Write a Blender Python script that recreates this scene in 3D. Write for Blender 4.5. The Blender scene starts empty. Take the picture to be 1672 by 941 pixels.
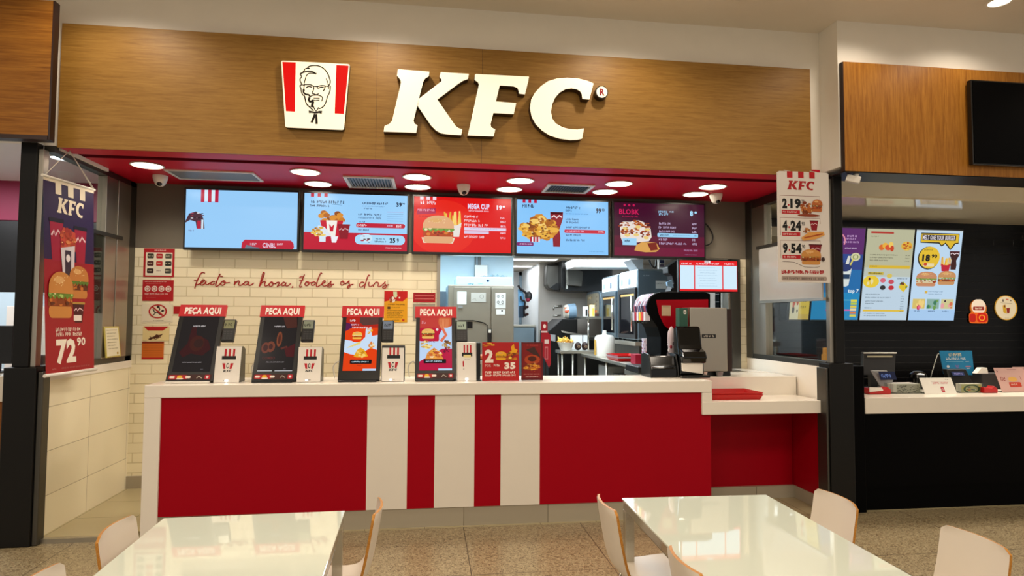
import bpy, bmesh, math, random
from mathutils import Vector, Matrix, Euler

S = bpy.context.scene
COL = S.collection
K = 1.1333                       # all measures below are in units of 1.1333 m
rnd = random.Random(7)

# ------------------------------------------------------------------ camera
FPX = 1037.0
YAW, PITCH, ROLL = (math.radians(a) for a in (7.587, 2.738, 0.328))
EYE = Vector((0, 0, 1.5))
_f = Vector((math.sin(YAW) * math.cos(PITCH), math.cos(YAW) * math.cos(PITCH), math.sin(PITCH)))
_r = Vector((math.cos(YAW), -math.sin(YAW), 0))
_u = _r.cross(_f)
CR = math.cos(ROLL) * _r + math.sin(ROLL) * _u
CU = -math.sin(ROLL) * _r + math.cos(ROLL) * _u
CF = _f


def ray(x, y):
    return CR * ((x - 836) / FPX) - CU * ((y - 470.5) / FPX) + CF


def at(x, y, Y):
    """the point of the plane at distance Y that the photograph shows at pixel x, y"""
    d = ray(x, y)
    return EYE + d * (Y / d.y)


def atz(x, y, z):
    d = ray(x, y)
    return EYE + d * ((z - 1.5) / d.z)


cam = bpy.data.cameras.new('camera')
cam_o = bpy.data.objects.new('camera', cam)
COL.objects.link(cam_o)
cam.sensor_width = 36
cam.lens = 36 * FPX / 1672
cam.clip_start = 0.02
cam_o.matrix_world = Matrix(((CR.x, CU.x, -CF.x, 0), (CR.y, CU.y, -CF.y, 0), (CR.z, CU.z, -CF.z, 1.5 * K), (0, 0, 0, 1)))
S.camera = cam_o
S.view_settings.view_transform = 'Standard'
S.view_settings.look = 'None'
S.view_settings.gamma = 1
S.view_settings.exposure = 0
S.view_settings.use_curve_mapping = False

# ------------------------------------------------------------------ materials
MATS = {}


def lin(c):
    c = c / 255.0
    return c / 12.92 if c <= 0.04045 else ((c + 0.055) / 1.055) ** 2.4


def rgb(h):
    h = h.lstrip('#')
    return tuple(lin(int(h[i:i + 2], 16)) for i in (0, 2, 4)) + (1.0,)


def newmat(name):
    m = bpy.data.materials.new(name)
    m.use_nodes = True
    nt = m.node_tree
    b = nt.nodes['Principled BSDF']
    MATS[name] = m
    return m, nt, b


def plain(name, h, rough=0.5, metal=0.0, spec=0.5, coat=0.0, var=0.06, scale=6.0, bump=0.0, bscale=80.0):
    """a solid colour with a faint procedural unevenness"""
    m, nt, b = newmat(name)
    c = rgb(h)
    b.inputs['Roughness'].default_value = rough
    b.inputs['Metallic'].default_value = metal
    b.inputs['Specular IOR Level'].default_value = spec
    b.inputs['Coat Weight'].default_value = coat
    tc = nt.nodes.new('ShaderNodeTexCoord')
    n = nt.nodes.new('ShaderNodeTexNoise')
    n.inputs['Scale'].default_value = scale
    nt.links.new(tc.outputs['Object'], n.inputs['Vector'])
    mx = nt.nodes.new('ShaderNodeMix')
    mx.data_type = 'RGBA'
    mx.inputs['A'].default_value = tuple(v * (1 - var) for v in c[:3]) + (1,)
    mx.inputs['B'].default_value = tuple(min(1, v * (1 + var)) for v in c[:3]) + (1,)
    nt.links.new(n.outputs['Fac'], mx.inputs['Factor'])
    nt.links.new(mx.outputs['Result'], b.inputs['Base Color'])
    if bump:
        n2 = nt.nodes.new('ShaderNodeTexNoise')
        n2.inputs['Scale'].default_value = bscale
        nt.links.new(tc.outputs['Object'], n2.inputs['Vector'])
        bp = nt.nodes.new('ShaderNodeBump')
        bp.inputs['Strength'].default_value = bump
        bp.inputs['Distance'].default_value = 0.01
        nt.links.new(n2.outputs['Fac'], bp.inputs['Height'])
        nt.links.new(bp.outputs['Normal'], b.inputs['Normal'])
    return m


def glow(h, strength=1.0, rough=0.2, refl=0.3):
    """a screen or lamp colour: gives off light, with glass in front of it"""
    name = 'glow_%s_%g_%g' % (h.lstrip('#'), strength, refl)
    if name not in MATS:
        m, nt, b = newmat(name)
        b.inputs['Base Color'].default_value = (0.004, 0.004, 0.005, 1)
        b.inputs['Emission Color'].default_value = rgb(h)
        b.inputs['Emission Strength'].default_value = strength
        b.inputs['Roughness'].default_value = rough
        b.inputs['Specular IOR Level'].default_value = refl
    return name


def ink(h, rough=0.45):
    name = 'ink_' + h.lstrip('#')
    if name not in MATS:
        m, nt, b = newmat(name)
        b.inputs['Base Color'].default_value = rgb(h)
        b.inputs['Roughness'].default_value = rough
        b.inputs['Specular IOR Level'].default_value = 0.3
    return name


def M(name):
    return MATS[name]


# ------------------------------------------------------------------ things
def tag(o, label=None, cat=None, group=None, kind=None):
    if label:
        o['label'] = label
    if cat:
        o['category'] = cat
    if group:
        o['group'] = group
    if kind:
        o['kind'] = kind
    return o


def thing(name, label, cat, base=(0, 0, 0), group=None):
    o = bpy.data.objects.new(name, None)
    o.empty_display_size = 0.1
    COL.objects.link(o)
    o.location = Vector(base) * K
    return tag(o, label, cat, group)


def copy_tree(o, parent=None):
    c = o.copy()
    COL.objects.link(c)
    if parent is not None:
        c.parent = parent
    for ch in [x for x in bpy.data.objects if x.parent == o]:
        copy_tree(ch, c)
    return c


def wloc(o):
    v = Vector((0, 0, 0))
    while o is not None:
        v = v + o.location
        o = o.parent
    return v


_TXT = {}


def text_mesh(s, bold=0.0):
    key = (s, bold)
    if key not in _TXT:
        cu = bpy.data.curves.new('t', 'FONT')
        cu.body = s
        cu.offset = bold
        cu.space_character = 1.0 + bold * 2.2
        cu.resolution_u = 2
        ob = bpy.data.objects.new('t', cu)
        COL.objects.link(ob)
        dg = bpy.context.evaluated_depsgraph_get()
        me = bpy.data.meshes.new_from_object(ob.evaluated_get(dg))
        vs = [(v.co.x, v.co.y) for v in me.vertices]
        fs = [tuple(p.vertices) for p in me.polygons]
        bpy.data.objects.remove(ob)
        bpy.data.curves.remove(cu)
        bpy.data.meshes.remove(me)
        x0 = min(v[0] for v in vs); x1 = max(v[0] for v in vs)
        y0 = min(v[1] for v in vs); y1 = max(v[1] for v in vs)
        vs = [((x - x0) / (x1 - x0), 1 - (y - y0) / (y1 - y0)) for x, y in vs]
        _TXT[key] = (vs, fs)
    return _TXT[key]


def smooth_path(pts, n=6):
    """Catmull-Rom through the given points"""
    P = [Vector(p) for p in pts]
    if len(P) < 3:
        return P
    out = []
    for i in range(len(P) - 1):
        a = P[i - 1] if i else P[0] * 2 - P[1]
        b, c = P[i], P[i + 1]
        d = P[i + 2] if i + 2 < len(P) else P[-1] * 2 - P[-2]
        for k in range(n):
            t = k / n
            out.append(0.5 * ((2 * b) + (c - a) * t + (2 * a - 5 * b + 4 * c - d) * t * t + (3 * b - a - 3 * c + d) * t ** 3))
    out.append(P[-1])
    return out


def sharpen(bm):
    for e in bm.edges:
        if len(e.link_faces) == 2 and e.calc_face_angle(0.0) > 0.6:
            e.smooth = False


class MB:
    def __init__(self):
        self.v, self.f, self.m, self.sm, self.slots = [], [], [], [], []

    def slot(self, m):
        if m not in self.slots:
            self.slots.append(m)
        return self.slots.index(m)

    def add(self, vs, fs, m, smooth=False):
        o = len(self.v)
        self.v += [Vector(p) for p in vs]
        s = self.slot(m)
        for f in fs:
            self.f.append(tuple(i + o for i in f))
            self.m.append(s)
            self.sm.append(smooth)
        return self

    def box(self, x0, x1, y0, y1, z0, z1, m):
        vs = [(x, y, z) for z in (z0, z1) for y in (y0, y1) for x in (x0, x1)]
        return self.add(vs, [(0, 2, 3, 1), (4, 5, 7, 6), (0, 1, 5, 4), (2, 6, 7, 3), (0, 4, 6, 2), (1, 3, 7, 5)], m)

    def obox(self, c, ex, ey, ez, sx, sy, sz, m):
        c, ex, ey, ez = Vector(c), Vector(ex), Vector(ey), Vector(ez)
        vs = [c + ex * (a * sx / 2) + ey * (b * sy / 2) + ez * (d * sz / 2) for d in (-1, 1) for b in (-1, 1) for a in (-1, 1)]
        return self.add(vs, [(0, 2, 3, 1), (4, 5, 7, 6), (0, 1, 5, 4), (2, 6, 7, 3), (0, 4, 6, 2), (1, 3, 7, 5)], m)

    def quad(self, pts, m):
        return self.add(pts, [tuple(range(len(pts)))], m)

    def prism(self, pts, vec, m, mside=None):
        """a polygon of 3-d points pushed along vec: front, back and sides"""
        pts = [Vector(p) for p in pts]
        vec = Vector(vec)
        n = len(pts)
        self.add(pts, [tuple(range(n))], m)
        self.add([p + vec for p in pts], [tuple(reversed(range(n)))], mside or m)
        self.add(pts + [p + vec for p in pts], [(i, i + n, (i + 1) % n + n, (i + 1) % n) for i in range(n)], mside or m)
        return self

    def tube(self, pts, r, m, n=8, cap=True):
        P = [Vector(p) for p in pts]
        rs = r if isinstance(r, (list, tuple)) else [r] * len(P)
        vs, fs = [], []
        up = None
        for i, p in enumerate(P):
            d = (P[min(i + 1, len(P) - 1)] - P[max(i - 1, 0)])
            d = d.normalized() if d.length > 1e-9 else Vector((0, 0, 1))
            if up is None:
                up = Vector((0, 0, 1)) if abs(d.z) < 0.9 else Vector((1, 0, 0))
            a = d.cross(up)
            a = a.normalized() if a.length > 1e-6 else Vector((1, 0, 0))
            b = a.cross(d).normalized()
            up = b
            for k in range(n):
                t = 2 * math.pi * k / n
                vs.append(p + a * (math.cos(t) * rs[i]) + b * (math.sin(t) * rs[i]))
        for i in range(len(P) - 1):
            for k in range(n):
                fs.append((i * n + k, i * n + (k + 1) % n, (i + 1) * n + (k + 1) % n, (i + 1) * n + k))
        self.add(vs, fs, m, True)
        if cap:
            self.add(vs[:n], [tuple(reversed(range(n)))], m)
            self.add(vs[-n:], [tuple(range(n))], m)
        return self

    def cyl(self, p0, p1, r, m, n=20):
        return self.tube([p0, p1], r, m, n)

    def lathe(self, prof, c, m, n=24, smooth=True, sx=1.0, sy=1.0, cap=True):
        c = Vector(c)
        vs = [c + Vector((math.cos(2 * math.pi * k / n) * r * sx, math.sin(2 * math.pi * k / n) * r * sy, z)) for r, z in prof for k in range(n)]
        fs = [(i * n + k, i * n + (k + 1) % n, (i + 1) * n + (k + 1) % n, (i + 1) * n + k) for i in range(len(prof) - 1) for k in range(n)]
        self.add(vs, fs, m, smooth)
        if cap and prof[0][0] > 1e-6:
            self.add(vs[:n], [tuple(reversed(range(n)))], m)
        if cap and prof[-1][0] > 1e-6:
            self.add(vs[-n:], [tuple(range(n))], m)
        return self

    def ball(self, c, rx, ry, rz, m, n=14, k=8):
        prof = [(math.sin(math.pi * i / k), -math.cos(math.pi * i / k)) for i in range(k + 1)]
        c = Vector(c)
        vs = [c + Vector((math.cos(2 * math.pi * j / n) * r * rx, math.sin(2 * math.pi * j / n) * r * ry, z * rz)) for r, z in prof for j in range(n)]
        fs = [(i * n + j, i * n + (j + 1) % n, (i + 1) * n + (j + 1) % n, (i + 1) * n + j) for i in range(k) for j in range(n)]
        return self.add(vs, fs, m, True)

    def build(self, name, parent=None, bevel=0.0, seg=2, label=None, cat=None, group=None, kind=None):
        if parent is not None:
            org = wloc(parent)
        else:
            xs = [p.x for p in self.v]; ys = [p.y for p in self.v]; zs = [p.z for p in self.v]
            org = Vector(((min(xs) + max(xs)) / 2, (min(ys) + max(ys)) / 2, min(zs))) * K
        me = bpy.data.meshes.new(name)
        me.from_pydata([tuple(p * K - org) for p in self.v], [], self.f)
        for s in self.slots:
            me.materials.append(MATS[s])
        me.polygons.foreach_set('material_index', self.m)
        me.polygons.foreach_set('use_smooth', self.sm)
        me.update()
        bm = bmesh.new()
        bm.from_mesh(me)
        bmesh.ops.remove_doubles(bm, verts=bm.verts, dist=1e-6)
        sharpen(bm)
        bm.to_mesh(me)
        bm.free()
        o = bpy.data.objects.new(name, me)
        COL.objects.link(o)
        if parent is not None:
            o.parent = parent
        else:
            o.location = org
        if bevel:
            b = o.modifiers.new('bevel', 'BEVEL')
            b.width = bevel * K
            b.segments = seg
            b.limit_method = 'ANGLE'
            b.angle_limit = math.radians(40)
        return tag(o, label, cat, group, kind)


def clip01(q, fs):
    """cut faces off at the panel's own border"""
    if all(-1e-6 <= u <= 1.000001 and -1e-6 <= v <= 1.000001 for u, v in q):
        return q, fs
    Q, F = [], []
    for f in fs:
        p = [q[i] for i in f]
        for ax, lim, sg in ((0, 0.0, 1), (0, 1.0, -1), (1, 0.0, 1), (1, 1.0, -1)):
            o = []
            for i in range(len(p)):
                s, e = p[i - 1], p[i]
                ins, ine = (s[ax] - lim) * sg >= 0, (e[ax] - lim) * sg >= 0
                if ins != ine:
                    t = (lim - s[ax]) / (e[ax] - s[ax])
                    o.append((s[0] + (e[0] - s[0]) * t, s[1] + (e[1] - s[1]) * t))
                if ine:
                    o.append(e)
            p = o
            if not p:
                break
        if len(p) > 2:
            F.append(tuple(range(len(Q), len(Q) + len(p))))
            Q += p
    return Q, F


class G:
    """flat artwork on a panel: u runs right, v runs down, both 0..1; each shape lies a hair above those under it"""
    STEP = 0.0004

    def __init__(self, mb, o, eu, ev, mode, seen=None, win=(0, 0, 1, 1), strength=1.0, refl=0.3):
        self.mb, self.o, self.eu, self.ev, self.mode = mb, Vector(o), Vector(eu), Vector(ev), mode
        self.n = self.ev.cross(self.eu).normalized()
        self.seen = [] if seen is None else seen
        self.w = win
        self.st = strength
        self.rf = refl

    def sub(self, u0, v0, u1, v1):
        a, b, c, d = self.w
        return G(self.mb, self.o, self.eu, self.ev, self.mode, self.seen,
                 (a + (c - a) * u0, b + (d - b) * v0, a + (c - a) * u1, b + (d - b) * v1), self.st, self.rf)

    def mat(self, h):
        if h in MATS:
            return h
        return glow(h, self.st, refl=self.rf) if self.mode == 'E' else ink(h)

    def raw(self, uv, fs, h):
        a, b, c, d = self.w
        q = [(a + (c - a) * u, b + (d - b) * v) for u, v in uv]
        q, fs = clip01(q, fs)
        if not q:
            return
        bb = (min(p[0] for p in q), min(p[1] for p in q), max(p[0] for p in q), max(p[1] for p in q))
        lv = 1
        for (x0, y0, x1, y1), l in self.seen:
            if l >= lv and x0 < bb[2] and x1 > bb[0] and y0 < bb[3] and y1 > bb[1]:
                lv = l + 1
        self.seen.append((bb, lv))
        off = self.n * (lv * self.STEP)
        self.mb.add([self.o + self.eu * u + self.ev * v + off for u, v in q], fs, self.mat(h))

    def poly(self, uv, h):
        self.raw(uv, [tuple(reversed(range(len(uv))))], h)

    def rect(self, u0, v0, u1, v1, h):
        self.poly([(u0, v0), (u1, v0), (u1, v1), (u0, v1)], h)

    def ell(self, u, v, ru, rv, h, a0=0.0, a1=2 * math.pi, n=20):
        self.poly([(u + ru * math.cos(a0 + (a1 - a0) * k / n), v + rv * math.sin(a0 + (a1 - a0) * k / n)) for k in range(n + (0 if a1 - a0 > 6.28 else 1))], h)

    def ring(self, u, v, ru, rv, t, h, n=28):
        """t: ring thickness as a share of the radius"""
        o = [(u + ru * math.cos(2 * math.pi * k / n), v + rv * math.sin(2 * math.pi * k / n)) for k in range(n)]
        i = [(u + ru * (1 - t) * math.cos(2 * math.pi * k / n), v + rv * (1 - t) * math.sin(2 * math.pi * k / n)) for k in range(n)]
        self.raw(o + i, [(k, k + n, (k + 1) % n + n, (k + 1) % n) for k in range(n)], h)

    def rrect(self, u0, v0, u1, v1, ru, rv, h):
        p = []
        for cu, cv, s in ((u1 - ru, v0 + rv, -90), (u1 - ru, v1 - rv, 0), (u0 + ru, v1 - rv, 90), (u0 + ru, v0 + rv, 180)):
            for k in range(5):
                t = math.radians(s + 22.5 * k)
                p.append((cu + ru * math.cos(t), cv + rv * math.sin(t)))
        self.poly(p, h)

    def text(self, s, u0, v0, u1, v1, h, bold=0.02):
        vs, fs = text_mesh(s, bold)
        self.raw([(u0 + (u1 - u0) * x, v0 + (v1 - v0) * y) for x, y in vs], fs, h)

    def line(self, pts, w, h, asp=None):
        """a stroke of width w (share of the panel's v extent)"""
        a, b, c, d = self.w
        W = self.eu.length * (c - a)
        H = self.ev.length * (d - b)
        P = [Vector((u * W, v * H)) for u, v in pts]
        w = w * H
        L, R = [], []
        for i, p in enumerate(P):
            t = P[min(i + 1, len(P) - 1)] - P[max(i - 1, 0)]
            t = t.normalized() if t.length > 1e-9 else Vector((1, 0))
            nn = Vector((-t.y, t.x)) * (w / 2)
            L.append(p + nn); R.append(p - nn)
        n = len(P)
        self.raw([(p.x / W, p.y / H) for p in L + R], [(i, i + 1, i + 1 + n, i + n) for i in range(n - 1)], h)

    def bars(self, u0, v0, u1, v1, h, seed=1, gap=0.012):
        """a line of print too small to read: word-length groups of broken strokes"""
        r = random.Random(seed * 31 + int(u0 * 1000))
        vs, fs = [], []
        u = u0
        hgt = v1 - v0
        a, b, c, d = self.w
        cw = hgt * 0.72 * self.ev.length * (d - b) / (self.eu.length * (c - a))
        while u < u1 - cw:
            for k in range(r.randint(2, 8)):
                if u > u1 - cw:
                    break
                st = [r.choice([(0, 0, .3, 1), (0, .15, .3, .9), (.35, 0, .65, 1)]), r.choice([(.7, 0, 1, 1), (.7, .4, 1, 1), (.7, 0, 1, .6), (.3, .35, 1, .6)]), r.choice([(.25, .0, .8, .22), (.25, .78, .8, 1), (.25, .38, .8, .62)])]
                for (x0, y0, x1, y1) in st:
                    i = len(vs)
                    p, q = u + cw * 0.8 * x0, u + cw * 0.8 * x1
                    vs += [(p, v0 + hgt * y0), (q, v0 + hgt * y0), (q, v0 + hgt * y1), (p, v0 + hgt * y1)]
                    fs.append((i + 3, i + 2, i + 1, i))
                u += cw
            u += cw * 0.7
        if vs:
            self.raw(vs, fs, h)


# ------------------------------------------------------------------ letter shapes traced in the lettering's own 0..1 box
K_RAW = [[(163, 58), (170, 53), (383, 70), (378, 104), (352, 120), (340, 140), (310, 258), (298, 310), (274, 405), (280, 425), (301, 437), (292, 490), (67, 482), (73, 440), (105, 428), (125, 405), (185, 150), (183, 130), (170, 112), (158, 100)],
         [(308, 256), (462, 136), (463, 126), (452, 113), (450, 100), (458, 73), (652, 85), (645, 122), (610, 135), (575, 158), (437, 262), (560, 440), (580, 455), (608, 465), (598, 507), (500, 500), (460, 494), (425, 474), (390, 438), (345, 372), (300, 306)]]
F_RAW = [[(690, 92), (700, 86), (1062, 104), (1057, 135), (1034, 228), (990, 222), (990, 205), (980, 182), (955, 173), (862, 166), (836, 273), (975, 285), (957, 362), (818, 355), (800, 430), (804, 450), (832, 465), (820, 515), (640, 508), (650, 468), (718, 160), (712, 145), (688, 128)]]
C_RAW = [[(1503, 150), (1474, 263), (1424, 258), (1420, 225), (1408, 205), (1385, 192), (1350, 186), (1310, 192), (1270, 215), (1240, 250), (1220, 295), (1212, 345), (1220, 390), (1245, 425), (1290, 450), (1340, 463), (1390, 465), (1438, 457), (1424, 530), (1390, 538), (1340, 540), (1270, 530), (1205, 510), (1150, 475), (1105, 430), (1078, 380), (1066, 320), (1075, 260), (1100, 215), (1140, 170), (1190, 135), (1250, 117), (1320, 111), (1400, 117), (1460, 132)]]


def _flat(raw):            # take out the slope the facade's perspective gives the traced line
    return [[(x, y - (x - 67) * 0.0390) for x, y in p] for p in raw]


WORD = [_flat(K_RAW), _flat(F_RAW), _flat(C_RAW)]


def word_kfc(g, u0, v0, u1, v1, h):
    for letter in WORD:
        for p in letter:
            g.poly([(u0 + (u1 - u0) * (x - 67) / 1436, v0 + (v1 - v0) * (y - 50) / 435) for x, y in p], h)


# ------------------------------------------------------------------ little pictures used on boards, screens and prints
def pic_bits(g, n, cols, seed, size=0.06, box=(0, 0, 1, 1)):
    r = random.Random(seed)
    for i in range(n):
        u = box[0] + (box[2] - box[0]) * r.random(); v = box[1] + (box[3] - box[1]) * r.random()
        s = size * r.uniform(0.6, 1.2)
        g.ell(u, v, s, s * r.uniform(0.5, 0.9), r.choice(cols), n=7)


def pic_burger(g, bun='C98A4E', fill='7A3B16', green='7FA33A', seed=1, tall=False):
    g.rrect(0.03, 0.72, 0.97, 1.0, 0.12, 0.12, bun)
    if tall:
        pts = [(0.0, 0.75)] + [(k / 10, 0.44 + 0.03 * (k % 2)) for k in range(11)] + [(1.0, 0.75)]
        g.poly(pts, fill)
        pic_bits(g, 26, ['A04A18', '5E2A0C', 'C8702A', '8A3A14'], seed, 0.07, (0.05, 0.5, 0.95, 0.72))
    else:
        g.rect(0.02, 0.58, 0.98, 0.76, fill)
        pic_bits(g, 14, ['B0461A', 'D9792E', '8A2A10'], seed, 0.06, (0.05, 0.6, 0.95, 0.74))
    g.poly([(-0.02, 0.5)] + [(k / 12, 0.60 if k % 2 else 0.53) for k in range(13)] + [(1.02, 0.5), (0.95, 0.42), (0.05, 0.42)], green)
    pic_bits(g, 8, ['A9C76A', 'E8E2B0', '5E8428'], seed + 3, 0.05, (0.05, 0.46, 0.95, 0.54))
    g.poly([(0.02, 0.47)] + [(0.5 - 0.5 * math.cos(math.pi * k / 14), 0.44 - 0.44 * math.sin(math.pi * k / 14) ** 0.75) for k in range(15)] + [(0.98, 0.47)], bun)
    g.ell(0.42, 0.18, 0.2, 0.08, 'DDA868')
    r = random.Random(seed)
    for k in range(12):
        g.ell(0.2 + 0.6 * r.random(), 0.08 + 0.24 * r.random(), 0.018, 0.012, 'F2DDA8', n=5)


def pic_fries(g, box='C8102E', seed=2):
    r = random.Random(seed)
    for k in range(11):
        u = 0.08 + 0.84 * k / 10
        t = r.uniform(-0.02, 0.22)
        x = u + r.uniform(-0.1, 0.1)
        g.poly([(u - 0.04, 0.62), (x - 0.04, t), (x + 0.05, t), (u + 0.05, 0.62)], r.choice(['F0C24A', 'E2A72E', 'F7D775']))
    g.poly([(0.02, 0.45), (0.3, 0.56), (0.7, 0.56), (0.98, 0.45), (0.85, 1.0), (0.15, 1.0)], box)


def pic_bucket(g, seed=3, red='C8102E', white='F2EEE4'):
    r = random.Random(seed)
    for k in range(16):
        u, v = 0.08 + 0.84 * r.random(), 0.05 + 0.32 * r.random()
        g.ell(u, v, 0.13, 0.1, r.choice(['B5651D', 'D98F2E', 'C77B22', '8F4812']), n=9)
    g.poly([(0.04, 0.36), (0.96, 0.36), (0.82, 1.0), (0.18, 1.0)], white)
    for a in (0.0, 0.72):
        g.poly([(0.04 + a * 0.92 + 0.01, 0.36), (0.04 + (a + 0.26) * 0.92 + 0.01, 0.36), (0.19 + (a + 0.26) * 0.63, 1.0), (0.19 + a * 0.63, 1.0)], red)
    g.poly([(0.4, 0.5), (0.5, 0.62), (0.6, 0.5), (0.56, 0.8), (0.44, 0.8)], red)


def pic_cup(g, col='7A0F22', lid='3A0A12'):
    g.poly([(0.0, 0.05), (1.0, 0.05), (0.82, 1.0), (0.18, 1.0)], col)
    g.rrect(-0.04, 0.0, 1.04, 0.1, 0.05, 0.04, lid)
    g.line([(0.12, 0.42), (0.3, 0.3), (0.42, 0.42), (0.6, 0.28), (0.88, 0.4)], 0.05, 'E8C8CC')


def pic_glass(g, col='8C1022'):
    g.poly([(0.0, 0.0), (1.0, 0.0), (0.98, 0.2), (0.72, 0.5), (0.8, 0.75), (0.76, 1.0), (0.24, 1.0), (0.2, 0.75), (0.28, 0.5), (0.02, 0.2)], col)
    g.rect(0.04, 0.0, 0.96, 0.07, '4A0812')
    g.line([(0.1, 0.16), (0.3, 0.1), (0.5, 0.17), (0.7, 0.1), (0.92, 0.15)], 0.04, 'F0D8DC')


def pic_chicken(g, seed=5, cols=('B5651D', 'D98F2E', 'C77B22', '8F4812', 'E6A94A'), n=26):
    r = random.Random(seed)
    for k in range(n):
        t = 2 * math.pi * r.random()
        q = math.sqrt(r.random())
        g.ell(0.5 + 0.42 * q * math.cos(t), 0.55 + 0.4 * q * math.sin(t), 0.14 * r.uniform(0.6, 1.2), 0.11 * r.uniform(0.6, 1.2), r.choice(cols), n=7)
    for k in range(n):
        t = 2 * math.pi * r.random()
        q = math.sqrt(r.random())
        g.ell(0.5 + 0.46 * q * math.cos(t), 0.55 + 0.42 * q * math.sin(t), 0.035, 0.028, r.choice(['6A3410', 'F4D488', cols[0], '8A4A18']), n=5)


def stripes3(g, u0, v0, u1, v1, h):
    w = (u1 - u0) / 5
    for k in range(3):
        g.rect(u0 + 2 * k * w, v0, u0 + (2 * k + 1) * w, v1, h)
WORLD, P_HALL, P_WASH, P_DOWN, P_SOFFIT, P_KIT, P_NR, P_NL = 0.50, 64, 60, 38, 34, 125, 100, 90
# ================================================================== materials of the place
def wood(name, c1, c2, axis, rough=0.38, stretch=14.0, scale=2.2):
    m, nt, b = newmat(name)
    g = nt.nodes.new('ShaderNodeNewGeometry')
    mp = nt.nodes.new('ShaderNodeMapping')
    sc = [stretch * scale] * 3
    sc['XYZ'.index(axis)] = scale
    mp.inputs['Scale'].default_value = sc
    nt.links.new(g.outputs['Position'], mp.inputs['Vector'])
    n1 = nt.nodes.new('ShaderNodeTexNoise'); n1.inputs['Scale'].default_value = 1.0; n1.inputs['Detail'].default_value = 6; n1.inputs['Distortion'].default_value = 0.6
    n2 = nt.nodes.new('ShaderNodeTexNoise'); n2.inputs['Scale'].default_value = 5.0; n2.inputs['Detail'].default_value = 3
    for n in (n1, n2):
        nt.links.new(mp.outputs['Vector'], n.inputs['Vector'])
    ad = nt.nodes.new('ShaderNodeMath'); ad.operation = 'MULTIPLY_ADD'; ad.inputs[1].default_value = 0.35
    nt.links.new(n2.outputs['Fac'], ad.inputs[0]); nt.links.new(n1.outputs['Fac'], ad.inputs[2])
    cr = nt.nodes.new('ShaderNodeValToRGB')
    cr.color_ramp.elements[0].position = 0.42; cr.color_ramp.elements[0].color = rgb(c1)
    cr.color_ramp.elements[1].position = 0.92; cr.color_ramp.elements[1].color = rgb(c2)
    nt.links.new(ad.outputs[0], cr.inputs['Fac'])
    nt.links.new(cr.outputs['Color'], b.inputs['Base Color'])
    b.inputs['Roughness'].default_value = rough
    b.inputs['Specular IOR Level'].default_value = 0.35


def bricks(name, tile, mortar, w, h, ax, off, phase=(0, 0), msize=0.006, rough=0.25, bump=0.6, var=0.05, smooth=0.3, spec=0.5):
    m, nt, b = newmat(name)
    g = nt.nodes.new('ShaderNodeNewGeometry')
    sp = nt.nodes.new('ShaderNodeSeparateXYZ'); nt.links.new(g.outputs['Position'], sp.inputs[0])
    cb = nt.nodes.new('ShaderNodeCombineXYZ')
    for i, a in enumerate(ax):
        s = nt.nodes.new('ShaderNodeMath'); s.operation = 'SUBTRACT'; s.inputs[1].default_value = phase[i] * K
        nt.links.new(sp.outputs['XYZ'.index(a)], s.inputs[0]); nt.links.new(s.outputs[0], cb.inputs[i])
    br = nt.nodes.new('ShaderNodeTexBrick')
    br.offset = off
    br.inputs['Scale'].default_value = 1
    br.inputs['Brick Width'].default_value = w * K
    br.inputs['Row Height'].default_value = h * K
    br.inputs['Mortar Size'].default_value = msize * K
    br.inputs['Mortar Smooth'].default_value = smooth
    c = rgb(tile)
    br.inputs['Color1'].default_value = tuple(v * (1 - var) for v in c[:3]) + (1,)
    br.inputs['Color2'].default_value = tuple(min(1, v * (1 + var)) for v in c[:3]) + (1,)
    br.inputs['Mortar'].default_value = rgb(mortar)
    nt.links.new(cb.outputs[0], br.inputs['Vector'])
    nt.links.new(br.outputs['Color'], b.inputs['Base Color'])
    iv = nt.nodes.new('ShaderNodeMath'); iv.operation = 'SUBTRACT'; iv.inputs[0].default_value = 1.0
    nt.links.new(br.outputs['Fac'], iv.inputs[1])
    bp = nt.nodes.new('ShaderNodeBump'); bp.inputs['Strength'].default_value = bump; bp.inputs['Distance'].default_value = 0.006
    nt.links.new(iv.outputs[0], bp.inputs['Height']); nt.links.new(bp.outputs['Normal'], b.inputs['Normal'])
    b.inputs['Roughness'].default_value = rough
    b.inputs['Specular IOR Level'].default_value = spec


def steel(name, h, axis='X', rough=0.32):
    m, nt, b = newmat(name)
    tc = nt.nodes.new('ShaderNodeTexCoord')
    mp = nt.nodes.new('ShaderNodeMapping')
    sc = [120.0] * 3
    sc['XYZ'.index(axis)] = 1.5
    mp.inputs['Scale'].default_value = sc
    nt.links.new(tc.outputs['Object'], mp.inputs['Vector'])
    n = nt.nodes.new('ShaderNodeTexNoise'); n.inputs['Scale'].default_value = 1; n.inputs['Detail'].default_value = 3
    nt.links.new(mp.outputs['Vector'], n.inputs['Vector'])
    mr = nt.nodes.new('ShaderNodeMapRange'); mr.inputs['To Min'].default_value = rough - 0.08; mr.inputs['To Max'].default_value = rough + 0.1
    nt.links.new(n.outputs['Fac'], mr.inputs['Value']); nt.links.new(mr.outputs['Result'], b.inputs['Roughness'])
    b.inputs['Base Color'].default_value = rgb(h)
    b.inputs['Metallic'].default_value = 0.92


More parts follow.
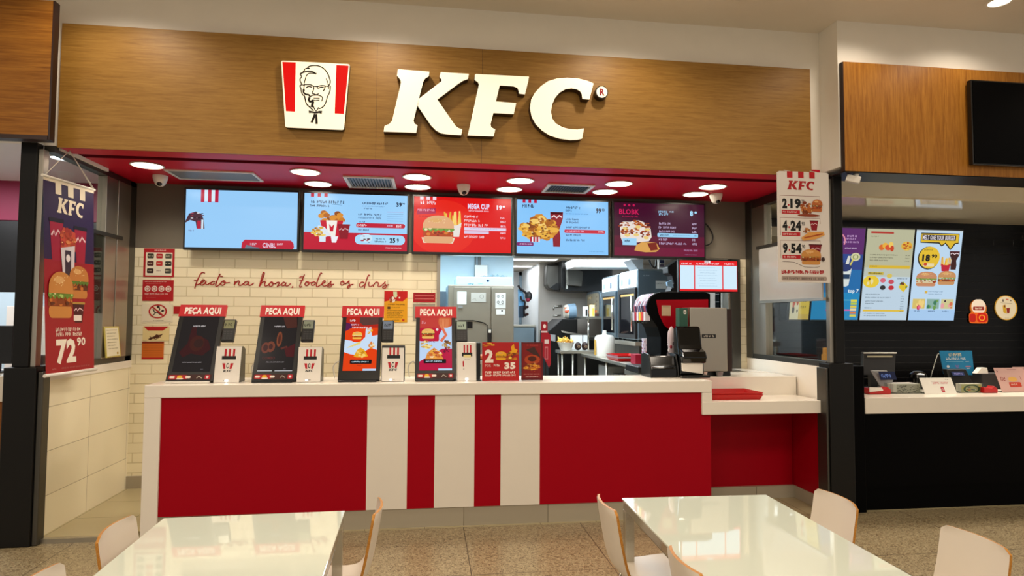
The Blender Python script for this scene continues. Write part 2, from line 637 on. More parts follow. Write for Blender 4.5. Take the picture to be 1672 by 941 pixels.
def pane(name, tint='F4F8F6', gloss=0.02):
    m = bpy.data.materials.new(name); m.use_nodes = True
    nt = m.node_tree; nt.nodes.remove(nt.nodes['Principled BSDF'])
    t = nt.nodes.new('ShaderNodeBsdfTransparent'); t.inputs['Color'].default_value = rgb(tint)
    g = nt.nodes.new('ShaderNodeBsdfGlossy'); g.inputs['Roughness'].default_value = gloss
    ge = nt.nodes.new('ShaderNodeNewGeometry')
    dt = nt.nodes.new('ShaderNodeVectorMath'); dt.operation = 'DOT_PRODUCT'
    nt.links.new(ge.outputs['Incoming'], dt.inputs[0]); nt.links.new(ge.outputs['Normal'], dt.inputs[1])
    ab = nt.nodes.new('ShaderNodeMath'); ab.operation = 'ABSOLUTE'; nt.links.new(dt.outputs['Value'], ab.inputs[0])
    om = nt.nodes.new('ShaderNodeMath'); om.operation = 'SUBTRACT'; om.inputs[0].default_value = 1.0; nt.links.new(ab.outputs[0], om.inputs[1])
    pw = nt.nodes.new('ShaderNodeMath'); pw.operation = 'POWER'; pw.inputs[1].default_value = 5.0; nt.links.new(om.outputs[0], pw.inputs[0])
    fr = nt.nodes.new('ShaderNodeMath'); fr.operation = 'MULTIPLY_ADD'; fr.inputs[1].default_value = 0.96; fr.inputs[2].default_value = 0.04; nt.links.new(pw.outputs[0], fr.inputs[0])
    mx = nt.nodes.new('ShaderNodeMixShader')
    nt.links.new(fr.outputs[0], mx.inputs[0]); nt.links.new(t.outputs[0], mx.inputs[1]); nt.links.new(g.outputs[0], mx.inputs[2])
    nt.links.new(mx.outputs[0], nt.nodes['Material Output'].inputs['Surface'])
    MATS[name] = m


wood('wood_sign', '8A6022', 'A87E3A', 'X', 0.45, 16, 4.6)
wood('wood_left', '70400F', 'A06A28', 'X', 0.3, 18, 3.0)
wood('wood_right', '925818', 'BE8232', 'Z', 0.42, 16, 4.2)
wood('ply_edge', 'A0661E', 'C88C3C', 'Y', 0.5, 20, 8)
bricks('tile_cream', 'F2E8C8', 'D9CCA6', 0.267, 0.0845, 'XZ', 0.5, (-1.83, 1.93 - 0.0845 * 30), 0.0045, 0.22, 0.7, 0.03)
bricks('tile_panel', 'EEE4C6', '948464', 0.62, 0.298, 'YZ', 0.0, (4.63, 0.286 - 0.298 * 3), 0.002, 0.3, 0.3, 0.03)
bricks('tile_black', '020203', '0B0B0C', 0.26, 0.085, 'XZ', 0.5, (0, 0), 0.004, 0.2, 0.5, 0.1, spec=0.22)
bricks('tile_floor_inner', 'AEA17C', '7C7052', 0.42, 0.42, 'XY', 0.0, (-2.52, 4.66), 0.003, 0.25, 0.1, 0.04)
bricks('tile_base', 'A69C88', '6E6554', 0.62, 0.5, 'XZ', 0.0, (0.28 - 0.62 * 5, -0.1), 0.003, 0.35, 0.2, 0.05)
plain('wall_white', 'F0EADE', 0.7, var=0.03, bump=0.05)
plain('ceiling_white', 'E4DCCE', 0.75, var=0.02)
plain('wall_grey', '6E675A', 0.6, var=0.04)
plain('crimson', 'C60C2C', 0.45, var=0.05, spec=0.2)
plain('crimson_shaded', '6A0818', 0.5, var=0.05, spec=0.15)  # soffit crimson with the shade of the gap put into the colour
plain('red_panel', 'A00016', 0.45, var=0.04, scale=2, spec=0.12)
plain('cream_panel', 'E8E0D2', 0.35, var=0.02)
plain('worktop', 'EEE6D8', 0.22, var=0.02)
plain('black_metal', '0C0B0A', 0.4, var=0.1, spec=0.3)
plain('black_gloss', '040404', 0.1, var=0.1)
plain('black_satin', '060607', 0.32, var=0.1)
plain('black_laminate', '020203', 0.5, var=0.1, spec=0.06)
plain('dark_plastic', '1E1E20', 0.45, var=0.1)
plain('dark_brown', '2A120A', 0.45)
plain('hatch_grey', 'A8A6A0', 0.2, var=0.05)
plain('cabinet_grey', '8A8274', 0.4, var=0.05, metal=0.3)
plain('ceiling_taupe', 'A89C8C', 0.6, var=0.03)
plain('white_plastic', 'E6E0D6', 0.35, var=0.02)
plain('white_laminate', 'E4D9C8', 0.35, var=0.02)
plain('grey_plastic', '8C8C8C', 0.45)
plain('dark_screen', '101014', 0.08, var=0.2)
plain('glass_top', 'DEE4D4', 0.03, coat=0.6, var=0.01, spec=0.6)
plain('red_plastic', 'B81414', 0.32, var=0.04)
plain('red_vinyl', 'C01520', 0.35, var=0.03)
plain('paper', 'E8E4DA', 0.7, var=0.02)
plain('kitchen_blue', 'C4DAE6', 0.5, var=0.03)
plain('kitchen_white', 'E4E6E6', 0.5, var=0.02)
plain('kitchen_grey', 'B6AEA4', 0.45, var=0.05)
plain('kitchen_slate', '4A5A66', 0.5)
plain('magenta', '8A0C3E', 0.5, var=0.05)
plain('orange_front', 'C8641C', 0.45)
plain('neighbour_ceiling', 'CFC4AC', 0.55, var=0.03)
plain('neighbour_gloss', 'E4DAC2', 0.09, var=0.03)
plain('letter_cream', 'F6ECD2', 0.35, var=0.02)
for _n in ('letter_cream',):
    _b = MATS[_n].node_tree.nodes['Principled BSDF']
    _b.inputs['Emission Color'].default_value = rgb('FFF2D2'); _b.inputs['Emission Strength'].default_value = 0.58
plain('yellow_plastic', 'D08A1E', 0.4)
plain('skin', '5A3626', 0.5)
plain('cord_white', 'D8D2C4', 0.6)
steel('steel_x', 'B9B4A8', 'X')
steel('steel_z', 'B4ADA0', 'Z')
steel('steel_blue', '8FA2AE', 'Z', 0.36)
steel('steel_dark', '5C5A55', 'Z', 0.38)
steel('chrome', 'C8C4BA', 'X', 0.16)
pane('pane_clear')
pane('pane_smoke', 'A8ACA8')
pane('acrylic', 'F0F2F0', 0.05)


def terrazzo():
    m, nt, b = newmat('terrazzo')
    g = nt.nodes.new('ShaderNodeNewGeometry')
    n1 = nt.nodes.new('ShaderNodeTexNoise'); n1.inputs['Scale'].default_value = 62; n1.inputs['Detail'].default_value = 2.5; n1.inputs['Distortion'].default_value = 1.6
    n2 = nt.nodes.new('ShaderNodeTexNoise'); n2.inputs['Scale'].default_value = 2.2; n2.inputs['Detail'].default_value = 4
    vo = nt.nodes.new('ShaderNodeTexVoronoi'); vo.inputs['Scale'].default_value = 105
    for n in (n1, n2, vo):
        nt.links.new(g.outputs['Position'], n.inputs['Vector'])
    cr = nt.nodes.new('ShaderNodeValToRGB')
    e = cr.color_ramp.elements
    e[0].position = 0.36; e[0].color = rgb('5A462E')
    e[1].position = 0.62; e[1].color = rgb('AE9F7E')
    x = e.new(0.44); x.color = rgb('88785A')
    x = e.new(0.53); x.color = rgb('9C8D6C')
    nt.links.new(n1.outputs['Fac'], cr.inputs['Fac'])
    vr = nt.nodes.new('ShaderNodeValToRGB')
    vr.color_ramp.elements[0].position = 0.12; vr.color_ramp.elements[0].color = (0.62, 0.55, 0.45, 1)
    vr.color_ramp.elements[1].position = 0.3; vr.color_ramp.elements[1].color = (1, 1, 1, 1)
    nt.links.new(vo.outputs['Distance'], vr.inputs['Fac'])
    mu = nt.nodes.new('ShaderNodeMix'); mu.data_type = 'RGBA'; mu.blend_type = 'MULTIPLY'; mu.inputs['Factor'].default_value = 0.6
    nt.links.new(cr.outputs['Color'], mu.inputs['A']); nt.links.new(vr.outputs['Color'], mu.inputs['B'])
    # joints of the large slabs
    sp = nt.nodes.new('ShaderNodeSeparateXYZ'); nt.links.new(g.outputs['Position'], sp.inputs[0])
    cb = nt.nodes.new('ShaderNodeCombineXYZ')
    for i, ph in enumerate((0.275 - 0.857 * 9, 4.64 - 0.857 * 12)):
        s = nt.nodes.new('ShaderNodeMath'); s.operation = 'SUBTRACT'; s.inputs[1].default_value = ph * K
        nt.links.new(sp.outputs[i], s.inputs[0]); nt.links.new(s.outputs[0], cb.inputs[i])
    br = nt.nodes.new('ShaderNodeTexBrick'); br.offset = 0.0
    br.inputs['Scale'].default_value = 1; br.inputs['Brick Width'].default_value = 0.857 * K; br.inputs['Row Height'].default_value = 0.857 * K
    br.inputs['Mortar Size'].default_value = 0.003; br.inputs['Mortar Smooth'].default_value = 0.0
    nt.links.new(cb.outputs[0], br.inputs['Vector'])
    mj = nt.nodes.new('ShaderNodeMix'); mj.data_type = 'RGBA'; mj.inputs['B'].default_value = rgb('3E2E1E')
    nt.links.new(br.outputs['Fac'], mj.inputs['Factor']); nt.links.new(mu.outputs['Result'], mj.inputs['A'])
    nt.links.new(mj.outputs['Result'], b.inputs['Base Color'])
    b.inputs['Roughness'].default_value = 0.3


terrazzo()

ST = 'structure'


def block(name, boxes, kind=ST, bevel=0.0, parent=None):
    b = MB()
    for *c, m in boxes:
        b.box(*c, m)
    return b.build(name, parent, bevel, kind=kind if parent is None else None)


# ================================================================== the hall
FZ = 0.0
b = MB(); b.box(-8, 9, -4.5, 4.64, -0.08, 0, 'terrazzo'); b.build('floor', kind=ST)
b = MB(); b.box(-8, 9, 4.64, 11, -0.08, 0, 'tile_floor_inner'); b.build('floor_shop', kind=ST)
b = MB(); b.box(-8, 9, -4.5, 4.72, 3.83, 3.93, 'ceiling_white'); b.build('ceiling', kind=ST)
# bulkhead above the shop front and the neighbours' bulkheads standing a little forward
block('wall_front', [(-2.62, 3.13, 4.69, 4.80, 2.66, 3.83, 'wall_white')])
block('wall_front_right', [(3.13, 9, 4.46, 4.72, 2.68, 3.83, 'wall_white')])
block('wall_front_left', [(-8, -2.62, 4.5, 4.72, 2.68, 3.83, 'wall_white')])
t1 = block('trim_1', [(-2.51, 3.018, 4.645, 4.69, 2.647, 3.51, 'wood_sign'), (-0.385, -0.3835, 4.6445, 4.646, 2.648, 3.509, 'dark_brown'), (0.385, 0.3865, 4.6445, 4.646, 2.648, 3.509, 'dark_brown')])
tag(t1, 'wide horizontal-grained wood fascia carrying the big raised sign', 'fascia')
t2 = block('trim_2', [(3.15, 9, 4.42, 4.46, 2.64, 3.49, 'wood_right'), (3.142, 3.15, 4.422, 4.459, 2.64, 3.488, 'dark_brown'), (3.15, 9, 4.425, 4.72, 2.632, 2.64, 'black_metal')])
tag(t2, 'vertical-grained wood fascia over the black shop next door', 'fascia')
t3 = block('trim_3', [(-8, -2.45, 4.425, 4.47, 2.665, 3.56, 'wood_left'), (-2.45, -2.438, 4.425, 4.48, 2.64, 3.56, 'dark_brown'), (-8, -2.45, 4.42, 4.50, 2.638, 2.665, 'dark_brown')])
tag(t3, 'reddish wood fascia with dark brown edges at the picture\'s upper left corner', 'fascia')

# red soffit: lip under the fascia, shadow gap, main panel
block('ceiling_soffit', [(-2.50, 3.10, 4.66, 4.82, 2.646, 2.70, 'crimson'), (-2.56, 3.14, 4.80, 5.0, 2.78, 2.80, 'crimson_shaded'), (-2.56, 3.14, 4.99, 4.998, 2.666, 2.78, 'crimson_shaded'), (-2.56, 3.14, 4.998, 6.0, 2.665, 2.72, 'crimson')])
# back wall with its opening into the kitchen
block('wall_back', [(-2.6, 0.10, 5.9, 6.02, 0, 2.095, 'tile_cream'), (3.045, 3.24, 5.9, 6.02, 0, 2.095, 'tile_cream'),
                    (-2.6, 3.24, 5.9, 6.02, 2.095, 2.67, 'wall_grey')])
block('trim_4', [(0.085, 0.115, 5.885, 6.03, 0, 2.095, 'steel_z'), (2.955, 3.045, 5.88, 6.03, 0, 2.095, 'steel_dark'), (2.93, 2.955, 5.9, 6.03, 0, 2.095, 'steel_z'), (0.1, 3.0, 5.9, 6.03, 2.088, 2.1, 'steel_x')])
block('baseboard_back', [(-2.54, 0.1, 5.885, 5.9, 0.0, 0.13, 'tile_base')])

# left partition: tiled low wall, steel framed glass above, black corner post
block('wall_left', [(-2.60, -2.535, 4.66, 5.9, 0.0, 1.12, 'tile_panel'), (-2.60, -2.52, 4.645, 4.66, 0.0, 1.12, 'cream_panel'), (-2.60, -2.528, 4.66, 5.9, 1.06, 1.12, 'cream_panel')])
b = MB()
b.box(-2.60, -2.53, 4.66, 5.88, 1.12, 1.165, 'steel_dark')
b.box(-2.60, -2.53, 4.66, 5.88, 2.615, 2.66, 'steel_dark')
b.box(-2.60, -2.53, 5.38, 5.56, 1.165, 2.615, 'steel_z')
b.box(-2.605, -2.525, 5.565, 5.78, 1.165, 2.615, 'steel_z')
b.box(-2.60, -2.53, 5.78, 5.9, 1.12, 2.66, 'steel_dark')
w1 = b.build('window_1', kind=ST, bevel=0.002)
b = MB(); b.box(-2.572, -2.564, 4.66, 5.38, 1.165, 2.615, 'pane_clear'); b.build('pane', w1)
b = MB(); b.box(-2.548, -2.54, 5.12, 5.62, 1.52, 2.13, 'pane_smoke'); b.box(-2.552, -2.515, 5.1, 5.64, 2.13, 2.16, 'steel_dark'); b.build('hatch', w1)
block('trim_5', [(-2.70, -2.60, 4.585, 4.66, 1.16, 2.66, 'black_metal'), (-2.60, -2.565, 4.6, 4.66, 1.16, 2.62, 'steel_z')], bevel=0.004)
block('trim_6', [(-2.735, -2.535, 4.56, 4.66, 0.0, 1.16, 'black_metal'), (-2.535, -2.50, 4.575, 4.66, 0.0, 1.13, 'steel_dark')], bevel=0.008)
block('trim_7', [(-2.50, -1.94, 4.62, 4.66, 0.0, 0.03, 'steel_x'), (-2.535, -1.94, 4.66, 5.885, 0.0, 0.026, 'tile_floor_inner')])
# white strip and red-white tape above the glass, left
block('trim_8', [(-2.528, -2.508, 4.7, 5.35, 2.64, 2.664, 'wall_white')])

# right partition
block('wall_right', [(3.12, 3.2, 4.66, 5.9, 0.76, 1.13, 'worktop'), (3.11, 3.2, 4.66, 5.9, 0.1, 0.76, 'red_panel')])
block('baseboard_right', [(3.10, 3.2, 4.66, 5.12, 0.0, 0.1, 'tile_base'), (2.17, 3.1, 5.09, 5.12, 0.0, 0.1, 'tile_base')])
b = MB()
b.box(3.12, 3.19, 4.66, 5.9, 1.13, 1.175, 'steel_dark')
b.box(3.12, 3.19, 4.66, 5.9, 2.58, 2.66, 'steel_dark')
b.box(3.12, 3.19, 5.55, 5.78, 1.175, 2.58, 'steel_z')
b.box(3.115, 3.195, 5.78, 5.9, 1.13, 2.66, 'steel_dark')
w2 = b.build('window_2', kind=ST, bevel=0.002)
b = MB(); b.box(3.15, 3.158, 4.66, 5.55, 1.175, 2.58, 'pane_clear'); b.build('pane', w2)
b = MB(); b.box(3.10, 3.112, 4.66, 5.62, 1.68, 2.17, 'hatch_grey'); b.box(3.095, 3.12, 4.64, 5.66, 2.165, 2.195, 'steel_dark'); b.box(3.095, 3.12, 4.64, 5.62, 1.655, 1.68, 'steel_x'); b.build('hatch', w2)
block('trim_9', [(3.16, 3.235, 4.585, 4.66, 1.165, 2.64, 'black_metal'), (3.13, 3.16, 4.61, 4.66, 1.165, 2.62, 'steel_z')], bevel=0.004)
block('trim_10', [(3.085, 3.287, 4.56, 4.70, 0.0, 1.165, 'black_metal'), (3.065, 3.085, 4.575, 4.70, 0.0, 1.13, 'steel_dark'), (3.287, 3.42, 4.62, 5.4, 0.0, 1.14, 'black_laminate')], bevel=0.006)

# kitchen shell
KC = 2.35
block('wall_kitchen_left', [(-0.6, -0.5, 6.02, 8.3, 0, KC, 'kitchen_blue')])
block('wall_kitchen_back', [(-0.6, 1.11, 8.2, 8.3, 0, 1.84, 'kitchen_slate'), (-0.6, 1.11, 8.2, 8.3, 1.84, KC, 'kitchen_blue'), ])
block('wall_kitchen_rear', [(1.705, 4.0, 9.6, 9.7, 0, KC, 'kitchen_grey')])
block('wall_corridor_left', [(1.06, 1.11, 8.3, 11.5, 0, KC, 'kitchen_white')])
block('wall_corridor_right', [(1.705, 1.77, 9.7, 11.5, 0, KC, 'kitchen_white')])
block('wall_kitchen_right', [(3.9, 4.0, 6.80, 9.6, 0, KC, 'kitchen_grey')])
block('wall_kitchen_side', [(3.2, 3.24, 6.02, 6.62, 0, 2.66, 'kitchen_grey'), (3.24, 4.0, 6.76, 6.80, 0, KC, 'kitchen_grey')])
block('wall_corridor', [(1.0, 2.4, 11.5, 11.6, 0, KC, 'kitchen_white')])
block('ceiling_kitchen', [(-0.6, 4.0, 6.02, 11.6, KC, KC + 0.1, 'ceiling_taupe')])

# shop next door on the right
block('wall_neighbour_right', [(3.2, 9, 6.66, 6.76, 0, 2.66, 'tile_black')])
block('wall_neighbour_right_end', [(8.9, 9, 4.72, 6.66, 0, 2.66, 'tile_black')])
block('ceiling_neighbour_right', [(3.2, 9, 4.72, 5.4, 2.66, 2.72, 'neighbour_ceiling'), (3.2, 9, 5.4, 6.66, 2.645, 2.72, 'neighbour_gloss')])
# shop next door on the left
block('wall_neighbour_left', [(-8, -2.61, 7.5, 7.6, 0, 1.75, 'kitchen_blue'), (-8, -2.61, 7.5, 7.6, 1.75, 2.53, 'black_satin'), (-8, -2.61, 7.48, 7.6, 2.53, 3.0, 'magenta'), (-2.66, -2.61, 5.9, 7.5, 0, 3.0, 'magenta')])
block('ceiling_neighbour_left', [(-8, -2.61, 4.72, 7.6, 2.96, 3.06, 'kitchen_white')])
# ================================================================== the raised sign
YS = 4.595     # front face of the letters
FASC = 4.645


def traced(pts, x0, y0, sc, Y):
    return [at(x0 + x / sc, y0 + y / sc, Y) for x, y in pts]


def raised(name, polys, x0, y0, sc, depth, mat, side, label, cat, group=None):
    b = MB()
    for p in polys:
        b.prism(traced(p, x0, y0, sc, FASC - depth), (0, depth - 0.002, 0), mat, side)
    return b.build(name, bevel=0.004, label=label, cat=cat, group=group)


GS = 'raised sign letters'
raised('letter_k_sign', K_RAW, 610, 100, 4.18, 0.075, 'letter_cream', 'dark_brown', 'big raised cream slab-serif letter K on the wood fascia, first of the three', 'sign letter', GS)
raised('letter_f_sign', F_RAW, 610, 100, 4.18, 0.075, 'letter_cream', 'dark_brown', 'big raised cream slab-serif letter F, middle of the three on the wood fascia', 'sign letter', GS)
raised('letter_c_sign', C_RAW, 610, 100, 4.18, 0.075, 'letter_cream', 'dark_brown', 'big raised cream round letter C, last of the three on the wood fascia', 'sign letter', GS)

c = at(982.6, 150.7, 4.585)
t = thing('registered_mark_sign', 'small round white disc with dark rim and red letter R beside the big C', 'sign', (c.x, FASC, c.z))
b = MB()
b.cyl((c.x, FASC - 0.001, c.z), (c.x, 4.585, c.z), 0.05, 'black_satin', 28); b.build('rim', t)
b = MB()
b.cyl((c.x, 4.586, c.z), (c.x, 4.580, c.z), 0.042, 'letter_cream', 28)
g = G(b, (c.x - 0.03, 4.580, c.z + 0.03), (0.06, 0, 0), (0, 0, -0.06), 'P')
g.text('R', 0.18, 0.05, 0.86, 0.95, '9A1020', 0.04); b.build('face', t)

# bucket shaped emblem panel
BZ = (440, 85, 6.72)


def rounded(pts, r, n=4):
    out = []
    m = len(pts)
    for i in range(m):
        p, a, c2 = Vector(pts[i]), Vector(pts[i - 1]), Vector(pts[(i + 1) % m])
        d1, d2 = (a - p).normalized(), (c2 - p).normalized()
        s, e = p + d1 * r, p + d2 * r
        for k in range(n + 1):
            q = k / n
            out.append(tuple(s * (1 - q) ** 2 + p * 2 * q * (1 - q) + e * q * q))
    return out


e0 = at(*(440 + 500 / 6.72, 85 + 800 / 6.72), FASC)
t = thing('bucket_emblem_sign', 'cream bucket-shaped emblem panel with two red stripes and a line-drawn bearded face', 'sign', (e0.x, FASC, e0.z))
b = MB()
b.prism(traced(rounded([(126, 92), (884, 132), (818, 858), (172, 828)], 26), *BZ, 4.60), (0, 0.044, 0), 'letter_cream', 'black_satin')
b.build('panel', t, 0.003)
for pts in ([(142, 108), (288, 114), (278, 655), (181, 648)], [(734, 142), (868, 150), (814, 680), (716, 674)]):
    b = MB(); b.prism(traced(pts, *BZ, 4.5985), (0, 0.0015, 0), glow('F8100A', 0.9, 0.4, 0.1))
    b.build('stripe', t)
FACE = [
    (9, [(378, 192), (410, 178), (440, 183), (420, 166), (455, 152), (510, 148), (560, 160), (605, 190), (640, 240), (660, 290), (668, 330), (655, 362), (640, 380)]),
    (12, [(385, 196), (372, 218), (352, 232), (335, 240)]),
    (11, [(335, 240), (375, 222), (420, 212), (470, 216), (515, 240)]),
    (8, [(515, 240), (470, 232), (430, 236), (405, 262), (392, 300), (380, 345)]),
    (9, [(335, 240), (352, 270), (335, 300), (345, 335), (362, 358)]),
    (9, [(362, 358), (335, 368), (345, 400), (352, 440), (366, 470), (385, 480)]),
    (10, [(385, 480), (394, 530), (408, 572), (450, 612), (484, 645)]),
    (9, [(365, 365), (400, 356), (450, 360), (482, 373), (530, 377), (572, 368), (640, 376)]),
    (8, [(383, 365), (378, 395), (384, 425)]),
    (8, [(480, 373), (487, 400), (476, 432), (466, 455)]),
    (8, [(530, 377), (524, 392), (535, 398)]),
    (9, [(610, 372), (606, 405), (586, 430)]),
    (9, [(398, 395), (428, 378), (466, 386)]),
    (9, [(535, 397), (570, 386), (602, 394)]),
    (14, [(375, 405), (374, 440), (395, 462), (430, 470), (446, 492)]),
    (9, [(466, 455), (490, 461), (515, 468), (542, 456)]),
    (8, [(442, 495), (470, 477), (520, 472), (560, 482), (582, 502), (574, 540)]),
    (18, [(440, 497), (432, 520), (445, 545), (480, 530)]),
    (7, [(474, 520), (500, 532), (548, 526)]),
    (6, [(484, 505), (550, 506)]),
    (22, [(478, 540), (470, 580), (464, 606)]),
    (8, [(480, 590), (495, 625), (512, 648), (540, 606)]),
    (9, [(668, 368), (666, 410), (656, 450), (636, 490), (625, 530), (606, 580), (575, 610), (540, 622)]),
    (7, [(640, 345), (650, 375), (648, 408)]),
    (7, [(623, 290), (640, 340)]),
]


def flat_ribbon(b, pts, w, conv, vec, m):
    P = [Vector(p) for p in smooth_path([(x, y, 0) for x, y in pts], 5)]
    L, R = [], []
    for i, p in enumerate(P):
        d = (P[min(i + 1, len(P) - 1)] - P[max(i - 1, 0)]).normalized()
        n = Vector((-d.y, d.x, 0)) * (w / 2)
        L.append((p + n)[:2]); R.append((p - n)[:2])
    n = len(P)
    b.add(conv(L + R), [(i, i + 1, i + 1 + n, i + n) for i in range(n - 1)], m)


b = MB()
cv = lambda q: traced(q, *BZ, 4.5982)
blk = ink('1A120C')
for w, pts in FACE:
    flat_ribbon(b, pts, w * 1.3, cv, None, blk)
for pts in ([(430, 640), (455, 645), (505, 658), (545, 645), (578, 645), (572, 680), (545, 670), (508, 676), (460, 668), (432, 670)],
            [(490, 672), (450, 772), (475, 776), (512, 690)], [(502, 684), (505, 790), (530, 790), (525, 680)]):
    b.add(cv(pts), [tuple(range(len(pts)))], blk)
b.build('face_drawing', t)

# ================================================================== ceiling lights, vents, cameras
SZ = 2.665
spots = [(-2.15, 5.17), (-0.98, 5.21), (-0.096, 5.25), (0.766, 5.255), (1.62, 5.24), (2.465, 5.235),
         (-0.955, 5.66), (-0.096, 5.65), (0.72, 5.625), (1.598, 5.595), (2.455, 5.57)]
where = ['first of the front row', 'second of the front row',
         'third of the front row', 'fourth of the front row',
         'fifth of the front row', 'last of the front row',
         'first of the rear row', 'second of the rear row',
         'third of the rear row', 'fourth of the rear row', 'last of the rear row']
for i, ((x, y), w) in enumerate(zip(spots, where)):
    t = thing('ceiling_light', 'glowing round light in the red soffit, ' + w, 'light', (x, y, SZ), 'round lights in the red soffit')
    b = MB(); b.lathe([(0.109, 0.0), (0.12, -0.004), (0.12, -0.008), (0.109, -0.010)], (x, y, SZ), 'white_plastic', 32, cap=False); b.build('rim', t)
    b = MB(); b.lathe([(0.0, -0.005), (0.109, -0.005)], (x, y, SZ), glow('FFF2DC', 9.0), 32); b.build('diffuser', t)

# long plain return grille, two slatted grilles
t = thing('ceiling_vent', 'long pale air grille in the red soffit above the first menu screen', 'vent', (-1.72, 5.45, SZ), 'air grilles in the soffit')
b = MB()
for x0, x1, y0, y1 in ((-2.08, -1.40, 5.29, 5.31), (-2.08, -1.40, 5.60, 5.62), (-2.08, -2.06, 5.31, 5.60), (-1.42, -1.40, 5.31, 5.60)):
    b.box(x0, x1, y0, y1, SZ - 0.012, SZ - 0.001, 'white_plastic')
b.build('frame', t)
b = MB()
for k in range(24):
    b.box(-2.06, -1.42, 5.312 + k * 0.012, 5.320 + k * 0.012, SZ - 0.008, SZ - 0.002, 'grey_plastic')
b.box(-2.06, -1.42, 5.31, 5.60, SZ - 0.003, SZ - 0.001, 'grey_plastic')
b.build('grille', t)
for (x0, x1, y0, y1), lab in (((-0.70, -0.285, 5.30, 5.74), 'dark slatted air grille with pale frame above the second menu screen'),
                              ((1.02, 1.435, 5.33, 5.68), 'dark slatted air grille with pale frame above the chicken and glass menu screen')):
    t = thing('ceiling_vent', lab, 'vent', ((x0 + x1) / 2, (y0 + y1) / 2, SZ), 'air grilles in the soffit')
    b = MB()
    f = 0.028
    for q in ((x0, x1, y0, y0 + f), (x0, x1, y1 - f, y1), (x0, x0 + f, y0 + f, y1 - f), (x1 - f, x1, y0 + f, y1 - f)):
        b.box(*q, SZ - 0.014, SZ - 0.001, 'white_plastic')
    b.build('frame', t)
    b = MB(); b.box(x0 + f, x1 - f, y0 + f, y1 - f, SZ - 0.003, SZ - 0.001, 'black_satin'); b.build('backing', t)
    b = MB()
    n = 15
    for k in range(n):
        xx = x0 + f + (x1 - x0 - 2 * f) * (k + 0.5) / n
        b.obox((xx, (y0 + y1) / 2, SZ - 0.009), (0.8, 0, 0.6), (0, 1, 0), (-0.6, 0, 0.8), 0.012, y1 - y0 - 2 * f, 0.002, 'grey_plastic')
    b.build('grille', t)

for (px, py), lab in (((262, 287), 'white dome camera on the red soffit near the steel corner post'), ((757, 302), 'white dome camera on the red soffit above the red and light blue screens'),
                      ((1169, 317), 'white dome camera on the red soffit beside the last menu screen')):
    p = atz(px, py, SZ)
    t = thing('ceiling_camera', lab, 'security camera', (p.x, p.y, SZ), 'dome cameras under the soffit')
    b = MB(); b.lathe([(0.0, -0.001), (0.058, -0.001), (0.058, -0.02), (0.05, -0.045), (0.044, -0.06)], (p.x, p.y, SZ), 'white_plastic', 24); b.build('housing', t)
    b = MB(); b.ball((p.x, p.y, SZ - 0.058), 0.042, 0.042, 0.034, 'white_plastic', 18, 10); b.build('ball', t)
    b = MB(); b.ball((p.x + 0.004, p.y - 0.026, SZ - 0.072), 0.022, 0.018, 0.02, 'black_gloss', 14, 8); b.build('lens', t)

# ================================================================== menu screens
TVZ0, TVZ1, TVY = 2.073, 2.612, 5.75
TVX = [(-2.10, -1.128), (-1.103, -0.172), (-0.146, 0.769), (0.790, 1.690), (1.714, 2.635)]
TVX = [(-2.085, -1.125), (-1.10, -0.172), (-0.145, 0.768), (0.792, 1.688), (1.714, 2.634)]
TVL = ['pale blue menu screen, nearly empty, with a red pill at its lower edge', 'menu screen half pale blue half red with a bucket of chicken',
       'bright red menu screen with a large burger and fries', 'pale blue menu screen with fried chicken and a tall red glass', 'dark purple menu screen with wrapped snacks and a pale highlighted row']


def art_tv0(g):
    g.rect(0, 0, 1, 1, '97CCF8')
    stripes3(g, 0.13, 0.0, 0.285, 0.215, 'B8143C')
    for k in (1, 3):
        g.rect(0.13 + 0.031 * k, 0, 0.13 + 0.031 * (k + 1), 0.2, 'D8ECFA')
    g.poly([(0.0, 0.55), (0.03, 0.42), (0.09, 0.38), (0.14, 0.42), (0.16, 0.52), (0.17, 0.68), (0.1, 0.68), (0.09, 0.56), (0.04, 0.53), (0.0, 0.58)], '4A2A38')
    pic_bits(g, 10, ['A03048', '6A4A58', 'D8D8E0', '2A1420'], 3, 0.014, (0.03, 0.4, 0.15, 0.5))
    g.rect(0.105, 0.54, 0.135, 0.68, 'B01838'); g.rect(0.14, 0.52, 0.158, 0.68, 'D6E6F4')
    g.bars(0.03, 0.70, 0.08, 0.725, '5A2A58', 4)
    g.rrect(0.50, 0.84, 0.975, 1.06, 0.04, 0.09, 'BE1434') if False else g.poly([(0.5, 1.0), (0.505, 0.9), (0.53, 0.85), (0.945, 0.85), (0.97, 0.9), (0.975, 0.97), (0.965, 1.0)], 'BE1434')
    g.text('CINBL', 0.69, 0.90, 0.81, 0.985, 'E8D8F0', 0.02)
    g.bars(0.82, 0.90, 0.88, 0.935, 'E8C8D8', 6)
    g.bars(0.575, 0.905, 0.64, 0.945, 'D8C0D0', 7)
    g.poly([(0.53, 1.0), (0.545, 0.94), (0.57, 0.95), (0.6, 0.97), (0.66, 0.985), (0.66, 1.0)], '6A7484')


